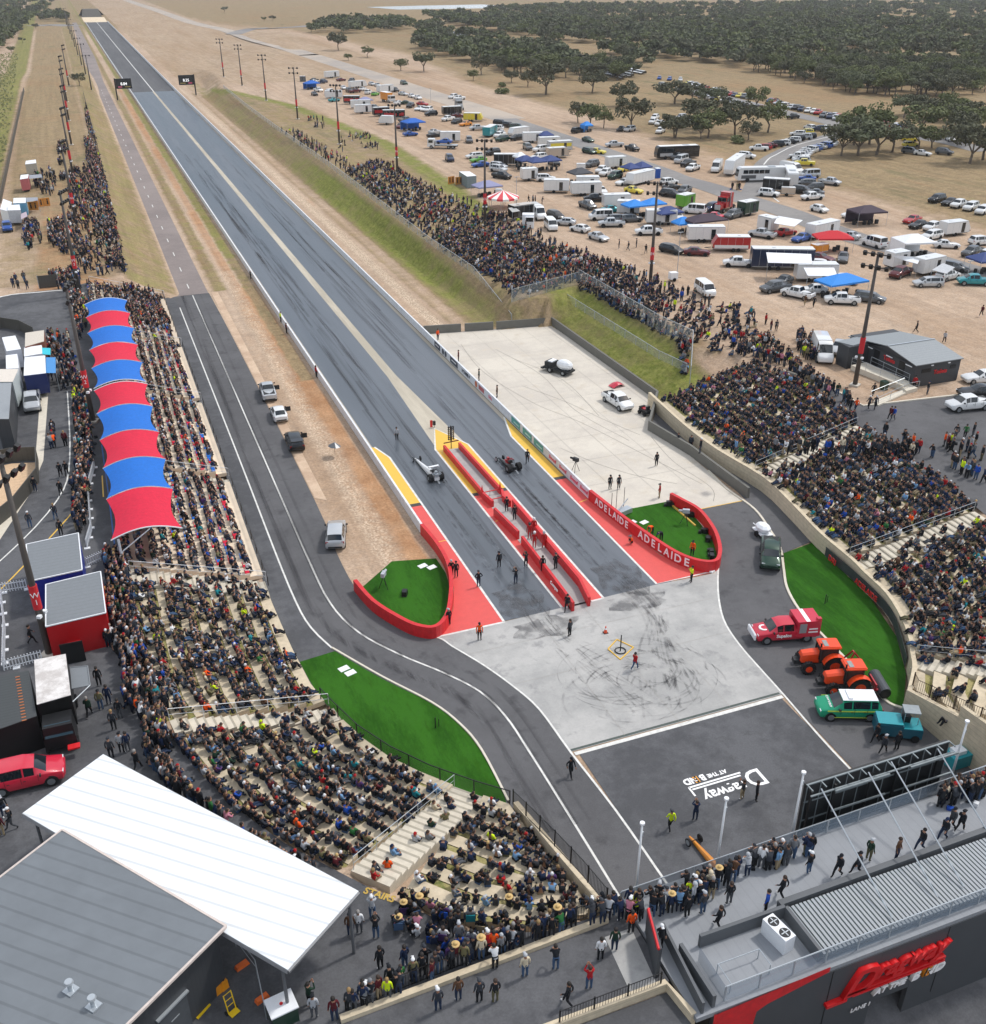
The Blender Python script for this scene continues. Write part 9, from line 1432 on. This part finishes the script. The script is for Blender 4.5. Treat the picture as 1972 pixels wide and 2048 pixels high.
poly_crowd([('E',0,1715),('E',60,1680),('E',300,1600),('E',700,1430),('E',1000,1320),('E',1420,1180),('E',1400,1150),('E',1000,1270),('E',660,1380),('E',280,1550)],66,(.1,1),0,'at the black handrail',z=ZC,mind=.6,poses=('standing','leaning on a rail','leaning on a rail','standing'))
poly_crowd([('E',1420,1180),('E',1640,1130),('D',0,1130),('D',330,1010),('D',310,960),('D',0,1040),('E',1600,1080),('E',1430,1130)],30,(.1,1),0,'at the left end of the deck glass',z=ZC+.18,mind=.5,poses=('standing','leaning on a rail','leaning on a rail','standing'))
poly_crowd([('D',190,1040),('D',520,880),('D',880,780),('D',890,740),('D',700,760),('D',380,880),('D',170,960)],26,(.1,1),0,'at the middle of the deck glass',z=ZC+.18,mind=.55,poses=('standing','leaning on a rail','leaning on a rail','standing')); poly_crowd([('D',1600,490),('D',1720,470),('D',1887,420),('D',1887,360),('D',1640,440)],22,(.1,1),0,'at the right end of the deck glass',z=ZC+.18,mind=.5,poses=('standing','leaning on a rail','leaning on a rail','standing'))
poly_crowd([('6',470,640),('6',600,620),('6',610,650),('6',470,660)],5,(0,-1),0,'walking on the access road'); poly_crowd([('3',580,480),('3',860,500),('3',860,530),('3',590,490)],4,(1,0),0,'walking across the dirt lot')
for Q in QUEUE: Q['d']=PRJ(Q['p'])[2]; Q['in']=-10<PRJ(Q['p'])[0]<1985 and -10<PRJ(Q['p'])[1]<2075
QUEUE=[q for q in QUEUE if q['in']]; QUEUE.sort(key=lambda q:(-(q['prio']>0),q['d'])); IND=QUEUE[:299]; REST=QUEUE[299:]
print('people',len(QUEUE),'individual',len(IND))
SEEN={}
def plabel(q,i):
 top=TOPC[q['top']][0]; leg='red' if q['leg']=='red' else LEGC[q['leg']][0]; hd={'hair':HRC[q['hc']][0]+' hair','cap':'cap','beanie':'beanie','hat':'straw hat','hood':'hood up','helmet':'helmet'}[q['head']]; w=q['where']
 if isinstance(w,str): return f'person {q["pose"]} {w}'
 if w[0]=='row':
  nm=w[1].replace('curved grass terrace ','').replace('sweeping ','').replace(', nearest the deck','').replace('fan-shaped grass terrace ','')
  sh={'fan':'the fan terrace','sweeping':'the curved lower terrace','between':'the left grass terrace','above the green':'the right terrace above the green lawn','small grass':'the small terrace above the tall wall','middle':'the middle right terrace','farthest up the track on':'the farthest right terrace'}; s=[v for k,v in sh.items() if k in w[1]]; s=s[0] if s else 'the canopy stand'
  return f'{pose_s(q)} in {top}, {ordn(w[3]+1)} along {ORD[w[2]]} row of {s}'
 for s in (f'{pose_s(q)} in {top} top, {leg} trousers, {hd}, {w[1]}',f'{pose_s(q)} in {top} top, {leg} trousers, {w[1]}',f'{pose_s(q)} in {top} top, {hd}, {w[1]}'):
  if len(s.replace('-',' ').split())<=13: return s
 return f'{pose_s(q)} in {top}, {w[1]}'
def pose_s(q): return 'person '+q['pose'].replace('sitting with legs stretched out','reclining').replace('sitting hunched forward','hunched').replace('sitting with raised hands','sitting hands raised').replace('standing with hands on hips','hands on hips').replace('filming with raised hands','filming').replace('leaning on a rail','leaning')
labs=[plabel(q,i) for i,q in enumerate(IND)]; from collections import Counter; cnt=Counter(labs); seen=Counter(); order=sorted(range(len(IND)),key=lambda i:PRJ(IND[i]['p'])[0])
for i in order:
 if cnt[labs[i]]>1:
  base_=labs[i]; seen[base_]+=1; IND[i]['lab']=f'{base_}, {ordn(seen[base_])} from left'
 else: IND[i]['lab']=labs[i]
CHN=0
def chair_at(p,a,lab):
 def f():
  b=MB(); b.box((0,0,.40),(.5,.45,.03)); b.box((0,-.26,.68),(.5,.04,.5)); return b.mesh('seat',[LM_[0]])
 def g_():
  b=MB()
  for s in (-1,1): b.cyl((s*.26,.22,0),(s*.26,-.24,.6),.015,n=4); b.cyl((s*.26,-.24,0),(s*.26,.22,.6),.015,n=4); b.box((s*.28,0,.6),(.05,.45,.03))
  return b.mesh('frame',[BLACKM])
 o=empty('folding_chair',p,a,label=lab,cat='chair',group='folding chairs brought by spectators'); child('seat',cache('fc',f),o,rnd.choice(LM_[:6]+[TM_[10],TM_[11],TM_[18]])); child('frame',cache('fcf',g_),o)
for i,q in enumerate(IND):
 if len(q['lab'].replace('-',' ').split())>16: q['lab']=q['lab'].replace(' with raised hands','').replace(' with hands on hips','').replace(' top','')
 me=BH[q['pose']]; o=bpy.data.objects.new('person',me); COL.objects.link(o); o.location=q['p']; o.rotation_euler=(0,0,q['a']); o.scale=(q['s'],)*3
 lm=paint('r') if q['leg']=='red' else LM_[q['leg']]
 for sl,m in zip(o.material_slots,(SM_[q['sk']],TM_[q['top']],lm,SHOE if i%3 else SHOEW)): sl.link='OBJECT'; sl.material=m
 hk=q['head']; hm=HM_[q['hc']] if hk=='hair' else STRAW if hk=='hat' else TM_[q['top']] if hk=='hood' else TM_[(i*7)%8]
 child(hk if hk!='hood' else 'hood',hx(q['pose'],hk),o,hm); tag(o,q['lab'],'person',q['grp'])
 if q['pose']=='sitting with legs stretched out' and isinstance(q['where'],tuple) and q['where'][0]=='area' and CHN<40: CHN+=1; chair_at(q['p']-Vector((0,0,.42)) if True else q['p'],q['a'],f'folding chair under the {ordn(CHN)} nearest reclining spectator at the handrail area')
PALM=SM_[:2]+TM_+LM_+HM_+[SHOE,STRAW]; iS,iT,iL,iH=0,2,2+len(TM_),2+len(TM_)+len(LM_)
BA={}
for k,me in BL.items():
 nv=len(me.vertices); co=np.zeros(nv*3); me.vertices.foreach_get('co',co); co=co.reshape(-1,3); tris=[];zn=[]
 for f in me.polygons:
  vs=list(f.vertices); vs=vs if len(vs)==4 else vs[:3]+[vs[2]] if len(vs)==3 else None
  if vs is None:
   v=list(f.vertices)
   for j in range(1,len(v)-1): tris.append((v[0],v[j],v[j+1])); zn.append(f.material_index)
   continue
  if vs[3]==vs[2]: tris.append(vs[:3]); zn.append(f.material_index)
  else: tris+=[(vs[0],vs[1],vs[2]),(vs[0],vs[2],vs[3])]; zn+=[f.material_index]*2
 hb=head_extra(POSES[k],'hair',False); hv=np.array([tuple(v) for v in hb.v]); ht=[]
 for f in hb.f: ht+= [(f[0]+nv,f[1]+nv,f[2]+nv),(f[0]+nv,f[2]+nv,f[3]+nv)] if len(f)==4 else []
 BA[k]=(np.concatenate([co,hv]),np.array(tris+ht),np.array(zn+[4]*len(ht)))
VV=[];TT=[];MM=[];off=0
for q in REST:
 v,t_,z=BA[q['pose']]; c,s=math.cos(q['a'])*q['s'],math.sin(q['a'])*q['s']; VV.append(np.stack([v[:,0]*c-v[:,1]*s+q['p'].x,v[:,0]*s+v[:,1]*c+q['p'].y,v[:,2]*q['s']+q['p'].z],1)); TT.append(t_+off); off+=len(v)
 hm=iH+q['hc'] if q['head']=='hair' else iT+q['top'] if q['head']=='hood' else len(PALM)-1 if q['head']=='hat' else iT+rnd.choice((0,2,3,7,6,8)); MM.append(np.array([q['sk']%2,iT+q['top'],iL+(q['leg'] if q['leg']!='red' else 0),len(PALM)-2,hm])[z])
V=np.concatenate(VV); T=np.concatenate(TT); me=bpy.data.meshes.new('crowd'); fastmesh(me,V,T,np.concatenate(MM),k=3,smooth=True); [me.materials.append(m) for m in PALM]; o=bpy.data.objects.new('crowd',me); COL.objects.link(o); tag(o,kind='stuff'); print('crowd tris',len(T))
b=MB()
for q in rnd.sample(REST,min(700,len(REST))):
 p=q['p']; b.box((p.x+rnd.uniform(-.5,.5),p.y+rnd.uniform(-.5,.5),p.z+(.1 if 'sitting' not in q['pose'] else -.25)),(rnd.uniform(.25,.5),rnd.uniform(.2,.4),rnd.uniform(.15,.35)),rz=rnd.uniform(0,3),mi=rnd.randrange(4))
b.build('bags_and_coolers',[TM_[0],TM_[10],TM_[7],TM_[2]],kind='stuff')
# ---------------------------------------------------------------- thin air between the camera and the far bush
hb_=MB(); hb_.box((1500,7900,23.6),(16400,17800,59.2)); hz_=bpy.data.materials.new('thin_haze'); hz_.use_nodes=True; t=hz_.node_tree; t.nodes.remove(t.nodes['Principled BSDF']); pv=t.nodes.new('ShaderNodeVolumePrincipled'); pv.inputs['Color'].default_value=(.86,.9,.95,1); pv.inputs['Density'].default_value=.0001; pv.inputs['Anisotropy'].default_value=.2
t.links.new(pv.outputs[0],t.nodes['Material Output'].inputs['Volume']); hb_.build('haze',hz_,kind='stuff')
